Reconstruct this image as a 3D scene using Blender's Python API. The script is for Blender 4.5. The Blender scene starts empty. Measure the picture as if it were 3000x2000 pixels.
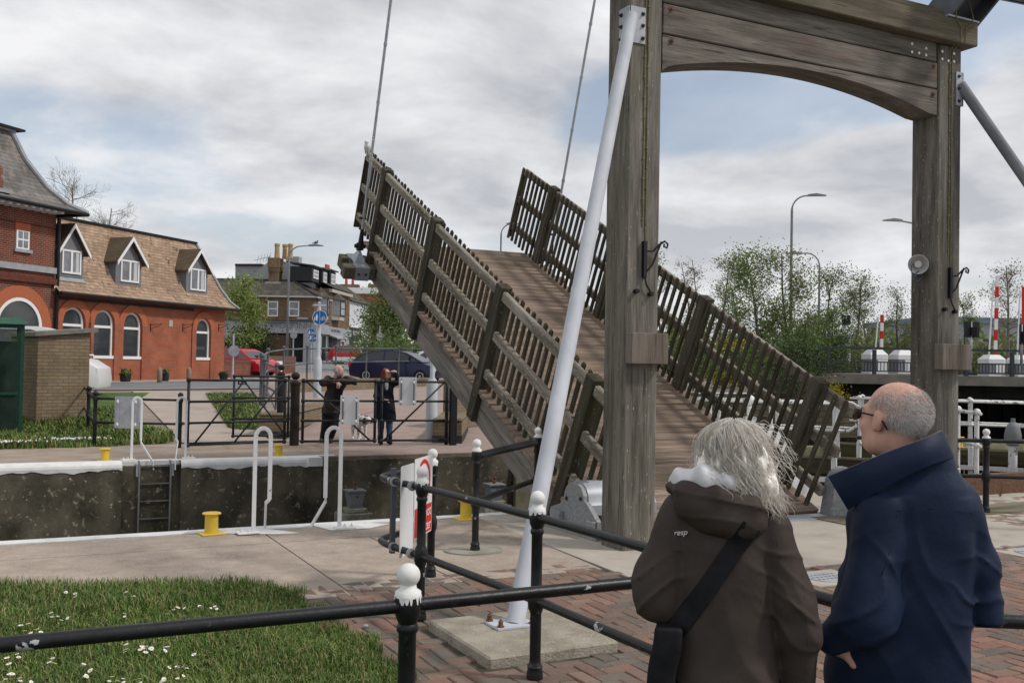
import bpy, bmesh, math, random
import numpy as np
from mathutils import Vector, Matrix
random.seed(7); RS = np.random.RandomState(11)
SC = bpy.context.scene
COL = SC.collection
R = math.radians
# ------------------------------------------------------------------ camera
# world axes: x runs along the lock edge, y runs across the lock (along the lifting bridge), z up; metres
F = 2917.0; H = 1.7
YAW = R(27.0); PITCH = math.atan(65 / F); ROLL = 0.018
FW = np.array([math.sin(YAW) * math.cos(PITCH), math.cos(YAW) * math.cos(PITCH), math.sin(PITCH)])
_r0 = np.array([math.cos(YAW), -math.sin(YAW), 0.0]); _u0 = np.cross(_r0, FW)
RT = math.cos(ROLL) * _r0 + math.sin(ROLL) * _u0
UP = math.cos(ROLL) * _u0 - math.sin(ROLL) * _r0
CP = np.array([0, 0, H])
cam = bpy.data.cameras.new('camera'); camo = bpy.data.objects.new('camera', cam); COL.objects.link(camo)
M = Matrix.Identity(4)
for i in range(3):
 M[i][0] = RT[i]; M[i][1] = UP[i]; M[i][2] = -FW[i]; M[i][3] = CP[i]
camo.matrix_world = M
cam.sensor_width = 36; cam.lens = F / 3000 * 36; cam.clip_start = 0.05; cam.clip_end = 2000
SC.camera = camo
def ray(x, y): return FW + RT * ((x - 1500) / F) + UP * ((1000 - y) / F)
def PZ(x, y, z=0.0):
 d = ray(x, y); return CP + d * ((z - H) / d[2])
def PV(x, y, v):
 d = ray(x, y); return CP + d * (v / d[1])
def PD(x, y, dep): return CP + ray(x, y) * dep
def zt(v):      # height of the rising far bank
 return float(np.interp(v, [0, 20.4, 32, 40, 52, 95, 400], [0, 0, .6, .71, .76, 1.6, 1.6]))
def PT(x, y):
 d = ray(x, y); t = 3.0
 while t < 300:
  p = CP + d * t
  if p[2] < zt(p[1]): return p
  t += .05
 return CP + d * 300
# ------------------------------------------------------------------ world, sun, exposure
SUN_EL = R(47); SUN_DIR = Vector((0.80, -0.60, 0)).normalized() * math.cos(SUN_EL) + Vector((0, 0, math.sin(SUN_EL)))
W = bpy.data.worlds.new('World'); SC.world = W; W.use_nodes = True
nt = W.node_tree; nt.nodes.clear()
def N(t, typ, **kw):
 n = t.nodes.new(typ)
 for k, v in kw.items():
  if k == 'inp':
   for a, b in v.items(): n.inputs[a].default_value = b
  else: setattr(n, k, v)
 return n
def LK(t, a, b): t.links.new(a, b)
def build_world():
 t = nt
 out = N(t, 'ShaderNodeOutputWorld'); mix = N(t, 'ShaderNodeMixShader')
 sky = N(t, 'ShaderNodeTexSky', sky_type='NISHITA', sun_disc=False, sun_elevation=SUN_EL,
   sun_rotation=math.atan2(SUN_DIR.x, SUN_DIR.y), altitude=0, air_density=1.0, dust_density=2.2, ozone_density=1.0)
 b1 = N(t, 'ShaderNodeBackground'); b1.inputs[1].default_value = 0.12
 hs = N(t, 'ShaderNodeHueSaturation'); hs.inputs['Saturation'].default_value = .85; hs.inputs['Value'].default_value = 1.12
 LK(t, sky.outputs[0], hs.inputs['Color']); LK(t, hs.outputs[0], b1.inputs[0])
 b2 = N(t, 'ShaderNodeBackground'); b2.inputs[1].default_value = 1.0
 tc = N(t, 'ShaderNodeTexCoord')
 nrm = N(t, 'ShaderNodeVectorMath', operation='NORMALIZE'); LK(t, tc.outputs['Generated'], nrm.inputs[0])
 sx = N(t, 'ShaderNodeSeparateXYZ'); LK(t, nrm.outputs[0], sx.inputs[0])
 def mth(op, a, b=None, c=None):
  n = N(t, 'ShaderNodeMath', operation=op)
  for i, v in enumerate((a, b, c)):
   if v is None: continue
   if isinstance(v, (int, float)): n.inputs[i].default_value = v
   else: LK(t, v, n.inputs[i])
  return n.outputs[0]
 zc = mth('MAXIMUM', sx.outputs[2], 0.0)
 den = mth('ADD', zc, 0.24)
 px = mth('DIVIDE', sx.outputs[0], den); py = mth('DIVIDE', sx.outputs[1], den)
 cx = N(t, 'ShaderNodeCombineXYZ'); LK(t, px, cx.inputs[0]); LK(t, py, cx.inputs[1]); LK(t, mth('MULTIPLY', zc, 2.5), cx.inputs[2])
 n1 = N(t, 'ShaderNodeTexNoise', inp={'Scale': 1.15, 'Detail': 10.0, 'Roughness': .52, 'Distortion': .2})
 mp = N(t, 'ShaderNodeMapping'); mp.inputs['Location'].default_value = (3.1, 7.7, 0); LK(t, cx.outputs[0], mp.inputs[0]); LK(t, mp.outputs[0], n1.inputs['Vector'])
 # openings of blue, given as directions in the sky: (pixel of the photo, width, height, strength)
 dens = n1.outputs[0]
 for (qx, qy, wx, wz, st) in SKYHOLES:
  d = Vector(ray(qx, qy)).normalized()
  az, el = math.atan2(d.x, d.y), math.asin(d.z)
  A = N(t, 'ShaderNodeMath', operation='ARCTAN2'); LK(t, sx.outputs[0], A.inputs[0]); LK(t, sx.outputs[1], A.inputs[1])
  E = mth('ARCSINE', sx.outputs[2])
  da = mth('DIVIDE', mth('SUBTRACT', A.outputs[0], az), wx); de = mth('DIVIDE', mth('SUBTRACT', E, el), wz)
  g = mth('EXPONENT', mth('MULTIPLY', mth('ADD', mth('MULTIPLY', da, da), mth('MULTIPLY', de, de)), -1.0))
  dens = mth('SUBTRACT', dens, mth('MULTIPLY', g, st))
 rp = N(t, 'ShaderNodeValToRGB'); rp.color_ramp.elements[0].position = .30; rp.color_ramp.elements[1].position = .47
 rp.color_ramp.interpolation = 'EASE'
 LK(t, dens, rp.inputs[0])
 n2 = N(t, 'ShaderNodeTexNoise', inp={'Scale': 1.7, 'Detail': 10.0, 'Roughness': .55, 'Distortion': .15})
 mp2 = N(t, 'ShaderNodeMapping'); mp2.inputs['Location'].default_value = (9.3, 1.2, 4); LK(t, cx.outputs[0], mp2.inputs[0]); LK(t, mp2.outputs[0], n2.inputs['Vector'])
 cr = N(t, 'ShaderNodeValToRGB'); cr.color_ramp.elements[0].position = .37; cr.color_ramp.elements[1].position = .60
 cr.color_ramp.elements[0].color = (.44, .46, .50, 1); cr.color_ramp.elements[1].color = (.86, .86, .87, 1)
 LK(t, n2.outputs[0], cr.inputs[0])
 # haze whitens the sky towards the horizon
 hz = mth('EXPONENT', mth('MULTIPLY', zc, -9.0))
 hm = N(t, 'ShaderNodeMix', data_type='RGBA'); LK(t, mth('MULTIPLY', hz, .75), hm.inputs[0]); LK(t, cr.outputs[0], hm.inputs[6]); hm.inputs[7].default_value = (.70, .715, .745, 1)
 LK(t, hm.outputs[2], b2.inputs[0])
 cov = mth('MAXIMUM', rp.outputs[0], mth('MULTIPLY', hz, .85))
 cov = mth('MINIMUM', mth('ADD', mth('MULTIPLY', cov, .78), .22), 1.0)
 LK(t, cov, mix.inputs[0]); LK(t, b1.outputs[0], mix.inputs[1]); LK(t, b2.outputs[0], mix.inputs[2]); LK(t, mix.outputs[0], out.inputs[0])
SKYHOLES = [(2250, 330, .20, .06, .24), (450, 330, .26, .045, .20), (2900, 40, .10, .09, .42), (1950, 560, .10, .03, .10),
   (1560, 240, .10, .04, .10), (700, 60, .22, .07, -.22), (1250, 480, .2, .05, -.15), (2960, 260, .06, .08, -.30), (2600, 520, .2, .06, -.18)]
build_world()
sl = bpy.data.lights.new('sun', 'SUN'); so = bpy.data.objects.new('sun', sl); COL.objects.link(so)
sl.energy = 2.0; sl.angle = R(6); sl.color = (1.0, .95, .88)
so.rotation_euler = (-SUN_DIR).to_track_quat('-Z', 'Y').to_euler()
SC.view_settings.view_transform = 'Standard'; SC.view_settings.look = 'None'
SC.view_settings.exposure = 0.1; SC.view_settings.gamma = 1.0; SC.view_settings.use_curve_mapping = False
SC.cycles.max_bounces = 6; SC.cycles.diffuse_bounces = 3; SC.cycles.glossy_bounces = 3; SC.cycles.transparent_max_bounces = 12
# ------------------------------------------------------------------ materials
MATS = {}
def mat(name, c1, c2=None, scale=5.0, rough=.7, metal=0.0, bump=0.0, bscale=None, stretch=(1, 1, 1), lo=.35, hi=.65, detail=6,
  spots=None, spots2=None, coat=0.0, attr=None, spec=.22, sheen=0.0, sss=0.0, coord='Object', bdist=.01, alpha=None):
 """noise-mottled surface; spots = (colour, noise scale, threshold, softness[, stretch])"""
 if name in MATS: return MATS[name]
 m = bpy.data.materials.new(name); m.use_nodes = True; t = m.node_tree; b = t.nodes['Principled BSDF']
 MATS[name] = m
 tc = N(t, 'ShaderNodeTexCoord'); mp = N(t, 'ShaderNodeMapping'); mp.inputs['Scale'].default_value = stretch
 oi = N(t, 'ShaderNodeObjectInfo'); off = N(t, 'ShaderNodeVectorMath', operation='ADD')
 rr = N(t, 'ShaderNodeMath', operation='MULTIPLY'); rr.inputs[1].default_value = 17.0
 LK(t, oi.outputs['Random'], rr.inputs[0]); LK(t, tc.outputs[coord], off.inputs[0]); LK(t, rr.outputs[0], off.inputs[1])
 LK(t, off.outputs[0], mp.inputs[0])
 col = None
 if c2 is not None or bump:
  nz = N(t, 'ShaderNodeTexNoise', inp={'Scale': scale, 'Detail': detail, 'Roughness': .6}); LK(t, mp.outputs[0], nz.inputs['Vector'])
 if c2 is not None:
  rp = N(t, 'ShaderNodeValToRGB'); rp.color_ramp.elements[0].position = lo; rp.color_ramp.elements[1].position = hi
  rp.color_ramp.elements[0].color = (*c1, 1); rp.color_ramp.elements[1].color = (*c2, 1)
  LK(t, nz.outputs[0], rp.inputs[0]); col = rp.outputs[0]
 else:
  rg = N(t, 'ShaderNodeRGB'); rg.outputs[0].default_value = (*c1, 1); col = rg.outputs[0]
 if attr:
  at = N(t, 'ShaderNodeAttribute', attribute_name=attr); mx = N(t, 'ShaderNodeMix', data_type='RGBA', blend_type='MULTIPLY')
  mx.inputs[0].default_value = 1; LK(t, col, mx.inputs[6]); LK(t, at.outputs['Color'], mx.inputs[7]); col = mx.outputs[2]
 for sp in (spots, spots2):
  if not sp: continue
  sc, ss, th, sf = sp[:4]; st = sp[4] if len(sp) > 4 else (1, 1, 1)
  m2 = N(t, 'ShaderNodeMapping'); m2.inputs['Scale'].default_value = st; m2.inputs['Location'].default_value = (ss * .37, 4.1, ss * .11)
  LK(t, off.outputs[0], m2.inputs[0])
  n2 = N(t, 'ShaderNodeTexNoise', inp={'Scale': ss, 'Detail': 5.0, 'Roughness': .62}); LK(t, m2.outputs[0], n2.inputs['Vector'])
  r2 = N(t, 'ShaderNodeValToRGB'); r2.color_ramp.elements[0].position = th; r2.color_ramp.elements[1].position = min(1, th + sf)
  LK(t, n2.outputs[0], r2.inputs[0])
  mx = N(t, 'ShaderNodeMix', data_type='RGBA'); LK(t, r2.outputs[0], mx.inputs[0]); LK(t, col, mx.inputs[6]); mx.inputs[7].default_value = (*sc, 1)
  col = mx.outputs[2]
 LK(t, col, b.inputs['Base Color'])
 b.inputs['Roughness'].default_value = rough; b.inputs['Metallic'].default_value = metal
 b.inputs['Specular IOR Level'].default_value = spec
 if coat: b.inputs['Coat Weight'].default_value = coat; b.inputs['Coat Roughness'].default_value = .08
 if sheen: b.inputs['Sheen Weight'].default_value = sheen
 if sss:
  b.inputs['Subsurface Weight'].default_value = sss; b.inputs['Subsurface Radius'].default_value = (.01, .004, .002)
 if bump:
  bn = N(t, 'ShaderNodeBump'); bn.inputs['Strength'].default_value = bump; bn.inputs['Distance'].default_value = bdist
  if bscale:
   n3 = N(t, 'ShaderNodeTexNoise', inp={'Scale': bscale, 'Detail': 5.0, 'Roughness': .6}); LK(t, mp.outputs[0], n3.inputs['Vector']); LK(t, n3.outputs[0], bn.inputs['Height'])
  else: LK(t, nz.outputs[0], bn.inputs['Height'])
  LK(t, bn.outputs[0], b.inputs['Normal'])
 return m
def brick_mat(name, c1, c2, mortar, w=.225, h=.075, ms=.012, rough=.85, off=.5, dirt=None, attrv=None, bias=0.0, plane=False, bump=.5):
 if name in MATS: return MATS[name]
 m = bpy.data.materials.new(name); m.use_nodes = True; t = m.node_tree; b = t.nodes['Principled BSDF']; MATS[name] = m
 tc = N(t, 'ShaderNodeTexCoord'); s = N(t, 'ShaderNodeSeparateXYZ'); LK(t, tc.outputs['Object'], s.inputs[0])
 a = N(t, 'ShaderNodeMath', operation='ADD'); LK(t, s.outputs[0], a.inputs[0]); LK(t, s.outputs[1], a.inputs[1])
 c = N(t, 'ShaderNodeCombineXYZ')
 if plane: LK(t, s.outputs[0], c.inputs[0]); LK(t, s.outputs[1], c.inputs[1])
 else: LK(t, a.outputs[0], c.inputs[0]); LK(t, s.outputs[2], c.inputs[1])
 bt = N(t, 'ShaderNodeTexBrick', offset=off)
 bt.inputs['Scale'].default_value = 1; bt.inputs['Brick Width'].default_value = w; bt.inputs['Row Height'].default_value = h
 bt.inputs['Mortar Size'].default_value = ms; bt.inputs['Mortar Smooth'].default_value = .2; bt.inputs['Bias'].default_value = bias
 bt.inputs['Color1'].default_value = (*c1, 1); bt.inputs['Color2'].default_value = (*c2, 1); bt.inputs['Mortar'].default_value = (*mortar, 1)
 LK(t, c.outputs[0], bt.inputs['Vector'])
 nz = N(t, 'ShaderNodeTexNoise', inp={'Scale': 1.1, 'Detail': 7.0, 'Roughness': .65}); LK(t, tc.outputs['Object'], nz.inputs['Vector'])
 r2 = N(t, 'ShaderNodeValToRGB'); r2.color_ramp.elements[0].position = .3; r2.color_ramp.elements[1].position = .72
 d0 = dirt or (.62, .6, .58)
 r2.color_ramp.elements[0].color = (*d0, 1); r2.color_ramp.elements[1].color = (1.12, 1.1, 1.08, 1)
 LK(t, nz.outputs[0], r2.inputs[0])
 mx = N(t, 'ShaderNodeMix', data_type='RGBA', blend_type='MULTIPLY'); mx.inputs[0].default_value = 1
 LK(t, bt.outputs[0], mx.inputs[6]); LK(t, r2.outputs[0], mx.inputs[7]); LK(t, mx.outputs[2], b.inputs['Base Color'])
 b.inputs['Roughness'].default_value = rough; b.inputs['Specular IOR Level'].default_value = .1
 bn = N(t, 'ShaderNodeBump'); bn.inputs['Strength'].default_value = bump; bn.inputs['Distance'].default_value = .006; bn.invert = True
 LK(t, bt.outputs['Fac'], bn.inputs['Height']); LK(t, bn.outputs[0], b.inputs['Normal'])
 return m
def glass_mat(name, c=(.03, .035, .04), rough=.05):
 return mat(name, c, rough=rough, spec=.9)
# ------------------------------------------------------------------ mesh builder
def V3(p): return np.array([float(p[0]), float(p[1]), float(p[2])])
def unit(a):
 a = V3(a); n = np.linalg.norm(a); return a / n if n > 1e-9 else a
class MB:
 def __init__(s): s.v = []; s.f = []; s.c = []; s.n = 0; s.cur = None
 def add(s, vs, fs, col=None):
  k = s.n; s.v.extend([tuple(map(float, p)) for p in vs]); s.n += len(vs)
  s.f.extend([tuple(k + i for i in f) for f in fs])
  s.c.extend([col if col is not None else (1, 1, 1)] * len(fs)); return s
 def box(s, a, b, col=None):
  x0, y0, z0 = np.minimum(V3(a), V3(b)); x1, y1, z1 = np.maximum(V3(a), V3(b))
  vs = [(x0, y0, z0), (x1, y0, z0), (x1, y1, z0), (x0, y1, z0), (x0, y0, z1), (x1, y0, z1), (x1, y1, z1), (x0, y1, z1)]
  return s.add(vs, [(0, 3, 2, 1), (4, 5, 6, 7), (0, 1, 5, 4), (1, 2, 6, 5), (2, 3, 7, 6), (3, 0, 4, 7)], col)
 def bbox(s, a, b, e=.006, col=None):
  """box with chamfered edges"""
  lo = np.minimum(V3(a), V3(b)); hi = np.maximum(V3(a), V3(b)); e = min(e, (hi - lo).min() * .45)
  bm = bmesh.new(); bmesh.ops.create_cube(bm, size=1)
  for v in bm.verts: v.co = Vector((lo + hi) / 2) + Vector(np.array(v.co) * (hi - lo))
  bmesh.ops.bevel(bm, geom=list(bm.edges), offset=e, segments=1, affect='EDGES')
  bm.verts.index_update(); s.add([v.co for v in bm.verts], [[v.index for v in f.verts] for f in bm.faces], col); bm.free(); return s
 def bar(s, a, b, w, h, up=(0, 0, 1), col=None):
  """rectangular bar from a to b, w across, h along up"""
  a, b = V3(a), V3(b); d = unit(b - a); upv = V3(up)
  x = np.cross(d, upv)
  if np.linalg.norm(x) < 1e-6: x = np.cross(d, (1, 0, 0))
  x = unit(x); y = np.cross(x, d)
  vs = []
  for p in (a, b):
   for i, j in ((-1, -1), (1, -1), (1, 1), (-1, 1)): vs.append(p + x * i * w / 2 + y * j * h / 2)
  return s.add(vs, [(0, 1, 2, 3), (7, 6, 5, 4), (0, 4, 5, 1), (1, 5, 6, 2), (2, 6, 7, 3), (3, 7, 4, 0)], col)
 def tube(s, pts, r, seg=10, cap=True, col=None):
  pts = [V3(p) for p in pts]; n = len(pts); rs = list(r) if hasattr(r, '__len__') else [r] * n
  tan = [unit((pts[min(i + 1, n - 1)] - pts[max(i - 1, 0)])) for i in range(n)]
  ref = np.array([0, 0, 1.0]) if abs(tan[0][2]) < .9 else np.array([1.0, 0, 0])
  vs = []; x = unit(np.cross(tan[0], ref))
  for i in range(n):
   x = unit(x - tan[i] * np.dot(x, tan[i])); y = np.cross(tan[i], x)
   for k in range(seg):
    a = 2 * math.pi * k / seg; vs.append(pts[i] + (x * math.cos(a) + y * math.sin(a)) * rs[i])
  fs = []
  for i in range(n - 1):
   for k in range(seg):
    k2 = (k + 1) % seg; fs.append((i * seg + k, i * seg + k2, (i + 1) * seg + k2, (i + 1) * seg + k))
  if cap: fs.append(tuple(range(seg - 1, -1, -1))); fs.append(tuple((n - 1) * seg + k for k in range(seg)))
  return s.add(vs, fs, col)
 def lathe(s, prof, at=(0, 0, 0), seg=16, axis=(0, 0, 1), col=None):
  """profile of (radius, height) about an axis through at"""
  ax = unit(axis); ref = np.array([1.0, 0, 0]) if abs(ax[0]) < .9 else np.array([0, 1.0, 0])
  x = unit(ref - ax * np.dot(ref, ax)); y = np.cross(ax, x); at = V3(at)
  vs = []; fs = []
  for (r, h) in prof:
   for k in range(seg):
    a = 2 * math.pi * k / seg; vs.append(at + ax * h + (x * math.cos(a) + y * math.sin(a)) * max(r, 1e-4))
  for i in range(len(prof) - 1):
   for k in range(seg):
    k2 = (k + 1) % seg; fs.append((i * seg + k, i * seg + k2, (i + 1) * seg + k2, (i + 1) * seg + k))
  fs.append(tuple(range(seg - 1, -1, -1))); fs.append(tuple((len(prof) - 1) * seg + k for k in range(seg)))
  return s.add(vs, fs, col)
 def ball(s, c, r, seg=16, rings=10, sc=(1, 1, 1), col=None):
  prof = [(r * math.sin(math.pi * i / rings), -r * math.cos(math.pi * i / rings)) for i in range(rings + 1)]
  k = s.n; s.lathe(prof, (0, 0, 0), seg, col=col)
  for i in range(k, s.n): s.v[i] = tuple(np.array(s.v[i]) * sc + V3(c))
  return s
 def prism(s, poly, ext, col=None):
  """closed 3-D polygon swept along ext"""
  p = [V3(q) for q in poly]; e = V3(ext); n = len(p)
  return s.add(p + [q + e for q in p], [tuple(range(n - 1, -1, -1)), tuple(range(n, 2 * n))] + [(i, (i + 1) % n, n + (i + 1) % n, n + i) for i in range(n)], col)
 def quad(s, a, b, c, d, col=None): return s.add([a, b, c, d], [(0, 1, 2, 3)], col)
 def build(s, name, m, parent=None, smooth=False, loc=None, attr=False, auto=None):
  me = bpy.data.meshes.new(name); v = np.array(s.v) if s.v else np.zeros((0, 3))
  o = bpy.data.objects.new(name, me)
  if loc is not None and parent is None: v = v - V3(loc); o.location = loc
  me.from_pydata(v.tolist(), [], s.f)
  if isinstance(m, (list, tuple)):
   for q in m: me.materials.append(q)
  elif m: me.materials.append(m)
  if attr:
   ca = me.color_attributes.new('tint', 'FLOAT_COLOR', 'CORNER'); lst = []
   for f, c in zip(s.f, s.c): lst.extend([(c[0], c[1], c[2], 1.0)] * len(f))
   ca.data.foreach_set('color', np.array(lst, dtype=np.float32).ravel())
  bm = bmesh.new(); bm.from_mesh(me); bmesh.ops.recalc_face_normals(bm, faces=bm.faces); bm.to_mesh(me); bm.free()
  if smooth or auto: me.shade_smooth()
  if auto: me.set_sharp_from_angle(angle=R(auto))
  COL.objects.link(o)
  if parent is not None: o.parent = parent
  return o
def tag(o, label=None, cat=None, group=None, kind=None):
 if label: o['label'] = label
 if cat: o['category'] = cat
 if group: o['group'] = group
 if kind: o['kind'] = kind
 return o
def thing(name, label, cat, loc=(0, 0, 0), rz=0.0, group=None):
 o = bpy.data.objects.new(name, None); COL.objects.link(o); o.location = tuple(float(q) for q in loc); o.rotation_euler = (0, 0, rz)
 o.empty_display_size = .1
 return tag(o, label, cat, group)
def copy_tree(o, parent=None, loc=None, rz=None, label=None):
 c = o.copy(); COL.objects.link(c)
 if parent is not None: c.parent = parent
 if loc is not None: c.location = tuple(float(q) for q in loc)
 if rz is not None: c.rotation_euler = (0, 0, rz)
 if label: c['label'] = label
 for ch in o.children: copy_tree(ch, c)
 return c
def text_mesh(body, size, m, name, parent, mtx, ext=.001, align='CENTER', sx=1.0):
 cu = bpy.data.curves.new('t', 'FONT'); cu.body = body; cu.size = size; cu.extrude = ext; cu.align_x = align; cu.align_y = 'CENTER'; cu.resolution_u = 4
 o = bpy.data.objects.new('t', cu); COL.objects.link(o)
 dg = bpy.context.evaluated_depsgraph_get(); me = bpy.data.meshes.new_from_object(o.evaluated_get(dg)); bpy.data.objects.remove(o); bpy.data.curves.remove(cu)
 me.transform(Matrix.Diagonal((sx, 1, 1, 1))); me.transform(mtx); me.materials.clear(); me.materials.append(m)
 q = bpy.data.objects.new(name, me); COL.objects.link(q)
 if parent is not None: q.parent = parent
 return q
def axes(o, x, y):
 """matrix with local x, y, and z = x cross y, at o"""
 x, y = Vector(x).normalized(), Vector(y).normalized(); z = x.cross(y)
 m = Matrix.Identity(4)
 for i in range(3): m[i][0] = x[i]; m[i][1] = y[i]; m[i][2] = z[i]; m[i][3] = float(o[i])
 return m
# ------------------------------------------------------------------ palette
BLACK = mat('black_paint', (.006, .0065, .008), (.011, .012, .014), 14, .40, spec=.35, bump=.15, bscale=40, spots=((.42, .43, .45), 9.0, .665, .012, (1, 1, 1)), spots2=((.05, .05, .055), 30.0, .62, .1))
BLACKC = mat('black_paint_clean', (.006, .0065, .008), (.011, .012, .014), 20, .42, spec=.35, bump=.15, bscale=40)
WPAINT = mat('white_paint', (.78, .78, .77), (.66, .66, .64), 9, .5, bump=.1, bscale=30, spots=((.07, .075, .08), 13.0, .73, .02))
WCHIP = mat('chipped_white_paint', (.72, .72, .71), (.6, .6, .58), 10, .55, bump=.15, spots=((.16, .155, .14), 7.0, .58, .03))
GALV = mat('galvanised_steel', (.33, .35, .38), (.47, .49, .53), 6, .5, metal=.35, lo=.3, hi=.7, bump=.05, spots=((.22, .23, .24), 12, .68, .06))
GALV2 = mat('pale_galvanised_steel', (.42, .44, .48), (.53, .55, .60), 4, .68, metal=.0, spec=.3, stretch=(1, 1, .35), spots=((.30, .31, .33), 7, .69, .05), spots2=((.40, .47, .47), 3, .62, .1))
DGREY = mat('dark_grey_paint', (.075, .085, .10), (.10, .11, .125), 8, .5)
RUST = mat('rusty_iron', (.10, .05, .035), (.17, .09, .06), 25, .8, bump=.3)
YEL = mat('yellow_paint', (.72, .50, .05), (.60, .42, .06), 6, .5, bump=.1, bscale=30, spots=((.12, .10, .05), 11, .72, .03))
# ================================================================== the setting
CONC = mat('pink_aggregate_concrete', (.29, .235, .19), (.40, .335, .28), 5, .9, bump=.35, bscale=160, lo=.3, hi=.7, bdist=.004,
     spots=((.14, .12, .10), 1.3, .56, .24), spots2=((.60, .53, .46), 85, .58, .10))
CONC2 = mat('pale_concrete', (.36, .325, .275), (.45, .41, .355), 3, .9, bump=.2, bscale=120, lo=.3, hi=.7, bdist=.003,
   spots=((.22, .215, .165), 1.6, .60, .2), spots2=((.30, .26, .21), 60, .64, .1))
CONCF = mat('far_bank_concrete', (.27, .215, .17), (.36, .295, .24), 2.5, .9, spots=((.16, .14, .115), .8, .62, .2))
TARP = mat('pink_tarmac', (.27, .205, .18), (.33, .255, .225), 3, .9, bump=.2, bscale=70, spots=((.21, .165, .15), .5, .6, .2))
TARG = mat('grey_tarmac', (.16, .165, .175), (.21, .215, .225), 1.2, .9, bump=.15, bscale=40)
PAVE = mat('pavement_slabs', (.33, .275, .24), (.40, .34, .30), 1.4, .9, spots=((.26, .21, .18), .4, .6, .2))
SOIL = mat('turf_soil', (.035, .055, .018), (.075, .095, .03), 5, .95, bump=.3)
GRASSF = mat('far_turf', (.05, .085, .022), (.10, .15, .04), 3.5, .95, bump=.5, bscale=30, bdist=.05)
WATER = mat('lock_water', (.012, .016, .013), rough=.06, spec=.6, bump=.12, scale=5, bdist=.02)
WALLC = mat('stained_lock_concrete', (.040, .037, .025), (.135, .118, .085), 2.2, .9, bump=.5, bscale=22, bdist=.02, lo=.36, hi=.66, detail=10,
   stretch=(1, 1, .75), spots=((.26, .225, .17), 10, .60, .08), spots2=((.50, .47, .41), 15, .665, .03))
WALLG = mat('green_stained_lock_concrete', (.13, .125, .08), (.32, .29, .20), 1.5, .9, bump=.3, bscale=18, bdist=.02, lo=.35, hi=.66, detail=9,
   spots=((.045, .055, .02), 1.6, .58, .14, (1, 1, .35)), spots2=((.085, .11, .035), 3.5, .62, .1, (1, 1, .5)))
WCOPE = mat('white_coping_paint', (.74, .74, .73), (.62, .62, .60), 6, .7, bump=.25, bscale=35, spots=((.36, .33, .28), 8, .68, .04))
def sheet(name, pts, z, m, kind='structure', label=None, cat=None, thick=0):
 b = MB()
 P = [(p[0], p[1], z) for p in pts]
 if thick: b.prism([(p[0], p[1], z - thick) for p in pts], (0, 0, thick))
 else: b.add(P, [tuple(range(len(P)))])
 o = b.build(name, m); return tag(o, label, cat, kind=kind)
# near bank: one slab, with joints cut as narrow gaps
NEAR = 10.22; FARW = 16.95
def near_bank():
 b = MB(); g = .008
 z0 = -.35
 # slabs of the quay, butted with open joints (x ranges, y ranges)
 for (x0, x1, y0, y1) in ((-9, 2.31, 9.26, 10.0), (2.31, 4.68, 9.26, 10.0), (-9, 2.31, 7.0, 9.26), (2.31, 3.2, 7.1, 9.26)):
  b.box((x0 + g, y0 + g, z0), (x1 - g, y1 - g, 0))
 b.prism([(3.2 + g, 7.1, z0), (4.50, 7.1, z0), (4.66, 9.26 - g, z0), (3.2 + g, 9.26 - g, z0)], (0, 0, -z0))
 tag(b.build('quay_slabs', CONC), kind='structure')
 b = MB()
 b.prism([(4.52, 6.5, z0), (12.9, 6.5, z0), (12.9, 10.22, z0), (4.70, 10.22, z0)], (0, 0, -z0))
 tag(b.build('bridge_landing', CONC2), kind='structure')
 b = MB(); b.box((-40, -12, -.6), (60, 10.2, -.36)); b.box((-40, 7, -4), (60, 10.21, -.61))
 tag(b.build('ground', mat('sub_base', (.06, .05, .04), (.09, .075, .06), 4, .95)), kind='structure')
 b = MB(); b.box((-40, 7.0, -.36), (-9, 10.21, -.002)); b.box((12.91, -6, -.36), (60, 10.21, -.004))
 tag(b.build('quay', CONC2), kind='structure')
near_bank()
def white_edge():
 b = MB()
 n = 150; xs = np.linspace(-9, 4.7, n)
 for i in range(n - 1):                       # ragged inner edge of the painted strip
  w0 = 10.03 + .012 * math.sin(xs[i] * 9) + RS.uniform(-.006, .006)
  b.box((xs[i], w0, -.30), (xs[i + 1], 10.22, .003))
 b.box((4.7, 10.06, -.3), (8.0, 10.225, .004))
 b.prism([(1.93, 9.90, .004), (2.42, 9.66, .004), (2.62, 9.66, .004), (2.34, 10.05, .004), (1.96, 10.05, .004)], (0, 0, .006))
 b.prism([(2.95, 9.70, .004), (3.35, 9.68, .004), (3.62, 9.86, .004), (3.35, 10.06, .004), (2.86, 10.06, .004)], (0, 0, .006))
 o = b.build('white_edge_marking', WCOPE); tag(o, 'rough white painted strip along the near edge of the lock', 'edge marking')
white_edge()
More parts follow.
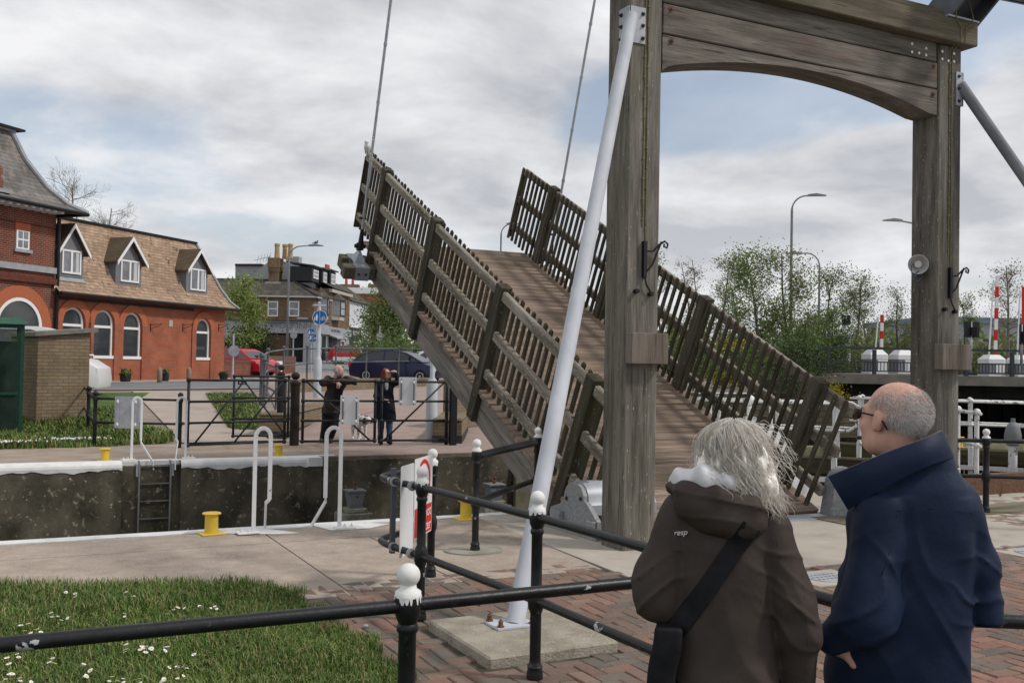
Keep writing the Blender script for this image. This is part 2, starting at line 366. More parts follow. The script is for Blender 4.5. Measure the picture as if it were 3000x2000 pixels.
# brick paving, every block laid in herringbone
BRICK = mat('paving_brick', (.85, .85, .85), (1.1, 1.1, 1.1), 30, .9, bump=.5, bscale=70, bdist=.004, attr='tint', lo=.3, hi=.7,
   spots=((.12, .105, .085), 5, .56, .16), spots2=((.30, .29, .25), 24, .66, .05))
def brick_paving():
 b = MB(); L, Wd, g = .208, .104, .005
 def region(x, y):
  if x < 1.45 + .25 * math.sin(y * 1.7) and y < 7.4: return False
  if x < 1.2: return False
  if 2.44 < x < 3.34 and 5.02 < y < 5.96: return False
  if y > 7.36 - .02 * (x - 2.3) and x < 4.55: return False
  if x > 4.5 and y > 6.49:
   return 10.05 < x < 12.9 and 7.3 < y < 9.0
  if 5.72 < x < 6.35 and 5.86 < y < 6.36: return False
  return x < 13.5 and y > .2 and y < 9.3
 pal = [(.215, .125, .10), (.19, .13, .108), (.245, .13, .10), (.165, .135, .115), (.15, .13, .112), (.25, .155, .12), (.18, .12, .095)]
 # herringbone: unit step (W, W) with alternating blocks
 N_ = 100
 for i in range(-N_, N_ + 60):
  for j in range(-N_, N_ + 20):
   x0 = (i + 0) * Wd; y0 = j * Wd
   k = (i - j) % 4
   if k == 0: w, h = L, Wd
   elif k == 3: w, h = Wd, L   # vertical block occupying (i, j) and (i, j+1)
   else: continue
   cx, cy = x0 + w / 2, y0 + h / 2
   if not (-.5 < cx < 13.5 and .2 < cy < 9.3) or not region(cx, cy): continue
   # outside any possible view
   dep = cx * .454 + cy * .891
   if dep < 2.2: continue
   s = pal[RS.randint(len(pal))]; q = RS.uniform(.82, 1.18)
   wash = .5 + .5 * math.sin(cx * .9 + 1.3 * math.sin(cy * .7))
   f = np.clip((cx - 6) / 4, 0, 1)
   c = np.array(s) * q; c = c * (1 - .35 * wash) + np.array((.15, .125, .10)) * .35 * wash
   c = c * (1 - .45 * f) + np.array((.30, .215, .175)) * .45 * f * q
   dz = RS.uniform(-.003, .0025); tx, ty = RS.uniform(-.006, .006, 2)
   e = .006
   a0, a1, c0, c1 = x0 + g / 2, x0 + w - g / 2, y0 + g / 2, y0 + h - g / 2
   vs = [(a0, c0, -.03), (a1, c0, -.03), (a1, c1, -.03), (a0, c1, -.03)]
   for (px, py) in ((a0, c0), (a1, c0), (a1, c1), (a0, c1)): vs.append((px, py, -.006 + dz))
   for (px, py) in ((a0 + e, c0 + e), (a1 - e, c0 + e), (a1 - e, c1 - e), (a0 + e, c1 - e)): vs.append((px, py, dz + tx * (px - cx) * 5 + ty * (py - cy) * 5))
   fs = [(8, 9, 10, 11)] + [(q4, (q4 + 1) % 4, 4 + (q4 + 1) % 4, 4 + q4) for q4 in range(4)] + [(4 + q4, 4 + (q4 + 1) % 4, 8 + (q4 + 1) % 4, 8 + q4) for q4 in range(4)]
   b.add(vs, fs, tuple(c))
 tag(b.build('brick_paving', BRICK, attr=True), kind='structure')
 b = MB(); b.box((-.6, .2, -.30), (13.5, 7.38, -.0125)); 
 tag(b.build('paving_joints', mat('joint_sand', (.05, .045, .035), (.10, .085, .06), 9, .95, spots=((.055, .075, .02), 4, .58, .12))), kind='structure')
brick_paving()
o = MB().bbox((2.46, 5.04, -.05), (3.32, 5.94, .055), .012).build('concrete_pad', mat('rough_pad_concrete', (.26, .235, .185), (.38, .35, .285), 6, .95, bump=1.0, bscale=60, bdist=.012, spots=((.15, .14, .10), 3, .58, .15), spots2=((.50, .47, .40), 50, .6, .1)))
tag(o, 'square rough concrete footing set in the brick paving under the white strut', 'footing')
# drain covers
def drain(cx, cy, lab):
 t = thing('drain_cover', lab, 'drain cover', (cx, cy, 0))
 MB().box((-.3, -.24, -.05), (.3, .24, .001)).build('surround', CONC2, t)
 b = MB(); b.lathe([(.0, 0), (.17, 0), (.175, .004), (.17, .008), (0, .008)], (0, 0, 0), 24); b.build('lid', GALV, t)
 b = MB()
 for i in range(-3, 4):
  for j in (-1, 0, 1): b.box((i * .045 - .012, j * .07 - .008, .008), (i * .045 + .012, j * .07 + .008, .010))
 b.build('lid_slots', DGREY, t)
drain(6.03, 6.11, 'round slotted metal drain cover in the brick paving between the two people in coats')
drain(8.75, 6.18, 'metal drain cover in the bricks at the picture edge behind the navy coat')
# channel water and the far bank
b = MB(); b.quad((-60, 10, -2.3), (120, 10, -2.3), (120, 60, -2.3), (-60, 60, -2.3)); tag(b.build('water', WATER), kind='structure')
def far_ground():
 b = MB(); xs = list(np.arange(-60, 16.1, 4)) + list(np.arange(20, 261, 8)); ys = [17.2, 18.5, 20.4, 22, 24, 26, 28, 30, 32, 34, 36, 38, 40, 46, 52, 60, 70, 80, 95, 120, 160, 220, 320]
 for i in range(len(xs) - 1):
  for j in range(len(ys) - 1):
   if xs[i] >= 16 and ys[j] < 34 - .0 * xs[i]: continue
   q = [(xs[i], ys[j]), (xs[i + 1], ys[j]), (xs[i + 1], ys[j + 1]), (xs[i], ys[j + 1])]
   b.add([(p[0], p[1], zt(p[1]) - .02) for p in q], [(0, 1, 2, 3)])
 tag(b.build('terrain', mat('far_ground', (.22, .18, .15), (.28, .235, .20), .6, .95)), kind='structure')
 b = MB(); b.box((-60, 17.0, -4), (16, 17.2, -.05)); b.box((15.9, 17.2, -4), (16.1, 34, zt(34) - .05)); b.box((16.1, 33.9, -4), (60, 34.1, zt(34) - .05))
 tag(b.build('bank_retaining_wall', WALLC), 'dark concrete retaining wall under the far bank beside the basin', 'wall')
far_ground()
def drape(name, poly, lift, m, step=1.0, kind='structure'):
 """a sheet that follows the far bank, clipped to a polygon"""
 P = [Vector((p[0], p[1], 0)) for p in poly]
 bm = bmesh.new(); f = bm.faces.new([bm.verts.new(p) for p in P])
 for yb in (20.4, 22, 24, 26, 28, 30, 32, 34, 36, 38, 40, 46, 52, 60, 70, 80, 95):
  bmesh.ops.bisect_plane(bm, geom=bm.verts[:] + bm.edges[:] + bm.faces[:], plane_co=(0, yb, 0), plane_no=(0, 1, 0))
 for v in bm.verts: v.co.z = zt(v.co.y) + lift
 me = bpy.data.meshes.new(name); bm.to_mesh(me); bm.free(); me.materials.append(m)
 o = bpy.data.objects.new(name, me); COL.objects.link(o); return tag(o, kind=kind)
drape('far_quay', [(-30, 17.15), (16, 17.15), (16, 20.6), (-30, 20.0)], .004, CONCF)
drape('tarmac_path', [(4.75, 17.16), (16, 17.16), (16, 34), (26, 60), (13, 60), (8.4, 36), (5.6, 22), (5.5, 18.6)], .010, TARP)
drape('grass_bank', [(-30, 20.0), (2.9, 20.7), (3.2, 22), (2.0, 24), (4.0, 32.2), (-30, 32.2)], .012, GRASSF)
drape('grass_patch', [(4.55, 23.0), (5.3, 22.3), (6.9, 31.0), (5.6, 32.0)], .014, GRASSF)
drape('footpath', [(3.2, 20.6), (4.95, 20.7), (6.0, 33.4), (3.6, 33.6)], .008, PAVE)
drape('road', [(-30, 34.0), (3.0, 34.4), (9.5, 36.5), (16, 52), (40, 80), (60, 80), (60, 130), (-10, 130), (20, 90), (8.2, 43), (3.0, 39.4), (-30, 39)], .006, TARG)
drape('pavement', [(-30, 39.1), (3.0, 39.5), (8.1, 43.1), (10.5, 50), (3.0, 44), (-30, 44)], .012, PAVE)
drape('kerb_line', [(-30, 33.6), (3.1, 34.0), (9.6, 36.2), (9.6, 36.5), (3.0, 34.3), (-30, 33.9)], .02, mat('kerb_stone', (.42, .38, .34), (.36, .32, .29), 3, .9))
# ================================================================== far lock wall
def lock_wall():
 t = thing('lock_wall', 'tall dark stained concrete far lock wall with a white painted top edge', 'wall', (0, FARW, 0))
 b = MB()
 for (x0, x1) in ((-30, 1.72), (2.62, 4.72)): b.box((x0, 0, -4), (x1, .25, -.07))
 b.box((1.72, .17, -4), (2.62, .3, -.07)); b.box((4.72, -.06, -4), (4.95, .25, -.10))
 b.build('wall_face', WALLC, t)
 b = MB(); b.box((4.95, .14, -4), (8.75, .3, -.05)); b.box((8.75, -.05, -4), (9.0, .3, -.05)); b.box((9.0, .0, -4), (40, .3, -.05)); b.build('recessed_wall', WALLG, t)
 # white rounded coping with a ragged lower edge
 b = MB()
 for (x0, x1) in ((-30, 1.72), (2.62, 4.72)):
  n = int((x1 - max(x0, -8)) / .05); xs = [x0] * (x0 < -8) + list(np.linspace(max(x0, -8), x1, n)); prof0 = None
  for i, x in enumerate(xs):
   lo = -.115 + .02 * math.sin(x * 5.1) + .012 * math.sin(x * 17) + RS.uniform(-.008, .008)
   e = .05 if (x1 < 2 and x > x1 - .1) else 0
   pr = [(x, -.012, lo), (x, -.016, -.06), (x, -.004, -.02), (x, .03, .012), (x, .09, .022), (x, .34, .022), (x, .36, .0)]
   if prof0 is not None:
    for k in range(6): b.quad(prof0[k], pr[k], pr[k + 1], prof0[k + 1])
   prof0 = pr
 b.box((1.72, .155, -.09), (2.62, .42, .018)); b.box((4.715, -.075, -.13), (4.96, .3, .02)); b.box((4.5, .3, -.02), (5.3, .42, .016)); b.box((8.6, .1, -.05), (8.9, .35, .012))
 b.build('coping', WCOPE, t)
 b = MB(); b.box((4.96, .12, -.05), (8.75, .32, .006)); b.build('steel_edge', mat('rusty_edge', (.12, .09, .07), (.2, .16, .13), 6, .8), t)
lock_wall()
WGAL = mat('worn_white_rail', (.74, .74, .74), (.66, .67, .68), 6, .5, bump=.1, bscale=30, spots=((.28, .29, .31), 10, .66, .03))
def hoop(loc, rz, lab, s=1.0, inward=1):
 """hairpin ladder handrail: one straight upright, rounded top, the other leg cranked down to the ladder"""
 t = thing('ladder_handrail', lab, 'handrail', loc, rz, 'white hairpin handrails of the lock ladders')
 w = .15 * s; hgt = 1.0 * s
 pts = [(-w / 2, 0, 0), (-w / 2, 0, hgt - w / 2)]
 for k in range(1, 9): a = math.pi * (1 - k / 9); pts.append((w / 2 * math.cos(a), 0, hgt - w / 2 + w / 2 * math.sin(a) * 1.25))
 pts += [(w / 2, 0, hgt - w / 2), (w / 2, 0, .32 * s), (w / 2 - .02, .05, .28 * s), (w / 2 + .06, .34 * s, -.02), (w / 2 + .06, .36 * s, -.14)]
 b = MB(); P = [V3(p) for p in pts]
 # flat bar section
 nrm = []
 for i in range(len(P) - 1): b.bar(P[i], P[i + 1] + unit(P[i + 1] - P[i]) * .004, .038 * s, .010 * s + .006, up=(0, 1, 0) if i < 11 else (1, 0, 0))
 b.build('bar', WGAL, t)
 b = MB(); b.bbox((-w / 2 - .16, -.06, 0), (-w / 2 + .05, .06, .018), .004)
 for dx in (-.12, -.05): b.lathe([(.014, 0), (.014, .02), (.006, .022), (.006, .035)], (-w / 2 + dx, -.02, .018), 6)
 b.build('foot_plate', WGAL, t)
 return t
h1 = hoop((2.28, 9.80, .008), 0.05, 'white hairpin handrail on the near lock edge beside the yellow bollard')
h2 = copy_tree(h1, loc=(2.98, 9.76, .008), rz=math.pi - .05, label='white hairpin handrail on the near lock edge, further from the yellow bollard')
for ch in list(h2.children): pass
h2.scale = (-1, -1, 1); h2.rotation_euler = (0, 0, -.05); h2.scale = (-1, 1, 1)
h3 = copy_tree(h1, loc=(1.96, 17.30, .022), rz=.3, label='white hairpin handrail of the far lock ladder nearest the grey sign back'); h3.scale = (1, -1, 1)
h4 = copy_tree(h1, loc=(2.66, 17.30, .022), rz=.0, label='white hairpin handrail of the far lock ladder nearest the black gate post'); h4.scale = (-1, -1, 1)
LADG = mat('dull_ladder_steel', (.12, .125, .125), (.17, .175, .175), 8, .7)
def ladder():
 t = thing('lock_ladder', 'grey steel ladder fixed in the slot of the far lock wall', 'ladder', (0, 16.97, 0))
 for x in (1.98, 2.46):
  b = MB(); b.tube([(x, 0, -3.0), (x, 0, -.03), (x, .1, .02)], .016, 8); b.build('stile', LADG, t, True)
 for k in range(9):
  b = MB(); b.tube([(1.98, 0, -.06 - .28 * k), (2.46, 0, -.06 - .28 * k)], .011, 8); b.build('rung', LADG, t, True)
 for x in (1.95, 2.49):
  b = MB(); b.box((x - .02, .0, -.22), (x + .02, .16, -.02)); b.build('wall_bracket', GALV, t)
ladder()
def bollard(x, y, lab, s=1.0, z=0.0, rz=0):
 t = thing('mooring_bollard', lab, 'bollard', (x, y, z), rz, 'yellow mooring bollards along the lock'); t.scale = (.84, .84, .72)
 b = MB(); b.bbox((-.135 * s, -.12 * s, 0), (.135 * s, .12 * s, .022), .006); b.build('base_plate', YEL, t)
 b = MB(); b.lathe([(.078 * s, .022), (.076 * s, .04), (.074 * s, .25 * s), (.076 * s, .265 * s)], seg=24); b.build('drum', YEL, t, auto=50)
 b = MB(); b.lathe([(.074 * s, .262 * s), (.105 * s, .27 * s), (.108 * s, .28 * s), (.10 * s, .29 * s), (.0, .297 * s)], seg=24); b.build('cap', YEL, t, auto=50)
bollard(1.83, 9.93, 'yellow bollard on the near lock edge beside the white hairpin handrails', 1.0, rz=.15)
bollard(4.52, 9.90, 'yellow bollard on the near lock edge partly behind the black corner post', 1.0)
bollard(1.50, 17.42, 'yellow bollard on the far lock edge by the ladder and the grey sign back', 1.0, .0)
bollard(4.33, 17.42, 'yellow bollard on the far lock edge below the black timber gate post', 1.0, .0)
bollard(19.3, 15.5, 'yellow bollard beyond the white lock gate rails by the timber post', 1.2, -.02)
def pedestal(x, lab, zz):
 t = thing('paddle_stand', lab, 'paddle stand', (x, 16.5, zz), 0, 'grey paddle stands on concrete blocks in the lock recess'); t.scale = (.6, .6, .6)
 b = MB(); b.bbox((-.48, -.3, -4), (.48, .4, .98), .03); b.bbox((-.30, -.22, .98), (.32, .3, 1.12), .03)
 b.build('concrete_block', mat('mossy_block', (.16, .16, .12), (.36, .35, .31), 3, .95, bump=.6, spots=((.05, .07, .02), 2.5, .52, .15)), t)
 b = MB(); b.prism([(-.19, -.19, 1.12), (.19, -.19, 1.12), (.19, .19, 1.12), (-.19, .19, 1.12)], (0, 0, .001))
 lo = [(-.17, -.17, 1.12), (.17, -.17, 1.12), (.17, .17, 1.12), (-.17, .17, 1.12)]; hi = [(-.23, -.23, 1.58), (.23, -.23, 1.58), (.23, .23, 1.58), (-.23, .23, 1.58)]
 b.add(lo + hi, [(0, 1, 5, 4), (1, 2, 6, 5), (2, 3, 7, 6), (3, 0, 4, 7), (4, 5, 6, 7)])
 b.bbox((-.27, -.27, 1.58), (.27, .27, 1.63), .005); b.build('cast_box', mat('grey_cast_paint', (.17, .18, .19), (.23, .24, .25), 5, .6), t)
 b = MB(); b.lathe([(.05, 1.63), (.05, 1.70), (.035, 1.71), (.035, 1.80), (.07, 1.80), (.07, 1.83), (.02, 1.84), (.02, 1.9)], seg=10); b.build('spindle', RUST, t)
 b = MB(); b.lathe([(.03, 0), (.03, .012)], (0, -.225, 1.45), 8, (0, -1, 0)); b.build('bolt', RUST, t)
qa, qb = PV(1040, 1433, 16.5), PV(1448, 1415, 16.5)
pedestal(qa[0], 'grey cast paddle stand on a mossy block between the white handrail and the signs', qa[2] - .98)
pedestal(qb[0], 'grey cast paddle stand seen behind the diagonal rail by the bridge timbers', qb[2] - .98)
# ================================================================== weathered timber
def wood(name, axis, c1=(.115, .108, .094), c2=(.285, .275, .25), green=.0, dark=1.0, lich=.70, fine=1.0, red=.0, bump=.7):
 """silvered hardwood; the grain runs along the given axis of the object"""
 if name in MATS: return MATS[name]
 m = bpy.data.materials.new(name); m.use_nodes = True; t = m.node_tree; b = t.nodes['Principled BSDF']; MATS[name] = m
 tc = N(t, 'ShaderNodeTexCoord'); oi = N(t, 'ShaderNodeObjectInfo'); rr = N(t, 'ShaderNodeMath', operation='MULTIPLY'); rr.inputs[1].default_value = 13
 off = N(t, 'ShaderNodeVectorMath', operation='ADD'); LK(t, oi.outputs['Random'], rr.inputs[0]); LK(t, tc.outputs['Object'], off.inputs[0]); LK(t, rr.outputs[0], off.inputs[1])
 def noise(scale, st, detail=6, rough=.6, dist=0.0):
  sc = [scale] * 3; sc[axis] *= st
  mp = N(t, 'ShaderNodeMapping'); mp.inputs['Scale'].default_value = sc; LK(t, off.outputs[0], mp.inputs[0])
  n = N(t, 'ShaderNodeTexNoise', inp={'Scale': 1.0, 'Detail': float(detail), 'Roughness': rough, 'Distortion': dist}); LK(t, mp.outputs[0], n.inputs['Vector']); return n.outputs[0]
 def ramp(x, p0, p1, a, bb):
  r = N(t, 'ShaderNodeValToRGB'); r.color_ramp.elements[0].position = p0; r.color_ramp.elements[1].position = p1
  r.color_ramp.elements[0].color = (*a, 1); r.color_ramp.elements[1].color = (*bb, 1); LK(t, x, r.inputs[0]); return r.outputs[0]
 def mixc(f, a, c, mode='MIX'):
  mx = N(t, 'ShaderNodeMix', data_type='RGBA', blend_type=mode)
  if isinstance(f, float): mx.inputs[0].default_value = f
  else: LK(t, f, mx.inputs[0])
  LK(t, a, mx.inputs[6])
  if isinstance(c, tuple): mx.inputs[7].default_value = (*c, 1)
  else: LK(t, c, mx.inputs[7])
  return mx.outputs[2]
 d = dark
 col = ramp(noise(9 * fine, .10, 8, .62, .3), .34, .68, tuple(np.array(c1) * d), tuple(np.array(c2) * d))
 grain = noise(70 * fine, .035, 5, .7, .2)
 col = mixc(.75, col, ramp(grain, .32, .62, (.50, .48, .46), (1.12, 1.1, 1.08)), 'MULTIPLY')
 col = mixc(.8, col, ramp(noise(1.6, .25, 5), .33, .66, (.66, .64, .60), (1.12, 1.1, 1.08)), 'MULTIPLY')
 if red: col = mixc(ramp(noise(3.0, .3, 4), .55, .75, (0, 0, 0), (red, red, red)), col, (.17, .10, .085))
 if green: col = mixc(ramp(noise(2.2, .22, 5), .52, .70, (0, 0, 0), (green, green, green)), col, (.085, .085, .035))
 cr = ramp(noise(38 * fine, .05, 3, .5), .66, .70, (0, 0, 0), (.75, .75, .75)); col = mixc(cr, col, (.035, .03, .026))
 li = ramp(noise(55, .30, 3, .5), lich, lich + .035, (0, 0, 0), (.8, .8, .8)); col = mixc(li, col, (.40, .39, .35))
 LK(t, col, b.inputs['Base Color']); b.inputs['Roughness'].default_value = .88; b.inputs['Specular IOR Level'].default_value = .06
 bn = N(t, 'ShaderNodeBump'); bn.inputs['Strength'].default_value = bump; bn.inputs['Distance'].default_value = .006; LK(t, grain, bn.inputs['Height']); LK(t, bn.outputs[0], b.inputs['Normal'])
 return m
WZ = wood('grey_post_timber', 2, green=.35, lich=.68)
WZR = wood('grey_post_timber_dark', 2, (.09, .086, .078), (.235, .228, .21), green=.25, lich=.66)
WX = wood('grey_beam_timber', 0, (.125, .115, .10), (.265, .25, .225), red=.7, lich=.76, green=.12)
WXG = wood('mossy_beam_timber', 0, (.12, .108, .085), (.215, .195, .16), green=.8, lich=.74)
WY = wood('bridge_rail_timber', 1, (.15, .138, .110), (.37, .345, .30), green=.5, lich=.60)
WH = wood('bridge_post_timber', 2, (.05, .045, .036), (.125, .116, .098), green=.35, lich=.69)
WPK = wood('picket_timber', 2, (.05, .045, .036), (.13, .118, .095), green=.45, lich=.68)
WF = wood('fascia_timber', 1, (.17, .16, .145), (.33, .315, .295), red=.4, lich=.8)
LEAD = mat('bare_plate_steel', (.33, .35, .385), (.42, .44, .48), 5, .5, metal=.2, spots=((.25, .26, .29), 9, .66, .06))
BOLT = mat('dark_bolt', (.05, .05, .055), (.10, .095, .09), 20, .5, metal=.6)
def bolts(b, pts, nrm, r=.022, h=.03):
 for p in pts:
  b.lathe([(r * 1.5, 0), (r * 1.5, .006), (r, .007), (r, h), (r * .5, h + .003), (r * .45, h + .012)], p, 6, nrm)
# ================================================================== the gantry over the bridge
UL0, UL1, UR0, UR1, PF, PB = 5.092, 5.458, 9.208, 9.578, 7.70, 8.065
STRD = mat('shaded_stained_steel', (.16, .17, .185), (.22, .23, .25), 4, .7, spots=((.05, .05, .055), 5, .64, .04))  # base grey darkened to paint in the strut's shade; the spots are stains
def gantry():
 t = thing('bridge_gantry', 'tall weathered timber portal with an arched beam and two pale steel struts', 'gantry', (7.33, 7.88, 0))
 o = np.array((7.33, 7.88, 0))
 def L(p): return V3(p) - o
 def loc(b, name, m, par=t, **k):
  b.v = [tuple(V3(p) - o) for p in b.v]; return b.build(name, m, par, **k)
 for (a, c, m) in ((UL0, UL1, WZ), (UR0, UR1, WZR)):
  b = MB(); b.bbox((a, PF, -.3), (c, PB, 5.36), .014)
  # split the long faces so that the corners wander a little
  p = loc(b, 'post', m)
 # boards of the arched beam
 xs0, xs1 = UL1 + .012, UR0 - .012
 def zarch(x):
  c = (xs0 + xs1) / 2; h = (xs1 - xs0) / 2; q = abs(x - c) / h
  return 4.775 - .245 * q ** 2.0
 lower = [(xs0, PF, 4.495), (xs0 + .07, PF, 4.545)] + [(x, PF, zarch(x)) for x in np.linspace(xs0 + .13, xs1 - .13, 30)] + [(xs1 - .07, PF, 4.56), (xs1, PF, 4.555)]
 b = MB(); top = 4.838
 for i in range(len(lower) - 1):
  a, c = lower[i], lower[i + 1]
  b.add([(a[0], PF + .012, a[2]), (c[0], PF + .012, c[2]), (c[0], PF + .012, top), (a[0], PF + .012, top), (a[0], PB - .03, a[2] - .0), (c[0], PB - .03, c[2]), (c[0], PB - .03, top), (a[0], PB - .03, top)],
     [(0, 1, 2, 3), (5, 4, 7, 6), (0, 4, 5, 1)])
 b.quad((xs0, PF + .012, top), (xs1, PF + .012, top), (xs1, PB - .03, top), (xs0, PB - .03, top))
 loc(b, 'arched_board', WX)
 b = MB(); b.bbox((xs0, PF + .006, 4.852), (xs1, PB - .03, 5.137), .010); loc(b, 'middle_board', WX)
 b = MB(); b.bbox((xs0, PF + .016, 5.152), (xs1, PB - .03, 5.365), .010); loc(b, 'upper_board', WX)
 b = MB(); b.bbox((4.45, 7.58, 5.366), (9.70, PB + .12, 5.63), .012); b.bbox((4.95, 7.62, 5.632), (9.20, PB + .08, 5.715), .008); loc(b, 'top_beam', WXG)
 for x in (9.205, 4.5):
  b = MB(); b.box((x, 7.57, 5.632), (x + .5, PB + .1, 5.652)); loc(b, 'cap_plate', LEAD)
 b = MB()
 for (x, z) in ((8.80, 5.29), (9.02, 5.275), (8.80, 5.20), (8.91, 5.205), (9.02, 5.20)): b.lathe([(.016, 0), (.016, .004), (.0, .006)], (x, PF + .015, z), 8, (0, -1, 0))
 for (x, z) in ((9.26, 5.275), (9.45, 5.28), (9.26, 5.19), (9.36, 5.185), (9.45, 5.19)): b.lathe([(.016, 0), (.016, .004), (.0, .006)], (x, PF - .001, z), 8, (0, -1, 0))
 loc(b, 'plugs', mat('white_plug', (.75, .74, .72)))
 b = MB()
 for (x, z) in ((5.56, 5.09), (5.57, 4.79), (9.13, 5.09), (9.13, 4.78)): b.lathe([(.028, 0), (.028, .003), (.012, .004), (.010, .02)], (x, PF + .004, z), 10, (0, -1, 0))
 loc(b, 'coach_bolts', RUST)
 # packing blocks on the posts
 for (a, c) in ((5.09, 5.50), (9.17, 9.64)):
  b = MB(); b.bbox((a, 7.585, 1.72), (c, 7.696, 2.005), .006)
  if a > 9: b.bbox((9.582, 7.62, 1.72), (9.66, 8.0, 2.005), .006)
  loc(b, 'packing_block', wood('block_timber', 2, (.15, .13, .11), (.24, .22, .195), lich=.78, red=.3))
 # struts with plates
 for sgn, cu, top, foot, par in ((-1, UL0, (5.10, 7.69, 4.93), (2.92, 5.62, .05), None), (1, UR1, (9.56, 7.69, 4.93), (11.72, 5.62, .05), None)):
  b = MB(); d = unit(V3(foot) - V3(top)); p0 = V3(top)
  b.tube([p0 - d * .02, p0 + d * .05, V3(foot)], .059, 20)
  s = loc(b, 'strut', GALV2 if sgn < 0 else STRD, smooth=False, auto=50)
  b = MB()   # wrap-round plate on the post corner
  if sgn < 0: b.box((cu - .012, PF - .014, 4.70), (cu + .165, PF - .002, 5.04)); b.box((cu - .016, PF - .014, 4.70), (cu - .002, PF + .16, 5.04))
  else: b.box((cu - .10, PF - .014, 4.70), (cu + .012, PF - .002, 5.08)); b.box((cu + .002, PF - .014, 4.70), (cu + .016, PF + .16, 5.08))
  loc(b, 'corner_plate', LEAD, s)
  b = MB()
  if sgn < 0:
   bolts(b, [(cu + .135, PF - .014, z) for z in (4.75, 4.87, 4.98)], (0, -1, 0), .014, .018); bolts(b, [(cu - .016, PF + .12, z) for z in (4.75, 4.87, 4.98)], (-1, 0, 0), .014, .018)
  else: bolts(b, [(cu - .06, PF - .014, z) for z in (4.75, 4.89, 5.03)], (0, -1, 0), .014, .018)
  loc(b, 'plate_bolt', BOLT, s)
  b = MB(); fx, fy = foot[0], foot[1]
  if sgn < 0:
   b.bbox((fx - .17, fy - .11, .055), (fx + .11, fy + .11, .072), .003); loc(b, 'base_plate', GALV2, s)
   b = MB(); bolts(b, [(fx - .14, fy - .08, .072), (fx - .14, fy + .08, .072), (fx + .08, fy - .08, .072), (fx + .08, fy + .08, .072)], (0, 0, 1), .017, .035)
   loc(b, 'holding_down_bolt', RUST, s)
  else:
   b.bbox((fx - .15, fy - .15, .0), (fx + .15, fy + .15, .05), .01); loc(b, 'base_plate', GALV2, s)
 # mineral-insulated cables clipped to the fronts of the posts
 for x0 in (UL0 + .17, UR0 + .17):
  for k, dx in enumerate((0, .035)):
   b = MB(); x = x0 + dx; z1 = 3.0 if k == 0 else 2.72
   pts = [(x, PF - .007, z) for z in np.linspace(z1, 5.30, 20)]
   if x0 > 8: pts += [(x + .02 + .03 * k, PF - .06, 5.37), (x + .03 + .04 * k, 7.57, 5.39), (x + .03 + .04 * k, 7.57, 5.53), (x - .05 + .22 * k, 7.565, 5.60), (x - .07 + .24 * k, 7.56, 5.68), (x - .1 + .24 * k, 7.7, 6.3)]
   else: pts += [(x, 7.57, 5.38), (x, 7.57, 5.6)]
   b.tube([(p[0] + .002 * math.sin(i * 1.9), p[1], p[2]) for i, p in enumerate(pts)], .0055, 6)
   for z in np.arange(z1 + .06, 5.25, .19): b.box((x - .010, PF - .015, z), (x + .010, PF - .001, z + .012))
   loc(b, 'cable', mat('green_cable_sheath', (.14, .13, .055), (.22, .20, .10), 12, .6))
 # swept hooks / cable tails hanging from the posts
 for x0, z0 in ((UL0 + .185, 2.86), (UR0 + .185, 2.86)):
  b = MB(); b.box((x0 - .015, PF - .04, z0 - .34), (x0 + .02, PF - .001, z0))
  b.tube([(x0 + .015, PF - .03, z0 - .09), (x0 + .08, PF - .05, z0 - .09), (x0 + .13, PF - .07, z0 - .03), (x0 + .18, PF - .09, z0 + .005), (x0 + .215, PF - .09, z0 - .02), (x0 + .205, PF - .09, z0 - .055), (x0 + .17, PF - .09, z0 - .045), (x0 + .175, PF - .09, z0 - .02)], .010, 7)
  b.tube([(x0 + .015, PF - .03, z0 - .29), (x0 + .07, PF - .05, z0 - .22), (x0 + .13, PF - .07, z0 - .06), (x0 + .15, PF - .08, z0)], .010, 7)
  b.tube([(x0 + .01, PF - .02, z0 - .33), (x0 + .02, PF - .03, z0 - .40), (x0 + .07, PF - .03, z0 - .47)], .009, 7)
  b.lathe([(.022, 0), (.022, .05)], (x0 + .075, PF - .001, z0 - .49), 8, (0, -1, 0)); b.lathe([(.022, 0), (.022, .05)], (x0 - .085, PF - .001, z0 - .47), 8, (0, -1, 0))
  loc(b, 'cable_tail', BLACKC)
gantry()
def balance_beam(x, lab):
 t = thing('balance_beam', lab, 'balance beam', (x, 7.5, 6.0))
 d = unit((0, .894, .448)); up = np.cross((1, 0, 0), d) * 1
 c = V3((0, -.6, -.22))
 b = MB(); w, hh = .16, .30
 for s in (-1, 1): b.bar(c - d * 3.2 + V3((s * .07, 0, 0)), c + d * 7.5 + V3((s * .07, 0, 0)), .02, hh, up=up)
 b.bar(c - d * 3.2 + up * hh / 2, c + d * 7.5 + up * hh / 2, w, .018, up=up); b.bar(c - d * 3.2 - up * hh / 2, c + d * 7.5 - up * hh / 2, w, .018, up=up)
 b.build('girder', DGREY, t)
 # leaning bracket bolted to the end of the top beam
 b = MB(); q = unit((.08, -.74, .67)); n = np.cross((1, 0, 0), q)
 r0 = V3((-.12, .35, -.33))
 for sx in (-.20, .26): b.bar(r0 + V3((sx, 0, 0)), r0 + q * 1.25 + V3((sx, 0, 0)), .03, .36, up=n)
 b.bar(r0 + V3((.03, 0, 0)), r0 + q * 1.25 + V3((.03, 0, 0)), .44, .03, up=n)
 b.build('bracket', DGREY, t)
balance_beam(9.60, 'dark steel balance beam rising from the end of the gantry nearer the loudspeaker')
balance_beam(5.05, 'dark steel balance beam above the gantry post with the long white strut')
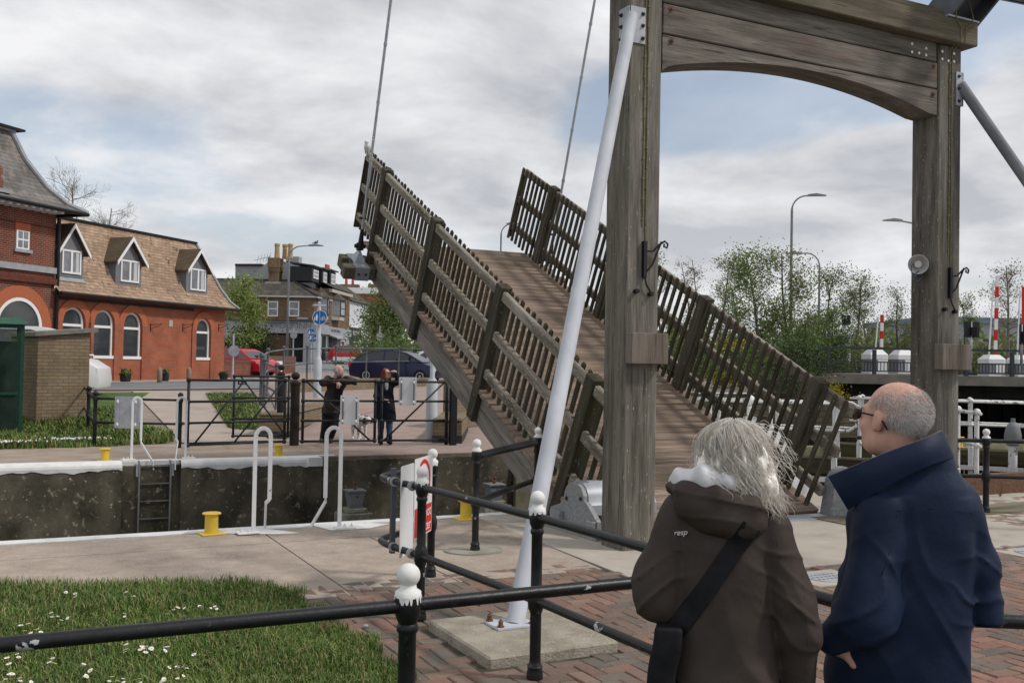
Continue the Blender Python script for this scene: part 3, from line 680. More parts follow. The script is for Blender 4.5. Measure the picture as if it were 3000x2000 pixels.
# ================================================================== the lifting leaf
TH = R(26.6); V0, Z0 = 8.85, .05
def leafpt(u, s, h): return np.array([u, V0 + s * math.cos(TH) - h * math.sin(TH), Z0 + s * math.sin(TH) + h * math.cos(TH)])
def leaf():
 t = thing('drawbridge_leaf', 'raised timber drawbridge deck with picket fences along both sides', 'drawbridge', (0, V0, Z0)); t.rotation_euler = (TH, 0, 0)
 UA, UB, S1 = 5.38, 8.62, 8.25
 b = MB(); n = 275; pitch = S1 / n
 for i in range(n):
  s0 = i * pitch; q = RS.uniform(.78, 1.12); bd = i // 5; rr = np.random.RandomState(bd + 50)
  q *= rr.uniform(.85, 1.12); w = rr.uniform(0, 1); gap = (i % 5 == 4)
  c = (np.array((1.0, .93, .84)) * w + np.array((.92, .86, .82)) * (1 - w)) * q
  h0 = rr.uniform(-.003, .003); x0 = UA + rr.uniform(-.012, .012)
  e = pitch * (.62 if gap else .50); d = .030 if gap else .018; c = c * (1.25 if RS.rand() < .12 else 1)
  xs = [x0, 6.2, 7.0, 7.8, UB]
  for k in range(4):
   a, cc = xs[k], xs[k + 1]
   b.add([(a, s0, h0 - d), (cc, s0, h0 - d), (a, s0 + e * .5, h0), (cc, s0 + e * .5, h0), (a, s0 + pitch - e * .5, h0), (cc, s0 + pitch - e * .5, h0), (a, s0 + pitch, h0 - d), (cc, s0 + pitch, h0 - d)],
      [(0, 1, 3, 2), (2, 3, 5, 4), (4, 5, 7, 6)], tuple(c * RS.uniform(.93, 1.05)))
  b.add([(x0, s0, -.05), (x0, s0 + pitch, -.05), (x0, s0 + pitch, h0 - .004), (x0, s0, h0 - .004)], [(0, 1, 2, 3)], tuple(c * .8))
 b.box((UA + .01, .0, -.055), (UB - .005, S1, -.02), (.5, .45, .4))
 b.build('deck', mat('grooved_deck_board', (.22, .178, .148), (.36, .30, .25), 3.2, .85, bump=.25, bscale=60, attr='tint', stretch=(.5, 2.2, 1), lo=.3, hi=.7,
      spots=((.10, .095, .055), 1.1, .60, .18), spots2=((.45, .42, .38), 70, .735, .02, (1, .5, 1))), t, attr=True)
 # fascias and joists
 for (a, c) in ((5.46, 5.56), (8.44, 8.54)):
  b = MB(); b.bbox((a, .25, -.27), (c, 8.05, -.056), .006); b.bbox((a - .004, .25, -.50), (c, 8.05, -.276), .006); b.build('fascia', WF, t)
 for s in np.arange(.8, 8, .9):
  b = MB(); b.box((5.57, s, -.40), (8.43, s + .12, -.06)); b.build('joist', WX, t)
 PS = (.61, 3.02, 5.44, 7.83)
 for side, (pa, pb, ra, rb, ka, kb) in (('l', (5.375, 5.525, 5.395, 5.465, 5.467, 5.50)), ('r', (8.475, 8.625, 8.535, 8.605, 8.50, 8.533))):
  for s in PS:
   b = MB(); b.bbox((pa, s - .09, -.47 if side == 'l' else .0), (pb, s + .09, 1.40), .008)
   b.add([(pa, s - .09, 1.40), (pb, s - .09, 1.40), (pb, s + .09, 1.40), (pa, s + .09, 1.40), ((pa + pb) / 2, s, 1.435)], [(0, 1, 4), (1, 2, 4), (2, 3, 4), (3, 0, 4)])
   if side == 'r': b.box((pa + .07, s - .09, -.47), (pb, s + .09, .0))
   p = b.build('post', WH, t)
   if side == 'l':
    b = MB(); bolts(b, [(pa, s - .03, -.12), (pa, s - .02, -.40)], (-1, 0, 0), .017, .012); b.build('bolt', RUST, p)
  E_ = 8.86 if side == 'l' else 9.08
  segs = [(.02 if side == 'l' else .0, PS[0] - .09)] + [(PS[i] + .09, PS[i + 1] - .09) for i in range(3)] + [(PS[3] + .09, E_)]
  for (s0, s1) in segs:
   for h0 in (.175, .70, 1.235):
    b = MB(); b.bbox((ra, s0 + .004, h0), (rb, s1 - .004, h0 + .125), .012); b.build('rail', WY, t)
   b = MB(); nk = max(2, int(round((s1 - s0) / .158)))
   for k in range(nk):
    s = s0 + (k + .5) * (s1 - s0) / nk + RS.uniform(-.006, .006); hh = 1.385 + RS.uniform(-.012, .012); tl = RS.uniform(-.006, .006)
    kk = ka if side == 'l' else ka - .036
    b.bar((kk + .017, s, .015), (kk + .017, s + tl, hh), .034, .050, up=(0, 1, 0))
    b.add([(kk, s - .025, hh), (kk + .034, s - .025, hh), (kk + .034, s + .025, hh), (kk, s + .025, hh), (kk + .017, s - .02, hh + .022), (kk + .017, s + .02, hh + .022)], [(0, 1, 4), (1, 2, 5, 4), (2, 3, 5), (3, 0, 4, 5)])
   b.build('picket_panel', WPK, t)
  b = MB(); b.bbox((ra - .01, E_ - .02, .03 if side == 'l' else .02), (rb + .03, E_ + .02, 1.30), .004); b.build('end_board', WH, t)
 # outriggers that take the lifting rods
 for (sx, a, bq) in ((-1, 4.90, 5.44), (1, 9.10, 8.56)):
  for (s, da) in ((7.60, .0), (8.02, .06)):
   b = MB(); b.bbox((a - sx * da * 0 + (da if sx < 0 else -da), s - .1, -.42), (bq, s + .1, -.21), .01); b.build('outrigger', WXG, t)
  b = MB(); x0, x1 = (5.09, 5.33) if sx < 0 else (8.67, 8.91)
  for s in (7.60, 8.02): b.box((x0, s - .108, -.43), (x1, s + .108, -.20))
  b.add([(x0 + .02, 7.68, -.198), (x1 - .02, 7.68, -.198), (x1 - .02, 7.96, -.198), (x0 + .02, 7.96, -.198), ((x0 + x1) / 2, 7.80, .0), ((x0 + x1) / 2, 7.84, .0)], [(0, 1, 4), (1, 2, 5, 4), (2, 3, 5), (3, 0, 4, 5)])
  b.build('shackle_plate', GALV, t)
  b = MB(); bolts(b, [((x0 + x1) / 2 - .06, 7.49, -.32), ((x0 + x1) / 2 + .06, 7.49, -.32)], (0, -1, 0), .016, .012); b.build('plate_bolt', BOLT, t)
leaf()
def rod(x, vtop, ztop, lab):
 p = leafpt(x, 7.82, .0); t = thing('lifting_rod', lab, 'lifting rod', p)
 q = V3((0, vtop - p[1], ztop - p[2])); b = MB(); d = unit(q); L_ = np.linalg.norm(q)
 b.tube([d * .30, q], .023, 10)
 for f in np.arange(.6, L_, .9): b.lathe([(.03, -.025), (.03, .025)], d * f, 10, d)
 b.build('rod', GALV, t, auto=50)
 b = MB(); b.tube([(0, 0, 0), d * .34], [.05, .03], 10); b.bbox((-.05, -.06, -.02), (.05, .06, .11), .01); b.lathe([(.035, -.09), (.035, .09)], (0, 0, .05), 10, (1, 0, 0)); b.build('turnbuckle', BLACKC, t)
 b = MB(); b.lathe([(.02, -.06), (.02, .06)], d * .52 + V3((-.02, 0, 0)), 8, (1, 0, 0)); b.build('pin', BOLT, t)
rod(5.21, 13.9, 9.35, 'long thin steel lifting rod rising beside the perched gull')
rod(8.80, 13.9, 9.4, 'long thin steel lifting rod rising behind the far picket fence')
# hinge bearings
def hinge_near():
 t = thing('hinge_bearing', 'grey cast hinge housing with a curved cover beside the base of the gantry post', 'hinge', (5.25, 8.72, 0))
 IRON = mat('scaly_grey_iron', (.19, .20, .21), (.33, .345, .36), 30, .55, metal=.2, bump=.5, bscale=60, lo=.3, hi=.62)
 b = MB(); b.bbox((-.12, -.50, .0), (.85, .62, .05), .004); b.build('base_plate', IRON, t)
 prof = [(-.43, .05), (-.43, .17), (-.22, .33)]
 for k in range(0, 11): a = math.pi * (1.0 - k / 10) ; prof.append((.02 + .20 * math.cos(a), .34 + .17 * math.sin(a)))
 prof += [(.30, .26), (.50, .20), (.50, .05)]
 b = MB(); b.prism([(-.06, p[0], p[1]) for p in prof], (.05, 0, 0)); b.build('cheek', IRON, t)
 b = MB(); b.bbox((-.115, -.42, .05), (-.065, -.30, .17), .004); b.bbox((-.115, .22, .05), (-.065, .42, .19), .004); b.build('rib', IRON, t)
 cov = [(-.22, .30)] + [(.02 + .21 * math.cos(math.pi * (1 - k / 12)), .34 + .185 * math.sin(math.pi * (1 - k / 12))) for k in range(13)] + [(.23, .2), (-.22, .2)]
 b = MB(); b.prism([(-.01, p[0], p[1]) for p in cov], (.8, 0, 0)); b.build('cover', LEAD, t, auto=35)
 b = MB(); bolts(b, [(-.062, -.12, .36), (-.062, .16, .33)], (-1, 0, 0), .016, .012); b.build('bolt', BOLT, t)
hinge_near()
def hinge_far():
 t = thing('hinge_bearing', 'grey cast hinge drum with a bolted round cap at the foot of the bridge deck', 'hinge', (8.78, 8.55, 0))
 IRON = MATS['scaly_grey_iron']
 r, cz = .20, .36; prof = [(-.27, .0), (-.20, cz + .06)]
 for k in range(1, 12): a = math.pi * (1.0 - k / 12) + .1; prof.append((r * math.cos(a), cz + r * math.sin(a)))
 prof += [(r, cz), (.18, .0)]
 b = MB(); b.prism([(p[0] * .9, -.05, p[1]) for p in prof], (0, .28, 0))
 ob = b.build('drum', IRON, t, auto=35)
 b = MB(); b.lathe([(.172, 0), (.172, .006), (.155, .008), (.150, .016), (0, .018)], (.0, -.052, cz), 28, (0, -1, 0))
 for k in range(6): a = k * math.pi / 3 + .3; b.lathe([(.016, 0), (.016, .012), (.0, .014)], (.125 * math.cos(a), -.07, cz + .125 * math.sin(a)), 8, (0, -1, 0))
 b.build('end_cap', mat('mottled_iron_cap', (.10, .105, .11), (.24, .25, .26), 26, .6, metal=.2, bump=.4), t, auto=40)
 b = MB(); b.prism([(.20, .02, cz + .19), (.30, .02, cz + .17), (.62, .02, .30), (.62, .02, 0), (.34, .02, 0), (.26, .02, .2)], (0, .16, 0)); b.prism([(.30, -.06, .0), (.30, -.06, .38), (.60, -.06, .26), (.60, -.06, 0)], (0, .06, 0)); b.build('stay', IRON, t)
 t.rotation_euler = (0, 0, R(-20))
hinge_far()
b = MB(); b.box((8.25, 8.02, -.02), (12.9, 8.62, .012)); o = b.build('timber_sill', wood('sill_timber', 0, (.17, .155, .12), (.28, .26, .21), green=.6)); tag(o, 'flat grey timber sill with tufts of grass at the foot of the bridge hinge', 'sill')
b = MB(); b.box((5.5, 8.50, .0), (8.55, 8.82, .010)); o = b.build('threshold_plate', LEAD); tag(o, 'thin metal threshold plate at the foot of the bridge deck', 'threshold')
# loudspeaker
def speaker():
 p = PV(2676, 775, 7.92); p = np.array([UR0 - .10, 7.86, p[2]]); t = thing('loudspeaker', 'round grey horn loudspeaker with a looped cable on the timber post', 'loudspeaker', p)
 ax = unit((-.70, -.70, -.12)); c = V3((-.02, 0, 0))
 G_ = mat('grey_plastic', (.42, .43, .43), (.48, .48, .48), 5, .5)
 b = MB(); b.lathe([(.05, -.10), (.072, -.09), (.075, -.02), (.085, .02), (.105, .07), (.110, .075), (.104, .075), (.08, .03), (.06, .0), (.02, -.01)], c, 24, ax); b.build('horn', G_, t, auto=50)
 b = MB(); b.lathe([(.040, -.01), (.040, .045), (.036, .052), (0, .054)], c, 20, ax); b.build('driver', mat('pale_plastic', (.55, .55, .54)), t, auto=50)
 b = MB(); b.box((.0, .03, -.14), (.098, .07, -.06)); b.bar((.05, .05, -.1), (-.05, .03, -.10), .03, .012); b.build('bracket', DGREY, t)
 b = MB(); b.tube([(-.08, .0, .0), (-.13, -.01, -.02), (-.14, -.02, -.10), (-.11, -.02, -.18), (-.05, -.02, -.20), (.03, -.02, -.15), (.04, .0, -.10)], .006, 6); b.tube([(-.02, -.02, -.08), (-.08, -.03, -.10), (-.10, -.03, -.16), (-.06, -.03, -.2)], .006, 6); b.build('cable', DGREY, t)
speaker()
# ================================================================== black pipe railings
def post_geo(b, x, y, z0=0.0, ht=.87, lo=.42, r=.031, collar=True, cut=True):
 pr = [(r * 1.45, 0), (r * 1.45, .035), (r * 1.25, .05), (r * 1.4, .065), (r * 1.02, .085), (r, .10), (r, lo - .07), (r * 1.12, lo - .06), (r * 1.4, lo - .035), (r * 1.5, lo), (r * 1.4, lo + .035), (r * 1.12, lo + .06), (r * .98, lo + .07),
    (r * .98, ht - .095), (r * 1.2, ht - .085), (r * 1.2, ht - .07), (r * 1.02, ht - .06), (r * 1.35, ht - .035), (r * 1.5, ht), (r * 1.4, ht + .03), (r * 1.0, ht + .045)]
 b.lathe([(a, h + z0) for a, h in pr], (x, y, 0), 18)
def finial_geo(b, x, y, z, r=.0405):
 b.lathe([(r * 1.12, -.03), (r * 1.1, -.012), (r * .72, -.002), (r * .66, .012)] + [(r * math.sin(a), .012 + r * .75 - r * math.cos(a)) for a in np.linspace(.72, math.pi, 13)], (x, y, z), 22)
PR = .0235
def ring(b, p, d, r=.036, w=.03): b.lathe([(r * .8, -w), (r, -w * .7), (r, w * .7), (r * .8, w)], p, 14, d)
def front_railing():
 t = thing('pipe_railing', 'chipped black pipe railing with white ball tops around the brick viewing area', 'railing', (2.6, 4.77, 0))
 o = V3((2.6, 4.77, 0))
 def bl(b, n, m, **k): b.v = [tuple(V3(p) - o) for p in b.v]; return b.build(n, m, t, **k)
 posts = [(1.25, 3.20), (2.605, 4.77), (2.49, 6.16), (3.06, 7.36), (2.68, 2.42), (-1.2, 3.23), (4.6, 1.25)]
 for k, (x, y) in enumerate(posts):
  b = MB(); post_geo(b, x, y); p = bl(b, 'post', BLACK if k != 1 else BLACK, auto=45)
  b = MB(); finial_geo(b, x, y, .93); q = bl(b, 'ball_finial', WPAINT, auto=60)
 def run(pts, z, n='rail', m=BLACK, r=PR):
  b = MB(); b.tube([(p[0], p[1], z) for p in pts], r, 16); bl(b, n, m, auto=60)
 A, C = posts[2], posts[3]
 # end loop from A round to C
 loop = [(2.605, 4.77), A]
 ctl = [(2.43, 6.55), (2.425, 6.72), (2.45, 6.82), (2.52, 6.90), (2.62, 6.98), C]
 loop += ctl
 def smooth(P, n=6):
  P = [V3((p[0], p[1], 0)) for p in P]; out = []
  for i in range(len(P) - 1):
   p0, p1, p2, p3 = P[max(i - 1, 0)], P[i], P[i + 1], P[min(i + 2, len(P) - 1)]
   for k in range(n):
    s = k / n; out.append(.5 * ((2 * p1) + (-p0 + p2) * s + (2 * p0 - 5 * p1 + 4 * p2 - p3) * s * s + (-p0 + 3 * p1 - 3 * p2 + p3) * s ** 3))
  out.append(P[-1]); return out
 lp = [(2.605, 4.77), A] ; sl_ = smooth([A] + ctl, 7)
 for z in (.87, .42):
  run([(2.605, 4.77), A], z); run([(p[0], p[1]) for p in sl_], z)
  run([(2.605, 4.77), (2.655, 3.2)], z); run([(2.655, 3.2), (2.68, 2.42)], z)
  run([(-3.5, 3.25), (-1.2, 3.23)], z); run([(-1.2, 3.23), (1.25, 3.20)], z); run([(1.25, 3.20), (2.655, 3.20)], z)
  run([(2.68, 2.42), (4.6, 1.25)], z)
 # white paint drips at the collars
 b = MB()
 for (x, y) in posts[:4]:
  for k in range(22):
   a = RS.uniform(0, 2 * math.pi); l_ = RS.uniform(.006, .028); w = RS.uniform(.006, .013)
   ca, sa = math.cos(a), math.sin(a); rr = .0475
   px, py = x + ca * rr * .96, y + sa * rr * .96; tx, ty = -sa * w, ca * w
   b.add([(px - tx, py - ty, .905), (px + tx, py + ty, .905), (x + ca * rr + tx * .3, y + sa * rr + ty * .3, .905 - l_), (x + ca * rr - tx * .3, y + sa * rr - ty * .3, .905 - l_), (x + ca * .03 - tx, y + sa * .03 - ty, .916), (x + ca * .03 + tx, y + sa * .03 + ty, .916)], [(0, 1, 2, 3), (0, 4, 5, 1)])
 bl(b, 'paint_drips', WPAINT)
front_railing()
def corner_railing():
 t = thing('pipe_railing', 'black pipe railing from a corner post on a round concrete patch to the lock edge', 'railing', (3.84, 8.2, 0))
 o = V3((3.84, 8.2, 0))
 def bl(b, n, m, **k): b.v = [tuple(V3(p) - o) for p in b.v]; return b.build(n, m, t, **k)
 for (x, y) in ((3.84, 8.2), (5.22, 9.58)):
  b = MB(); post_geo(b, x, y, lo=.44); bl(b, 'post', BLACK, auto=45); b = MB(); finial_geo(b, x, y, .93); bl(b, 'ball_finial', WPAINT, auto=60)
 for z in (.87, .44):
  b = MB(); b.tube([(3.84, 8.2, z), (5.22, 9.58, z)], PR, 14); bl(b, 'rail', BLACK, auto=60)
 b = MB(); n = 26
 pts = [(3.84 + (.27 + .02 * math.sin(3 * a)) * math.cos(a), 8.2 + (.21 + .02 * math.cos(2 * a)) * math.sin(a), .0) for a in np.linspace(0, 2 * math.pi, n, endpoint=False)]
 b.prism(pts, (0, 0, .012)); bl(b, 'concrete_patch', mat('grey_patch', (.22, .215, .17), (.33, .32, .27), 4, .9))
 t2 = thing('hoop_gate', 'open black hooped pipe gate hung on the corner post in front of the bridge', 'gate', (3.84, 8.2, 0))
 e = V3((5.52, 9.1, 0)); e = PZ(1618, 1505); e[2] = 0
 a = V3((3.89, 8.23, 0)); d = unit(e - a); e = a + d * min(np.linalg.norm(e - a), 1.75)
 b = MB(); b.tube([a + V3((0, 0, .85)), e + V3((0, 0, .85)) - d * .03, e + V3((0, 0, .83)), e + V3((0, 0, .02))], .024, 14); b.tube([a + V3((0, 0, .46)), e + V3((0, 0, .46))], .022, 12)
 b.v = [tuple(V3(p) - o) for p in b.v]; b.build('hoop', BLACKC, t2, auto=50)
 b = MB(); b.lathe([(.012, -.04), (.012, .05)], e + V3((0, 0, .40)), 8, d); b.lathe([(.035, -.03), (.035, .05)], e + V3((0, 0, .45)), 12, (0, 0, 1)); b.v = [tuple(V3(p) - o) for p in b.v]; b.build('latch', BLACKC, t2)
corner_railing()
def quay_railing():
 t = thing('pipe_railing', 'black pipe railing with a white ball top beside the lock gate rails', 'railing', (10.75, 8.3, 0))
 o = V3((10.75, 8.3, 0))
 P = [PZ(2888, 1502, 0)]; d = unit(PZ(3000, 1287, .87) - PZ(2880, 1284, .87)); P0 = P[0]
 def bl(b, n, m, **k): b.v = [tuple(V3(p) - o) for p in b.v]; return b.build(n, m, t, **k)
 posts = [P0 + d * 1.9 * k for k in (-.8, 0, 1, 2)]
 for p in posts[1:]:
  b = MB(); post_geo(b, p[0], p[1], lo=.44, r=.036); bl(b, 'post', BLACKC, auto=45); b = MB(); finial_geo(b, p[0], p[1], .93, .043); bl(b, 'ball_finial', WPAINT, auto=60)
 for z in (.87, .44):
  for i in range(3): b = MB(); b.tube([posts[i] + V3((0, 0, z - posts[i][2])), posts[i + 1] + V3((0, 0, z - posts[i + 1][2]))], .024, 12); bl(b, 'rail', BLACKC, auto=60)
quay_railing()
# ================================================================== the two signs on the end loop
REDS = mat('sign_red', (.60, .035, .03), rough=.45); WHS = mat('sign_white', (.74, .75, .76), (.68, .69, .70), 3, .45); BLS = mat('sign_black', (.015, .015, .017))
def plate(t, o, x, y, w, h, th=.003, r=.02, name='plate', m=WHS):
 """rounded plate centred at o, spanned by x and y"""
 x, y = unit(x), unit(y); n = np.cross(x, y); P = []
 for (cx, cy, a0) in ((w / 2 - r, h / 2 - r, 0), (-w / 2 + r, h / 2 - r, 90), (-w / 2 + r, -h / 2 + r, 180), (w / 2 - r, -h / 2 + r, 270)):
  for k in range(5): a = R(a0 + k * 22.5); P.append(V3(o) + x * (cx + r * math.cos(a)) + y * (cy + r * math.sin(a)) - n * th / 2)
 b = MB(); b.prism(P, n * th); return b.build(name, m, t)
def disc(t, o, x, y, r, name, m, r0=0.0, lift=.002, n=40):
 x, y = unit(x), unit(y); nn = np.cross(x, y); b = MB(); o = V3(o) + nn * lift
 vs = []
 for k in range(n): a = 2 * math.pi * k / n; e = x * math.cos(a) + y * math.sin(a); vs += [o + e * r, o + e * r0]
 b.add(vs, [(2 * k, 2 * ((k + 1) % n), 2 * ((k + 1) % n) + 1, 2 * k + 1) for k in range(n)]); return b.build(name, m, t)
def loop_signs():
 # plain back, clipped to the rail between the near post and the loop
 t = thing('sign_board', 'plain white back of a sign clipped by a grey channel to the railing loop', 'sign', (2.42, 6.45, .65))
 d = unit((-.05, .35, 0)); n = unit((-.99, -.14, 0))
 plate(t, (.085, .02, .03), (.62, .78, 0), (0, 0, 1), .30, .62, .003, .02, 'back_plate')
 for (yy) in (-.02, .18):
  b = MB(); b.box((-.0 + .0, .105 + yy * .0, -.36), (.04, .145, .44)); 
 b = MB(); b.bbox((.0, .095, -.28), (.035, .118, .31), .003); b.bbox((.0, .122, -.28), (.035, .130, .31), .003); b.build('channel', DGREY, t)
 b = MB()
 for z in (.22, -.23):
  for yy in (.07, -.19): b.lathe([(.031, -.006), (.034, -.006), (.034, .006), (.031, .006)], (.01 + (.0 if yy > 0 else .03), yy, z), 14, (.05, 1, 0)); b.tube([(.03, yy, z), (.075, yy, z + .03)], .004, 6)
 b.build('clip', GALV, t)
 # prohibition sign facing the bridge approach, fixed across the loop
 O = V3(PD(1240, 1452, 7.5)); t = thing('warning_sign', 'white and red prohibition sign reading Do not enter on the railing loop', 'sign', O); t.scale = (.78, .78, .72)
 x = unit((.55, .83, 0)); x = unit(PZ(1252, 1260, .9) - PZ(1252, 1260, .9) + V3((.62, .78, 0))); y = V3((0, 0, 1)); n = np.cross(x, y)
 plate(t, (0, 0, 0), x, y, .60, .82, .004, .025, 'plate')
 c = y * .16
 disc(t, c, x, y, .225, 'red_ring', REDS, .18, .004)
 b = MB(); q = n * .004
 hd = c + y * .10; b.add([hd + q + (x * math.cos(a) + y * math.sin(a)) * .030 for a in np.linspace(0, 2 * math.pi, 18, endpoint=False)], [tuple(range(18))])
 for P in ([(-.05, .06), (.05, .06), (.06, -.03), (.035, -.03), (.03, .03), (.03, -.14), (.005, -.14), (0, -.04), (-.005, -.14), (-.03, -.14), (-.03, .03), (-.035, -.03), (-.06, -.03)],):
  b.add([c + q + x * p[0] + y * p[1] for p in P], [tuple(range(len(P)))])
 b.build('walking_figure', BLS, t)
 b = MB(); s = unit(x - y); p = np.cross(n, s); L_ = .185
 b.add([c + n * .0055 + s * a * L_ + p * bb * .02 for a, bb in ((-1, -1), (1, -1), (1, 1), (-1, 1))], [(0, 1, 2, 3)]); b.build('red_bar', REDS, t)
 b = MB(); b.add([n * .004 + x * a + y * bb for a, bb in ((-.285, -.395), (.285, -.395), (.285, -.10), (-.285, -.10))], [(0, 1, 2, 3)]); b.build('red_panel', REDS, t)
 for k, s_ in enumerate(('Do not', 'enter')):
  text_mesh(s_, .155, WHS, 'lettering', t, axes(V3((0, 0, -.178 - .145 * k)) + n * .005 + x * .26, x, y), .0006, 'RIGHT')
 b = MB(); b.bar((-.0, 0, -.25) - n * .03 if False else V3((0, 0, -.25)) - n * .02 - x * .27, V3((0, 0, -.25)) - n * .02 + x * .27, .03, .03); b.bar(V3((0, 0, .25)) - n * .02 - x * .27, V3((0, 0, .25)) - n * .02 + x * .27, .03, .03); b.build('channel', DGREY, t)
loop_signs()
# the gull on the end of the near fence
# ================================================================== sculpting bodies as distance fields
class Fld:
 def __init__(s, lo, hi, h):
  s.lo = np.array(lo, np.float32); s.h = h; n = np.ceil((np.array(hi) - np.array(lo)) / h).astype(int) + 1
  ax = [s.lo[i] + np.arange(n[i], dtype=np.float32) * h for i in range(3)]
  s.X, s.Y, s.Z = np.meshgrid(*ax, indexing='ij')
def smin(a, b, k):
 hh = np.clip(.5 + .5 * (b - a) / k, 0, 1); return b * (1 - hh) + a * hh - k * hh * (1 - hh)
def smax(a, b, k): return -smin(-a, -b, k)
def ell(P, c, r):
 x, y, z = [(P[i] - c[i]) / r[i] for i in range(3)]; k0 = np.sqrt(x * x + y * y + z * z)
 k1 = np.sqrt((x / r[0]) ** 2 + (y / r[1]) ** 2 + (z / r[2]) ** 2); return k0 * (k0 - 1) / np.maximum(k1, 1e-6)
def cone(P, a, b, ra, rb, flat=None):
 a, b = V3(a), V3(b); d = b - a; L = d @ d
 px, py, pz = P[0] - a[0], P[1] - a[1], P[2] - a[2]
 t = np.clip((px * d[0] + py * d[1] + pz * d[2]) / L, 0, 1)
 return np.sqrt((px - d[0] * t) ** 2 + (py - d[1] * t) ** 2 + (pz - d[2] * t) ** 2) - (ra + (rb - ra) * t)
def limb(P, pts, rs, k=.02):
 d = None
 for i in range(len(pts) - 1):
  q = cone(P, pts[i], pts[i + 1], rs[i], rs[i + 1]); d = q if d is None else smin(d, q, k)
 return d
def loft(P, tab, p=2.3):
 """tab rows: z, cx, cy, ax, ay"""
 T = np.array(tab, np.float32); z = P[2]; g = [np.interp(z, T[:, 0], T[:, i]).astype(np.float32) for i in range(1, 5)]
 x = np.abs(P[0] - g[0]) / g[2]; y = np.abs(P[1] - g[1]) / g[3]
 d = ((x ** p + y ** p) ** (1 / p) - 1) * np.minimum(g[2], g[3])
 return np.maximum(d, np.maximum(T[0, 0] - z, z - T[-1, 0]))
def wob(P, s, seed=0.0):
 """cheap smooth noise in -1..1"""
 x, y, z = P[0] * s + seed, P[1] * s + seed * 1.7, P[2] * s - seed
 a = np.sin(x + 1.7 * np.sin(z * .8 + y * .6)) * np.cos(y * 1.1 + 1.3 * np.sin(x * .7 + 1)) + .6 * np.sin(1.9 * z + 1.5 * np.sin(1.3 * x + y))
 return a / 1.6
def crz(t): return np.maximum(0, 1 - 1.35 * np.sqrt(np.abs(np.sin(t * .5)) + .01))
def net(fl, D):
 """surface nets"""
 S = D < 0; nx, ny, nz = D.shape; C = (nx - 1, ny - 1, nz - 1)
 acc = np.zeros(C + (3,), np.float32); cnt = np.zeros(C, np.float32)
 def sl(o): return tuple(slice(o[i], o[i] + C[i]) for i in range(3))
 corners = [(i, j, k) for i in (0, 1) for j in (0, 1) for k in (0, 1)]
 for a in corners:
  for ax in range(3):
   if a[ax]: continue
   b = list(a); b[ax] = 1; da, db = D[sl(a)], D[sl(b)]; m = (da < 0) != (db < 0)
   t = np.where(m, da / np.where(m, da - db, 1), 0)
   for c in range(3): acc[..., c] += np.where(m, a[c] + (t if c == ax else 0), 0)
   cnt += m
 act = cnt > 0; idx = -np.ones(C, np.int64); idx[act] = np.arange(act.sum())
 I = np.argwhere(act); V = (I + acc[act] / cnt[act][:, None]) * fl.h + fl.lo
 F_ = []
 for ax in range(3):
  u, w = [(1, 2), (2, 0), (0, 1)][ax]
  s0 = [slice(None)] * 3; s1 = [slice(None)] * 3; s0[ax] = slice(0, -1); s1[ax] = slice(1, None)
  m = S[tuple(s0)] != S[tuple(s1)]; E = np.argwhere(m)
  E = E[(E[:, u] > 0) & (E[:, w] > 0) & (E[:, u] < D.shape[u] - 1) & (E[:, w] < D.shape[w] - 1)]
  q = []
  for du, dw in ((-1, -1), (0, -1), (0, 0), (-1, 0)):
   e = E.copy(); e[:, u] += du; e[:, w] += dw; q.append(idx[e[:, 0], e[:, 1], e[:, 2]])
  q = np.stack(q, 1); inside = S[tuple(E.T)]; q[~inside] = q[~inside][:, ::-1]; F_.append(q)
 return V, np.concatenate(F_)
def sdf_obj(name, fn, lo, hi, h, m, parent, smooth=2):
 fl = Fld(lo, hi, h); D = fn((fl.X, fl.Y, fl.Z)).astype(np.float32)
 V, Fq = net(fl, D)
 for _ in range(smooth):     # relax the net slightly
  A = np.zeros_like(V); n = np.zeros(len(V))
  for k in range(4):
   for kk in (k - 1, (k + 1) % 4): np.add.at(A, Fq[:, k], V[Fq[:, kk]]); np.add.at(n, Fq[:, k], 1)
  V = V * .5 + .5 * A / np.maximum(n, 1)[:, None]
 me = bpy.data.meshes.new(name); me.from_pydata(V.tolist(), [], Fq.tolist()); me.materials.append(m); me.shade_smooth()
 o = bpy.data.objects.new(name, me); COL.objects.link(o)
 bm = bmesh.new(); bm.from_mesh(me); bmesh.ops.recalc_face_normals(bm, faces=bm.faces); bm.to_mesh(me); bm.free()
 if parent is not None: o.parent = parent
 return o
def surf_y(fn, x, z, y0=-.45, y1=.1):
 ys = np.linspace(y0, y1, 220).astype(np.float32); d = fn((np.full_like(ys, x), ys, np.full_like(ys, z))); i = np.argmax(d < 0)
 return float(ys[i]) if (d < 0).any() else None
def frame(c, yaw, pitch=0.0, roll=0.0, s=1.0):
 """canonical head: +y is the face. yaw about z, pitch lifts the face"""
 Mx = (Matrix.Rotation(yaw, 3, 'Z') @ Matrix.Rotation(pitch, 3, 'X') @ Matrix.Rotation(roll, 3, 'Y'))
 A = np.array(Mx); c = V3(c)
 def to(P):
  q = [(P[i] - c[i]) / s for i in range(3)]
  return [A[0][j] * q[0] + A[1][j] * q[1] + A[2][j] * q[2] for j in range(3)]
 def out(p): return A @ (V3(p) * s) + c
 return to, out, s, A
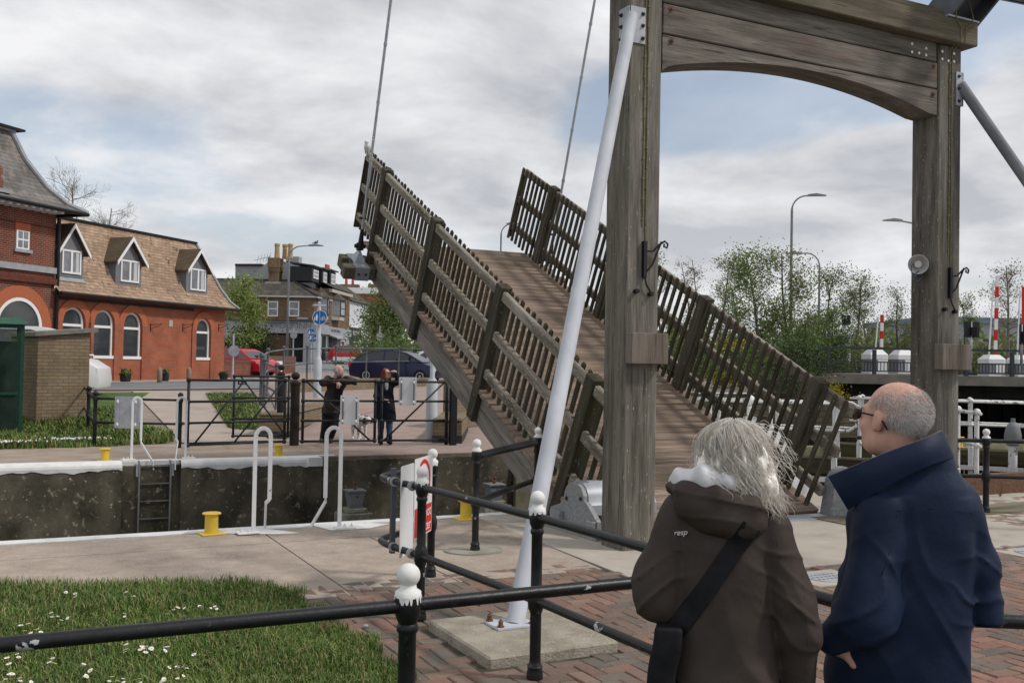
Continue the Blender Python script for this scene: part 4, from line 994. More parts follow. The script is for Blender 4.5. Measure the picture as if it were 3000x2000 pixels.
def head_sdf(fr, neck=True, neck_to=None, female=False):
 to, out, s, A = fr
 def f(P):
  p = to(P)
  d = ell(p, (0, -.018, .032), (.076, .098, .084))
  d = smin(d, ell(p, (0, .030, -.030), (.060, .064, .086)), .03)
  d = smin(d, ell(p, (0, .058, -.088), (.034 if not female else .028, .032, .026)), .03)
  d = smin(d, cone(p, (-.035, .015, -.075), (.035, .015, -.075), .035, .035), .03)
  d = smin(d, ell(p, (0, .080, .022), (.050, .018, .011)), .012)
  for e in (-1, 1):
   d = smax(d, -ell(p, (e * .031, .104, .002), (.018, .016, .012)), .012); d = smin(d, ell(p, (e * .031, .079, .001), (.0125, .0125, .0115)), .003)
   d = smin(d, ell(p, (e * .040, .062, -.030), (.022, .022, .018)), .02)
   ear = np.maximum(ell(p, (e * .080, -.008, -.004), (.012, .021, .035)), -ell(p, (e * .093, .0, -.001), (.010, .010, .020))); d = smin(d, ear, .006)
  d = smin(d, cone(p, (0, .089, .012), (0, .114, -.026), .007, .0125), .010); d = smin(d, cone(p, (-.011, .100, -.030), (.011, .100, -.030), .008, .008), .008)
  d = smin(d, ell(p, (0, .090, -.051), (.024, .011, .006)), .006); d = smin(d, ell(p, (0, .088, -.063), (.021, .011, .007)), .005)
  d = smax(d, -cone(p, (-.022, .103, -.0565), (.022, .103, -.0565), .0035, .0035), .004)
  return smin(d * s, cone(P, out((0, -.028, -.05)), neck_to if neck_to is not None else out((0, -.05, -.19)), .056 * s, .064 * s), .03)
 return f
SKIN = mat('ruddy_skin', (.50, .27, .205), (.62, .38, .30), 16, .5, bump=.12, bscale=220, lo=.3, hi=.7, sss=.15, bdist=.001, spots=((.42, .15, .11), 9, .60, .12))
SKIN2 = mat('pale_skin', (.48, .28, .21), (.56, .35, .27), 20, .5, sss=.1, spots=((.45, .19, .15), 12, .6, .12))
NAVY = mat('navy_jacket_cloth', (.0075, .0145, .036), (.011, .020, .048), 4, .55, bump=.5, bscale=15, bdist=.006, spec=.14, detail=3)
NAVYD = mat('navy_lining', (.004, .005, .010), rough=.8)
BROWN = mat('brown_jacket_cloth', (.046, .036, .031), (.064, .051, .044), 4, .66, bump=.5, bscale=14, bdist=.006, spec=.1)
BLKC = mat('black_cloth', (.007, .007, .009), (.012, .012, .014), 30, .7, bump=.2, bscale=200, bdist=.001)
DENIM = mat('blue_denim', (.035, .07, .13), (.06, .105, .18), 14, .8)
TROU = mat('dark_trousers', (.010, .011, .016), (.016, .017, .023), 8, .8)
SHOE = mat('brown_shoe', (.05, .03, .02), (.08, .05, .035), 12, .6)
def person(lab, px, dep, ang=0.0, z=0.0):
 """an Empty on the ground; local y points away along the line of sight at that place"""
 a = math.atan((px - 1500) / F); yaw = YAW + a
 d = np.array([math.sin(YAW), math.cos(YAW)]) * dep + np.array([math.cos(YAW), -math.sin(YAW)]) * dep * (px - 1500) / F
 return thing('person', lab, 'person', (d[0], d[1], z), -yaw + ang)
def strip(name, m, parent, A, B, th=.006, rows=5, bulge=0.0, bdir=(0, -1, 0)):
 """band between two polylines, with thickness"""
 A = [V3(p) for p in A]; B = [V3(p) for p in B]; n = len(A); b = MB(); vs = []; nrm = []
 G_ = [[A[i] * (1 - r) + B[i] * r + V3(bdir) * bulge * math.sin(math.pi * r) for r in np.linspace(0, 1, rows)] for i in range(n)]
 for i in range(n):
  for r in range(rows):
   t1 = G_[min(i + 1, n - 1)][r] - G_[max(i - 1, 0)][r]; t2 = G_[i][min(r + 1, rows - 1)] - G_[i][max(r - 1, 0)]; nn = unit(np.cross(t1, t2)); vs.append(G_[i][r] + nn * th / 2); nrm.append(nn)
 m_ = len(vs); vs2 = [v - n_ * th for v, n_ in zip(vs, nrm)]; f = []
 for i in range(n - 1):
  for r in range(rows - 1):
   q = (i * rows + r, i * rows + r + 1, (i + 1) * rows + r + 1, (i + 1) * rows + r); f.append(q); f.append(tuple(m_ + k for k in q[::-1]))
 for i in range(n - 1):
  for r in (0, rows - 1): q = (i * rows + r, (i + 1) * rows + r); f.append((q[0], q[1], m_ + q[1], m_ + q[0]))
 for i in (0, n - 1):
  for r in range(rows - 1): q = (i * rows + r, i * rows + r + 1); f.append((q[0], q[1], m_ + q[1], m_ + q[0]))
 b.add(vs + vs2, f); return b.build(name, m, parent, auto=60)
def dense(pts, n=8):
 P = [V3(p) for p in pts]; out = []
 for i in range(len(P) - 1):
  p0, p1, p2, p3 = P[max(i - 1, 0)], P[i], P[i + 1], P[min(i + 2, len(P) - 1)]
  for k in range(n):
   s = k / n; out.append(.5 * ((2 * p1) + (-p0 + p2) * s + (2 * p0 - 5 * p1 + 4 * p2 - p3) * s * s + (-p0 + 3 * p1 - 3 * p2 + p3) * s ** 3))
 out.append(P[-1]); return out
def hand_sdf(P, c, d, n, s=1.0, curl=.5):
 """a hand at c pointing along d, back of the hand towards n"""
 c, d, n = V3(c), unit(d), unit(n); w = unit(np.cross(d, n))
 D = cone(P, c, c + d * .055 * s, .026 * s, .030 * s); D = smin(D, cone(P, c + w * .012 * s + d * .02 * s, c - w * .02 * s + d * .07 * s, .022 * s, .022 * s), .02 * s)
 for k, (o, L_) in enumerate(((-.030, .066), (-.010, .078), (.010, .072), (.030, .056))):
  a = c + d * .075 * s + w * o * s; b = a + (d * (1 - .35 * curl) - n * .6 * curl) * L_ * .5 * s; e = b + (d * (1 - curl) - n * curl) * L_ * .5 * s
  D = smin(D, limb(P, [a - d * .02 * s, a, b, e], [.011 * s, .0105 * s, .0095 * s, .008 * s], .005), .008 * s)
 a = c + d * .015 * s - w * .028 * s; D = smin(D, limb(P, [a, a + (d * .6 - w * .7) * .035 * s, a + (d * .9 - w * .75 - n * .2) * .062 * s], [.014 * s, .012 * s, .009 * s], .006), .012 * s)
 return D
# ------------------------------------------------------------------ the man in the navy jacket
def man_navy():
 t = person('person seen from behind in a navy jacket and sunglasses, balding with short grey hair', 2680, 3.0)
 hc = (-.058, 0, 1.552); fr = frame(hc, R(52), R(9), 0, 1.0); to, out, s, A = fr
 hf = head_sdf(fr, neck_to=(.02, 0, 1.36))
 def body(P):
  d = hf(P); d = smin(d, loft(P, [(.80, -.02, 0, .14, .10), (1.1, 0, 0, .15, .11), (1.25, .02, 0, .14, .10), (1.36, .02, 0, .07, .07)]), .04)
  d = smin(d, limb(P, [(.13, .03, 1.28), (.18, .05, 1.07), (.14, .09, .93)], [.05, .042, .032]), .02)
  d = smin(d, limb(P, [(-.09, -.11, 1.25), (-.10, -.15, 1.0), (-.205, -.13, .885)], [.05, .042, .029]), .02)
  d = smin(d, hand_sdf(P, (-.195, -.105, .875), (.5, .6, -.5), (-.7, -.5, .2), .9, .5), .012)
  d = smin(d, hand_sdf(P, (.135, .095, .925), (-.5, .5, -.6), (.6, .3, .2), 1.0, .4), .012)
  for e in (-1, 1): d = smin(d, limb(P, [(-.02 + e * .085, 0, .82), (-.03 + e * .09, .01, .45), (-.03 + e * .09, -.0, .07)], [.08, .055, .045]), .03)
  return d
 sdf_obj('body', body, (-.36, -.30, .02), (.28, .28, 1.70), .0075, SKIN, t, 1)
 # a finer skin for the head only is not needed: the head is refined by its own features
 tab = [(.62, -.045, 0, .205, .145), (.80, -.042, 0, .200, .145), (1.0, -.035, 0, .195, .143), (1.12, -.012, 0, .180, .135), (1.22, .008, 0, .168, .128), (1.30, .022, 0, .150, .118), (1.36, .027, 0, .125, .105), (1.41, .027, 0, .095, .09), (1.45, .025, 0, .085, .085)]
 def jacket(P):
  d = loft(P, tab, 2.35)
  ra = limb(P, [(.115, .02, 1.305), (.172, .05, 1.12), (.205, .05, .962)], [.074, .060, .048], .03)
  ra = np.maximum(ra, .962 - P[2] - .0)
  la = limb(P, [(-.085, -.085, 1.285), (-.115, -.150, 1.03), (-.118, -.165, .985), (-.218, -.140, .91)], [.078, .074, .068, .050], .045)
  d = smin(d, ell(P, (-.085, -.05, 1.235), (.10, .085, .115)), .05); d = smin(d, ell(P, (-.02, -.03, 1.33), (.10, .085, .075)), .05)
  d = smin(d, ra, .014); d = smin(d, la, .012)
  # folds: soft long drags down the back, tight creases at the elbow and under the arms
  dr = np.exp(-((P[2] - 1.0) / .30) ** 2)
  d = d - .0085 * dr * crz(P[0] * 30 + P[2] * 11 + 2.4 * wob(P, 6, 2.0)) * np.clip((1.28 - P[2]) * 6, 0, 1)
  d = d + .004 * wob(P, 21, 5.0) * (P[2] < 1.34)
  e1 = np.exp(-(((P[0] + .12) / .10) ** 2 + ((P[1] + .16) / .13) ** 2 + ((P[2] - 1.02) / .15) ** 2))
  d = d - .015 * e1 * crz((P[2] * .8 - P[0] * .75) * 60 + 2.8 * wob(P, 12, 1.0))
  e2 = np.exp(-(((P[0] - .19) / .08) ** 2 + ((P[2] - 1.06) / .13) ** 2))
  d = d - .011 * e2 * crz((P[2] + P[0] * .5) * 66 + 2.4 * wob(P, 14, 3.0))
  e3 = np.exp(-(((P[0] + .02) / .10) ** 2 + ((P[2] - 1.18) / .12) ** 2))
  d = d - .009 * e3 * crz((P[0] * .8 + P[2] * .45) * 55 + 2 * wob(P, 9, 7.0))
  return d
 sdf_obj('jacket', jacket, (-.36, -.30, .56), (.31, .24, 1.50), .006, NAVY, t, 1)
 bot = dense([(-.178, -.10, 1.285), (-.105, -.138, 1.342), (-.03, -.138, 1.393), (.045, -.112, 1.432), (.098, -.05, 1.448), (.105, .02, 1.445), (.075, .09, 1.43), (-.03, .12, 1.36), (-.15, .09, 1.25)])
 top = dense([(-.236, -.070, 1.375), (-.155, -.125, 1.418), (-.065, -.13, 1.462), (.02, -.105, 1.498), (.068, -.045, 1.520), (.072, .02, 1.518), (.045, .085, 1.50), (-.07, .115, 1.44), (-.225, .05, 1.36)])
 strip('collar', NAVY, t, bot, top, .012, 6, .012, (0, -1, .2))
 b = MB(); b.tube([p + V3((0, 0, .001)) for p in top], .0035, 6); b.build('collar_piping', mat('grey_piping', (.10, .095, .10)), t, True)
 # yoke and sleeve seams lie on the cloth
 def seam(pts, r=.0022):
  P = [];
  for x, z in pts:
   y = surf_y(jacket, x, z)
   if y is not None: P.append((x, y + .001, z))
  if len(P) > 2:
   b = MB(); b.tube(P, r, 5); b.build('seam', NAVYD, t, True)
 seam([(x, 1.292 + .012 * math.cos((x - .05) * 14)) for x in np.linspace(-.045, .165, 26)])
 seam([(-.045 - .05 * (1 - math.cos(q)) , 1.30 - .22 * q / 1.6 - .0) for q in np.linspace(0, 1.5, 20)], .0018)
 seam([(x, .70 + .01 * math.sin(x * 8)) for x in np.linspace(-.2, .14, 20)])
 # cuff opening
 b = MB(); b.tube([(.205, .05, .968), (.206, .05, .955)], [.046, .046], 16); b.build('cuff', NAVYD, t)
 # hair: short grey stubble round the back and sides, thin on the crown
 b = MB(); n = 0
 pal = [(.74, .72, .70), (.62, .60, .58), (.46, .44, .42), (.84, .82, .81)]
 tries = RS.normal(size=(36000, 3))
 for v in tries:
  v = v / np.linalg.norm(v); c0 = V3((0, -.018, .032)); p = c0 + v * np.array((.0768, .0988, .0848))
  x, y, z = p
  bald = math.exp(-(((x) / .072) ** 4 + ((y - .01) / .085) ** 4)) if z > .02 else 0
  front = np.clip((y - .035 - .25 * max(0, -z) + (0.02 if abs(x) > .05 and z < .03 else 0)) / .02, 0, 1)
  low = np.clip((-.045 - z) / .02, 0, 1)
  if z < -.035 and y > -.03: continue
  pr = (1 - .97 * min(1, bald * 1.35)) * (1 - front) * (1 - low)
  if abs(x) > .066 and -.035 < z < .03 and -.03 < y < .025: continue
  if RS.rand() > pr: continue
  d = unit(v * .45 + np.array((0, -.55, -.55)) + RS.normal(size=3) * .18); L_ = RS.uniform(.006, .012); w = unit(np.cross(d, v)) * .00055
  b.add([out(p - w), out(p + w), out(p + d * L_ + v * .003)], [(0, 1, 2)], pal[RS.randint(4)]); n += 1
 b.build('hair', mat('grey_stubble', (1, 1, 1), (.85, .85, .85), 30, .6, attr='tint'), t, attr=True)
 # sunglasses
 g = MB()
 for e in (-1, 1):
  g.tube([out((e * .062, .094, .012)), out((e * .079, .070, .010)), out((e * .083, -.005, .012)), out((e * .082, -.030, .0)), out((e * .078, -.046, -.020))], .0026, 6)
  g.tube([out((e * .012, .113, .010)), out((0, .116, .012)), out((-e * .012, .113, .010))], .0022, 6)
 gl = g.build('sunglasses', BLKC, t, True)
 g = MB()
 for e in (-1, 1):
  pts = []
  for k in range(14):
   a = 2 * math.pi * k / 14; q = (abs(math.cos(a)) ** .7 * math.copysign(1, math.cos(a)), abs(math.sin(a)) ** .7 * math.copysign(1, math.sin(a)))
   pts.append(out((e * (.038 + .028 * q[0]), .110 - .014 * max(0, .038 + .028 * q[0] - .03) / .03, -.003 + .021 * q[1])))
  g.prism(pts, A @ V3((0, .004, 0)))
 g.build('lens', mat('sunglass_lens', (.008, .008, .01), rough=.06, spec=.8), gl)
 # trousers and shoes
 def trou(P):
  d = loft(P, [(.70, -.03, 0, .165, .12), (.90, -.03, 0, .165, .12)], 2.2)
  for e in (-1, 1): d = smin(d, limb(P, [(-.03 + e * .085, 0, .80), (-.03 + e * .09, .01, .45), (-.03 + e * .09, 0, .05)], [.095, .075, .062]), .04)
  return np.maximum(d, .03 - P[2])
 sdf_obj('trousers', trou, (-.30, -.18, .0), (.22, .18, .95), .012, TROU, t)
 def sh(P):
  d = None
  for e in (-1, 1): q = limb(P, [(-.03 + e * .09, -.02, .045), (-.07 + e * .10, .16, .04)], [.045, .042]); d = q if d is None else np.minimum(d, q)
  return np.maximum(d, .0 - P[2])
 sdf_obj('shoes', sh, (-.3, -.12, -.02), (.2, .28, .12), .01, SHOE, t)
man_navy()
# ------------------------------------------------------------------ the woman in the brown jacket
def hair_mat():
 m = mat('white_hair', (.95, .95, .95), (1, 1, 1), 12, .45, attr='tint', spec=.5); t = m.node_tree; b = t.nodes['Principled BSDF']; out = [n for n in t.nodes if n.type == 'OUTPUT_MATERIAL'][0]
 tr = N(t, 'ShaderNodeBsdfTranslucent'); mx = N(t, 'ShaderNodeMixShader'); mx.inputs[0].default_value = .45; LK(t, b.inputs['Base Color'].links[0].from_socket, tr.inputs[0]); LK(t, b.outputs[0], mx.inputs[1]); LK(t, tr.outputs[0], mx.inputs[2]); LK(t, mx.outputs[0], out.inputs[0]); return m
def woman_brown():
 t = person('person with wavy white hair, seen from behind in a hooded brown jacket with shoulder bag', 2143, 2.92)
 fr = frame((.008, 0, 1.425), R(22), R(4), 0, .95); to, out, s, A = fr
 hf = head_sdf(fr, neck_to=(-.01, .0, 1.24), female=True)
 def body(P):
  d = hf(P); d = smin(d, loft(P, [(.75, 0, 0, .12, .09), (1.0, 0, 0, .11, .09), (1.18, -.01, 0, .12, .09), (1.28, -.01, 0, .07, .06)]), .04)
  d = smin(d, limb(P, [(.12, 0, 1.2), (.185, -.02, 1.0), (.20, .05, .80)], [.045, .038, .028]), .02)
  d = smin(d, limb(P, [(-.14, 0, 1.24), (-.20, -.03, 1.02), (-.13, .10, .97)], [.045, .038, .028]), .02)
  d = smin(d, hand_sdf(P, (.198, .058, .79), (-.2, .3, -.9), (.9, .2, .1), .92, .4), .012)
  d = smin(d, hand_sdf(P, (-.125, .11, .965), (.8, .35, -.2), (0, .9, .3), .92, .4), .012)
  for e in (-1, 1): d = smin(d, limb(P, [(e * .075, 0, .78), (e * .08, .01, .43), (e * .08, 0, .07)], [.075, .05, .04]), .03)
  return d
 sdf_obj('body', body, (-.30, -.22, .02), (.30, .30, 1.58), .009, SKIN2, t, 1)
 tab = [(.60, -.005, 0, .185, .145), (.78, -.010, 0, .160, .135), (.95, -.012, 0, .148, .125), (1.08, -.012, 0, .143, .12), (1.18, -.014, 0, .143, .115), (1.245, -.018, 0, .135, .105), (1.29, -.02, 0, .115, .09), (1.33, -.02, 0, .075, .07)]
 def jk(P):
  d = loft(P, tab, 2.3)
  ra = limb(P, [(.105, 0, 1.235), (.178, -.025, 1.03), (.196, -.02, .95), (.196, .03, .76)], [.070, .064, .060, .048], .03)
  la = limb(P, [(-.130, 0, 1.262), (-.196, -.035, 1.09), (-.198, -.035, 1.03), (-.12, .10, .975)], [.072, .066, .066, .048], .04)
  d = smin(d, ra, .012); d = smin(d, la, .012)
  d = d - .006 * crz(P[0] * 24 + P[2] * 13 + 2.5 * wob(P, 7, 2.6)) * np.clip((1.2 - P[2]) * 5, 0, 1)
  d = d + .0032 * wob(P, 24, 4.0)
  for (cx, cz, ph, w) in ((-.20, 1.05, 1.0, .012), (.185, 1.0, 3.0, .010), (.15, 1.15, 5., .007)):
   e = np.exp(-(((P[0] - cx) / .085) ** 2 + ((P[2] - cz) / .13) ** 2)); sg = 1 if cx > 0 else -1
   d = d - w * 1.2 * e * crz((P[2] + sg * P[0] * .7) * 64 + 2.7 * wob(P, 13, ph))
  return d
 sdf_obj('jacket', jk, (-.32, -.24, .54), (.31, .22, 1.38), .006, BROWN, t, 1)
 def hood(P):
  q = (P[0], P[1], P[2] + .18 * (P[0] + .03))
  d = ell(q, (-.025, -.085, 1.292), (.132, .075, .076))
  d = smin(d, limb(P, [(-.165, -.02, 1.345), (-.125, -.10, 1.352), (-.03, -.135, 1.342), (.06, -.115, 1.318), (.115, -.03, 1.288)], [.020, .022, .022, .022, .018], .02), .02)
  d = d - .007 * crz(P[2] * 85 + 14 * P[0] + 2.4 * wob(P, 12, 3.3)) * np.exp(-((P[2] - 1.31) / .05) ** 2) + .003 * wob(P, 30, 1.1)
  return smax(d, -ell(q, (-.02, .03, 1.40), (.09, .10, .09)), .02)
 sdf_obj('hood', hood, (-.22, -.22, 1.18), (.16, .10, 1.42), .005, BROWN, t, 1)
 def scarf(P):
  d = limb(P, [(-.155, .03, 1.352), (-.125, -.045, 1.368), (-.06, -.095, 1.385), (.01, -.10, 1.375)], [.030, .034, .033, .025], .03)
  return d + .006 * np.sin(P[0] * 90 + P[2] * 40 + 2 * wob(P, 16, .4))
 sdf_obj('scarf', scarf, (-.22, -.16, 1.29), (.06, .10, 1.44), .005, mat('white_scarf', (.58, .58, .60), (.68, .68, .70), 20, .8), t, 1)
 def seam(pts, r=.0018):
  P = []
  for x, z in pts:
   y = surf_y(jk, x, z)
   if y is not None: P.append((x, y + .001, z))
  if len(P) > 2: b = MB(); b.tube(P, r, 5); b.build('seam', mat('brown_seam', (.028, .022, .02)), t, True)
 seam([(x, 1.172 - .004 * math.cos(x * 9)) for x in np.linspace(-.165, .145, 30)])
 seam([(.128 + .02 * math.sin(q * 2) - .0 * q, 1.235 - .24 * q) for q in np.linspace(0, 1, 16)])
 seam([(-.140 - .012 * math.sin(q * 2), 1.26 - .2 * q) for q in np.linspace(0, 1, 16)])
 seam([(.200 + .02 * q, 1.14 - .24 * q) for q in np.linspace(0, 1, 16)])
 seam([(x, .735) for x in np.linspace(-.15, .15, 20)])
 # strap and bag
 Ls, Rs = [], []
 for q in np.linspace(0, 1, 26):
  x = .062 + (-.158 - .062) * q; z = 1.262 + (.93 - 1.262) * q
  for (lst, e) in ((Ls, -1), (Rs, 1)):
   xx, zz = x + e * .027 * .83, z - e * .027 * .56; y = surf_y(lambda P: np.minimum(jk(P), hood(P) + .004), xx, zz)
   lst.append((xx, (y if y is not None else -.11) - .006, zz))
 strip('strap', BLKC, t, Ls, Rs, .005, 3)
 def bag(P):
  c = (-.170, -.05, .87); d = np.maximum(np.maximum(np.abs(P[0] - c[0] - .12 * (P[2] - .9)) - .018, np.abs(P[1] - c[1]) - .08), np.abs(P[2] - c[2]) - .075)
  return d - .022 + .004 * wob(P, 24, 2)
 sdf_obj('bag', bag, (-.28, -.22, .74), (-.08, .10, 1.02), .008, BLKC, t)
 # script on the shoulder blade
 px, pz = -.138, 1.225; y = surf_y(jk, px, pz)
 text_mesh('tresp', .024, mat('white_thread', (.70, .69, .68)), 'chest_script', t, axes((px, (y or -.1) - .007, pz), (.93, -.34, .16), (.22, 0, .97)), .001)
 # hair
 b = MB(); pal = [(.93, .90, .86), (.88, .83, .75), (.96, .94, .91), (.80, .73, .62), (.92, .88, .82)]
 c0 = V3((.010, .0, 1.452)); rad = np.array((.092, .102, .088))
 clumps = [(RS.uniform(-math.pi, math.pi), RS.uniform(0, 6.28), RS.uniform(.75, 1.25), RS.uniform(-.4, 1.0), RS.uniform(.0, 1.0)) for _ in range(95)]
 def strand(az, p0, ph, fq, dr, ln, off, r, wild=0.0):
  pts = []; n = 20; pol0 = p0; L0 = .195 + .035 * ln
  arc = 0; pos = None; wv = 0
  for k in range(n):
   sft = k / (n - 1) * L0
   pol = pol0 + sft / .092
   if pol < 1.72:
    dv = np.array((math.sin(pol) * math.sin(az), -math.sin(pol) * math.cos(az), math.cos(pol))); base = c0 + dv * (rad + off); last = base; lp = sft
   else:
    ex = sft - lp; dv = np.array((math.sin(az), -math.cos(az), 0)); base = last + np.array((dr * .22 * ex + dv[0] * ex * .06, dv[1] * ex * .12 , -ex * .97))
   am = (.002 + .0085 * min(1, sft / .11)) * (1 + wild); w = math.sin(sft * 66 * fq + ph) * am; w2 = math.cos(sft * 60 * fq + ph * 1.3) * am * .7
   tn = np.array((math.cos(az), math.sin(az), 0)); pts.append(base + tn * w + dv * (w2 + wild * .02 * sft / L0))
  return pts
 for i in range(1500):
  az0, ph, fq, dr, ln = clumps[RS.randint(95)]; az = az0 + RS.normal() * .12
  if abs(az) > 2.35 and RS.rand() < .75: continue
  if az > .55: dr = abs(dr) * .9 + .35; ln = ln + .8
  p0 = RS.uniform(.05, .9); off = RS.uniform(.006, .016) * (.8 + .2 * math.sin(ph))
  wild = 0 if RS.rand() > .05 else RS.uniform(.5, 1.6)
  P = strand(az, p0, ph + RS.normal() * .28, fq, dr + RS.normal() * .25, ln + RS.normal() * .35, off, .001, wild)
  b.tube(P, [.00075] * 16 + [.0007, .0006, .0005, .0003], 3, False, tuple(np.array(pal[RS.randint(5)]) * (.90 + .12 * math.sin(ph * 3) ** 2)))
 for i in range(34):     # wind-blown flyaways
  az = RS.uniform(.3, 2.0); st = c0 + np.array((math.sin(az) * .08, -math.cos(az) * .08, RS.uniform(.0, .085))); d = unit((1, RS.uniform(-.4, .3), RS.uniform(-.1, .5))); P = []
  for k in range(14): q = k / 13; P.append(st + d * .10 * q * RS.uniform(.95, 1.05) + np.array((0, 0, -.09 * q * q + .012 * math.sin(q * 7 + i))))
  b.tube(P, .0007, 3, False, (.8, .77, .72))
 hr = b.build('hair', hair_mat(), t, True, attr=True)
 def skull(P): return ell(P, tuple(c0), tuple(rad * 1.0)) 
 def under(P):
  az = np.arctan2(P[0] - .01, -(P[1] - .02)); d = smin(ell(P, tuple(c0), tuple(rad + .005)), ell(P, (.006, -.025, 1.412), (.100, .080, .062)), .03)
  d = smin(d, limb(P, [(.065, -.04, 1.42), (.095, -.05, 1.365), (.108, -.05, 1.345)], [.045, .036, .022]), .03)
  return d + .0045 * np.sin(az * 13 + 1.6 * wob(P, 16, 2) + 30 * (1.5 - P[2])) + .0025 * np.sin(az * 31 + 2 * wob(P, 22, 5) + 46 * P[2])
 o = sdf_obj('hair_base', lambda P: np.maximum(under(P), P[1] - .055 - .6 * np.maximum(P[2] - 1.44, 0)), (-.13, -.14, 1.30), (.16, .14, 1.57), .0045, mat('hair_shade', (.86, .82, .75), (.94, .91, .86), 14, .6), t, 1)
 def leg(P):
  d = loft(P, [(.66, 0, 0, .15, .11), (.85, 0, 0, .14, .11)], 2.2)
  for e in (-1, 1): d = smin(d, limb(P, [(e * .075, 0, .75), (e * .08, .01, .43), (e * .08, 0, .06)], [.085, .065, .052]), .04)
  return np.maximum(d, .03 - P[2])
 sdf_obj('trousers', leg, (-.2, -.16, .0), (.2, .16, .88), .012, TROU, t)
 def sh(P):
  d = None
  for e in (-1, 1): q = limb(P, [(e * .08, -.02, .04), (e * .085 - .02, .15, .035)], [.04, .037]); d = q if d is None else np.minimum(d, q)
  return np.maximum(d, -P[2])
 sdf_obj('shoes', sh, (-.16, -.1, -.02), (.16, .26, .1), .01, BLKC, t)
woman_brown()
# ------------------------------------------------------------------ the couple and the dog across the lock
GZ = 0.03
def man_far():
 t = person('bald bearded person in a dark brown coat leaning folded arms on the black gate', 982, 20.35, 0, .02)
 # local x to the viewer's right, y away, z up
 fr = frame((.085, -.05, 1.475), R(-90 - 32 + 0), R(2), 0, 1.0); to, out, s, A = fr
 hf = head_sdf(fr, neck_to=(.03, .04, 1.30))
 E1, E2 = (-.24, -.14, 1.22), (.40, -.20, 1.26)
 SL, SR = (-.12, .03, 1.30), (.22, .02, 1.30)
 H1, H2 = (.08, -.30, 1.25), (.04, -.26, 1.265)
 def body(P):
  d = hf(P); d = smin(d, limb(P, [SL, E1, H1], [.05, .04, .03]), .02); d = smin(d, limb(P, [SR, E2, H2], [.05, .04, .03]), .02)
  d = smin(d, loft(P, [(.6, -.06, .12, .13, .1), (1.2, .05, .05, .16, .1), (1.32, .05, .04, .08, .07)]), .04)
  d = smin(d, hand_sdf(P, (.07, -.31, 1.24), (.1, -.12, -1), (0, -1, 0), 1.0, .35), .012); d = smin(d, hand_sdf(P, (.04, -.28, 1.262), (-1, -.2, .05), (0, -.3, 1), 1.0, .4), .012)
  for (a, b_) in (((-.12, .12, .62), (-.20, .18, .08)), ((.0, .12, .62), (-.06, .12, .08))): d = smin(d, cone(P, a, b_, .08, .045), .03)
  return d
 sdf_obj('body', body, (-.38, -.48, .04), (.52, .32, 1.64), .013, SKIN2, t, 1)
 CO = mat('dark_brown_coat', (.036, .028, .028), (.052, .041, .040), 6, .85, bump=.3)
 def coat(P):
  d = loft(P, [(.60, -.06, .10, .20, .14), (.80, -.03, .10, .185, .135), (1.0, .0, .08, .18, .125), (1.18, .05, .05, .185, .115), (1.28, .05, .04, .15, .10), (1.35, .05, .03, .08, .08)], 2.3)
  d = smin(d, limb(P, [SL, E1, (.02, -.28, 1.25)], [.075, .068, .052], .03), .04); d = smin(d, limb(P, [SR, E2, (.10, -.25, 1.265)], [.075, .068, .052], .03), .04)
  return d + .008 * np.sin(P[0] * 30 + P[2] * 25 + 2 * wob(P, 9, 1)) + .005 * wob(P, 25, 3)
 sdf_obj('coat', coat, (-.38, -.42, .56), (.52, .30, 1.42), .014, CO, t, 1)
 sdf_obj('shirt', lambda P: ell(P, (.09, -.07, 1.05), (.085, .05, .30)), (-.02, -.14, .72), (.2, .0, 1.38), .014, BLKC, t)
 def tr(P):
  d = loft(P, [(.55, -.06, .1, .165, .13), (.75, -.05, .1, .17, .13)], 2.2)
  d = smin(d, limb(P, [(-.13, .12, .62), (-.16, .14, .34), (-.20, .18, .07)], [.10, .085, .075]), .04); d = smin(d, limb(P, [(.02, .1, .62), (.02, .06, .36), (-.07, .12, .07)], [.10, .085, .075]), .04)
  return np.maximum(d, .06 - P[2])
 sdf_obj('trousers', tr, (-.34, -.1, .02), (.2, .34, .8), .016, TROU, t)
 def sh(P): return np.maximum(np.minimum(limb(P, [(-.20, .20, .05), (-.24, .06, .045)], [.05, .045]), limb(P, [(-.07, .14, .05), (-.04, .0, .045)], [.05, .045])), -P[2])
 sdf_obj('shoes', sh, (-.34, -.1, -.02), (.06, .3, .14), .012, SHOE, t)
 # short grey hair and beard
 sdf_obj('hair', lambda P: np.maximum(hf(P) - .006, -smax(ell(to(P), (0, .03, .14), (.075, .115, .085)), -9e9 + 0 * P[0], .01)) if False else np.maximum(np.maximum(hf(P) - .006, to(P)[1] - .015), np.maximum(to(P)[2] - .06, -.06 - to(P)[2])), (-.1, -.2, 1.35), (.25, .1, 1.62), .009, mat('short_grey_hair', (.30, .28, .27), (.42, .40, .38), 60, .9), t)
 sdf_obj('beard', lambda P: np.maximum(np.maximum(hf(P) - .006, .035 - to(P)[1]), np.maximum(to(P)[2] + .045, -.125 - to(P)[2])), (-.1, -.2, 1.30), (.25, .1, 1.6), .008, mat('short_grey_beard', (.24, .20, .18), (.36, .32, .30), 60, .9), t)
man_far()
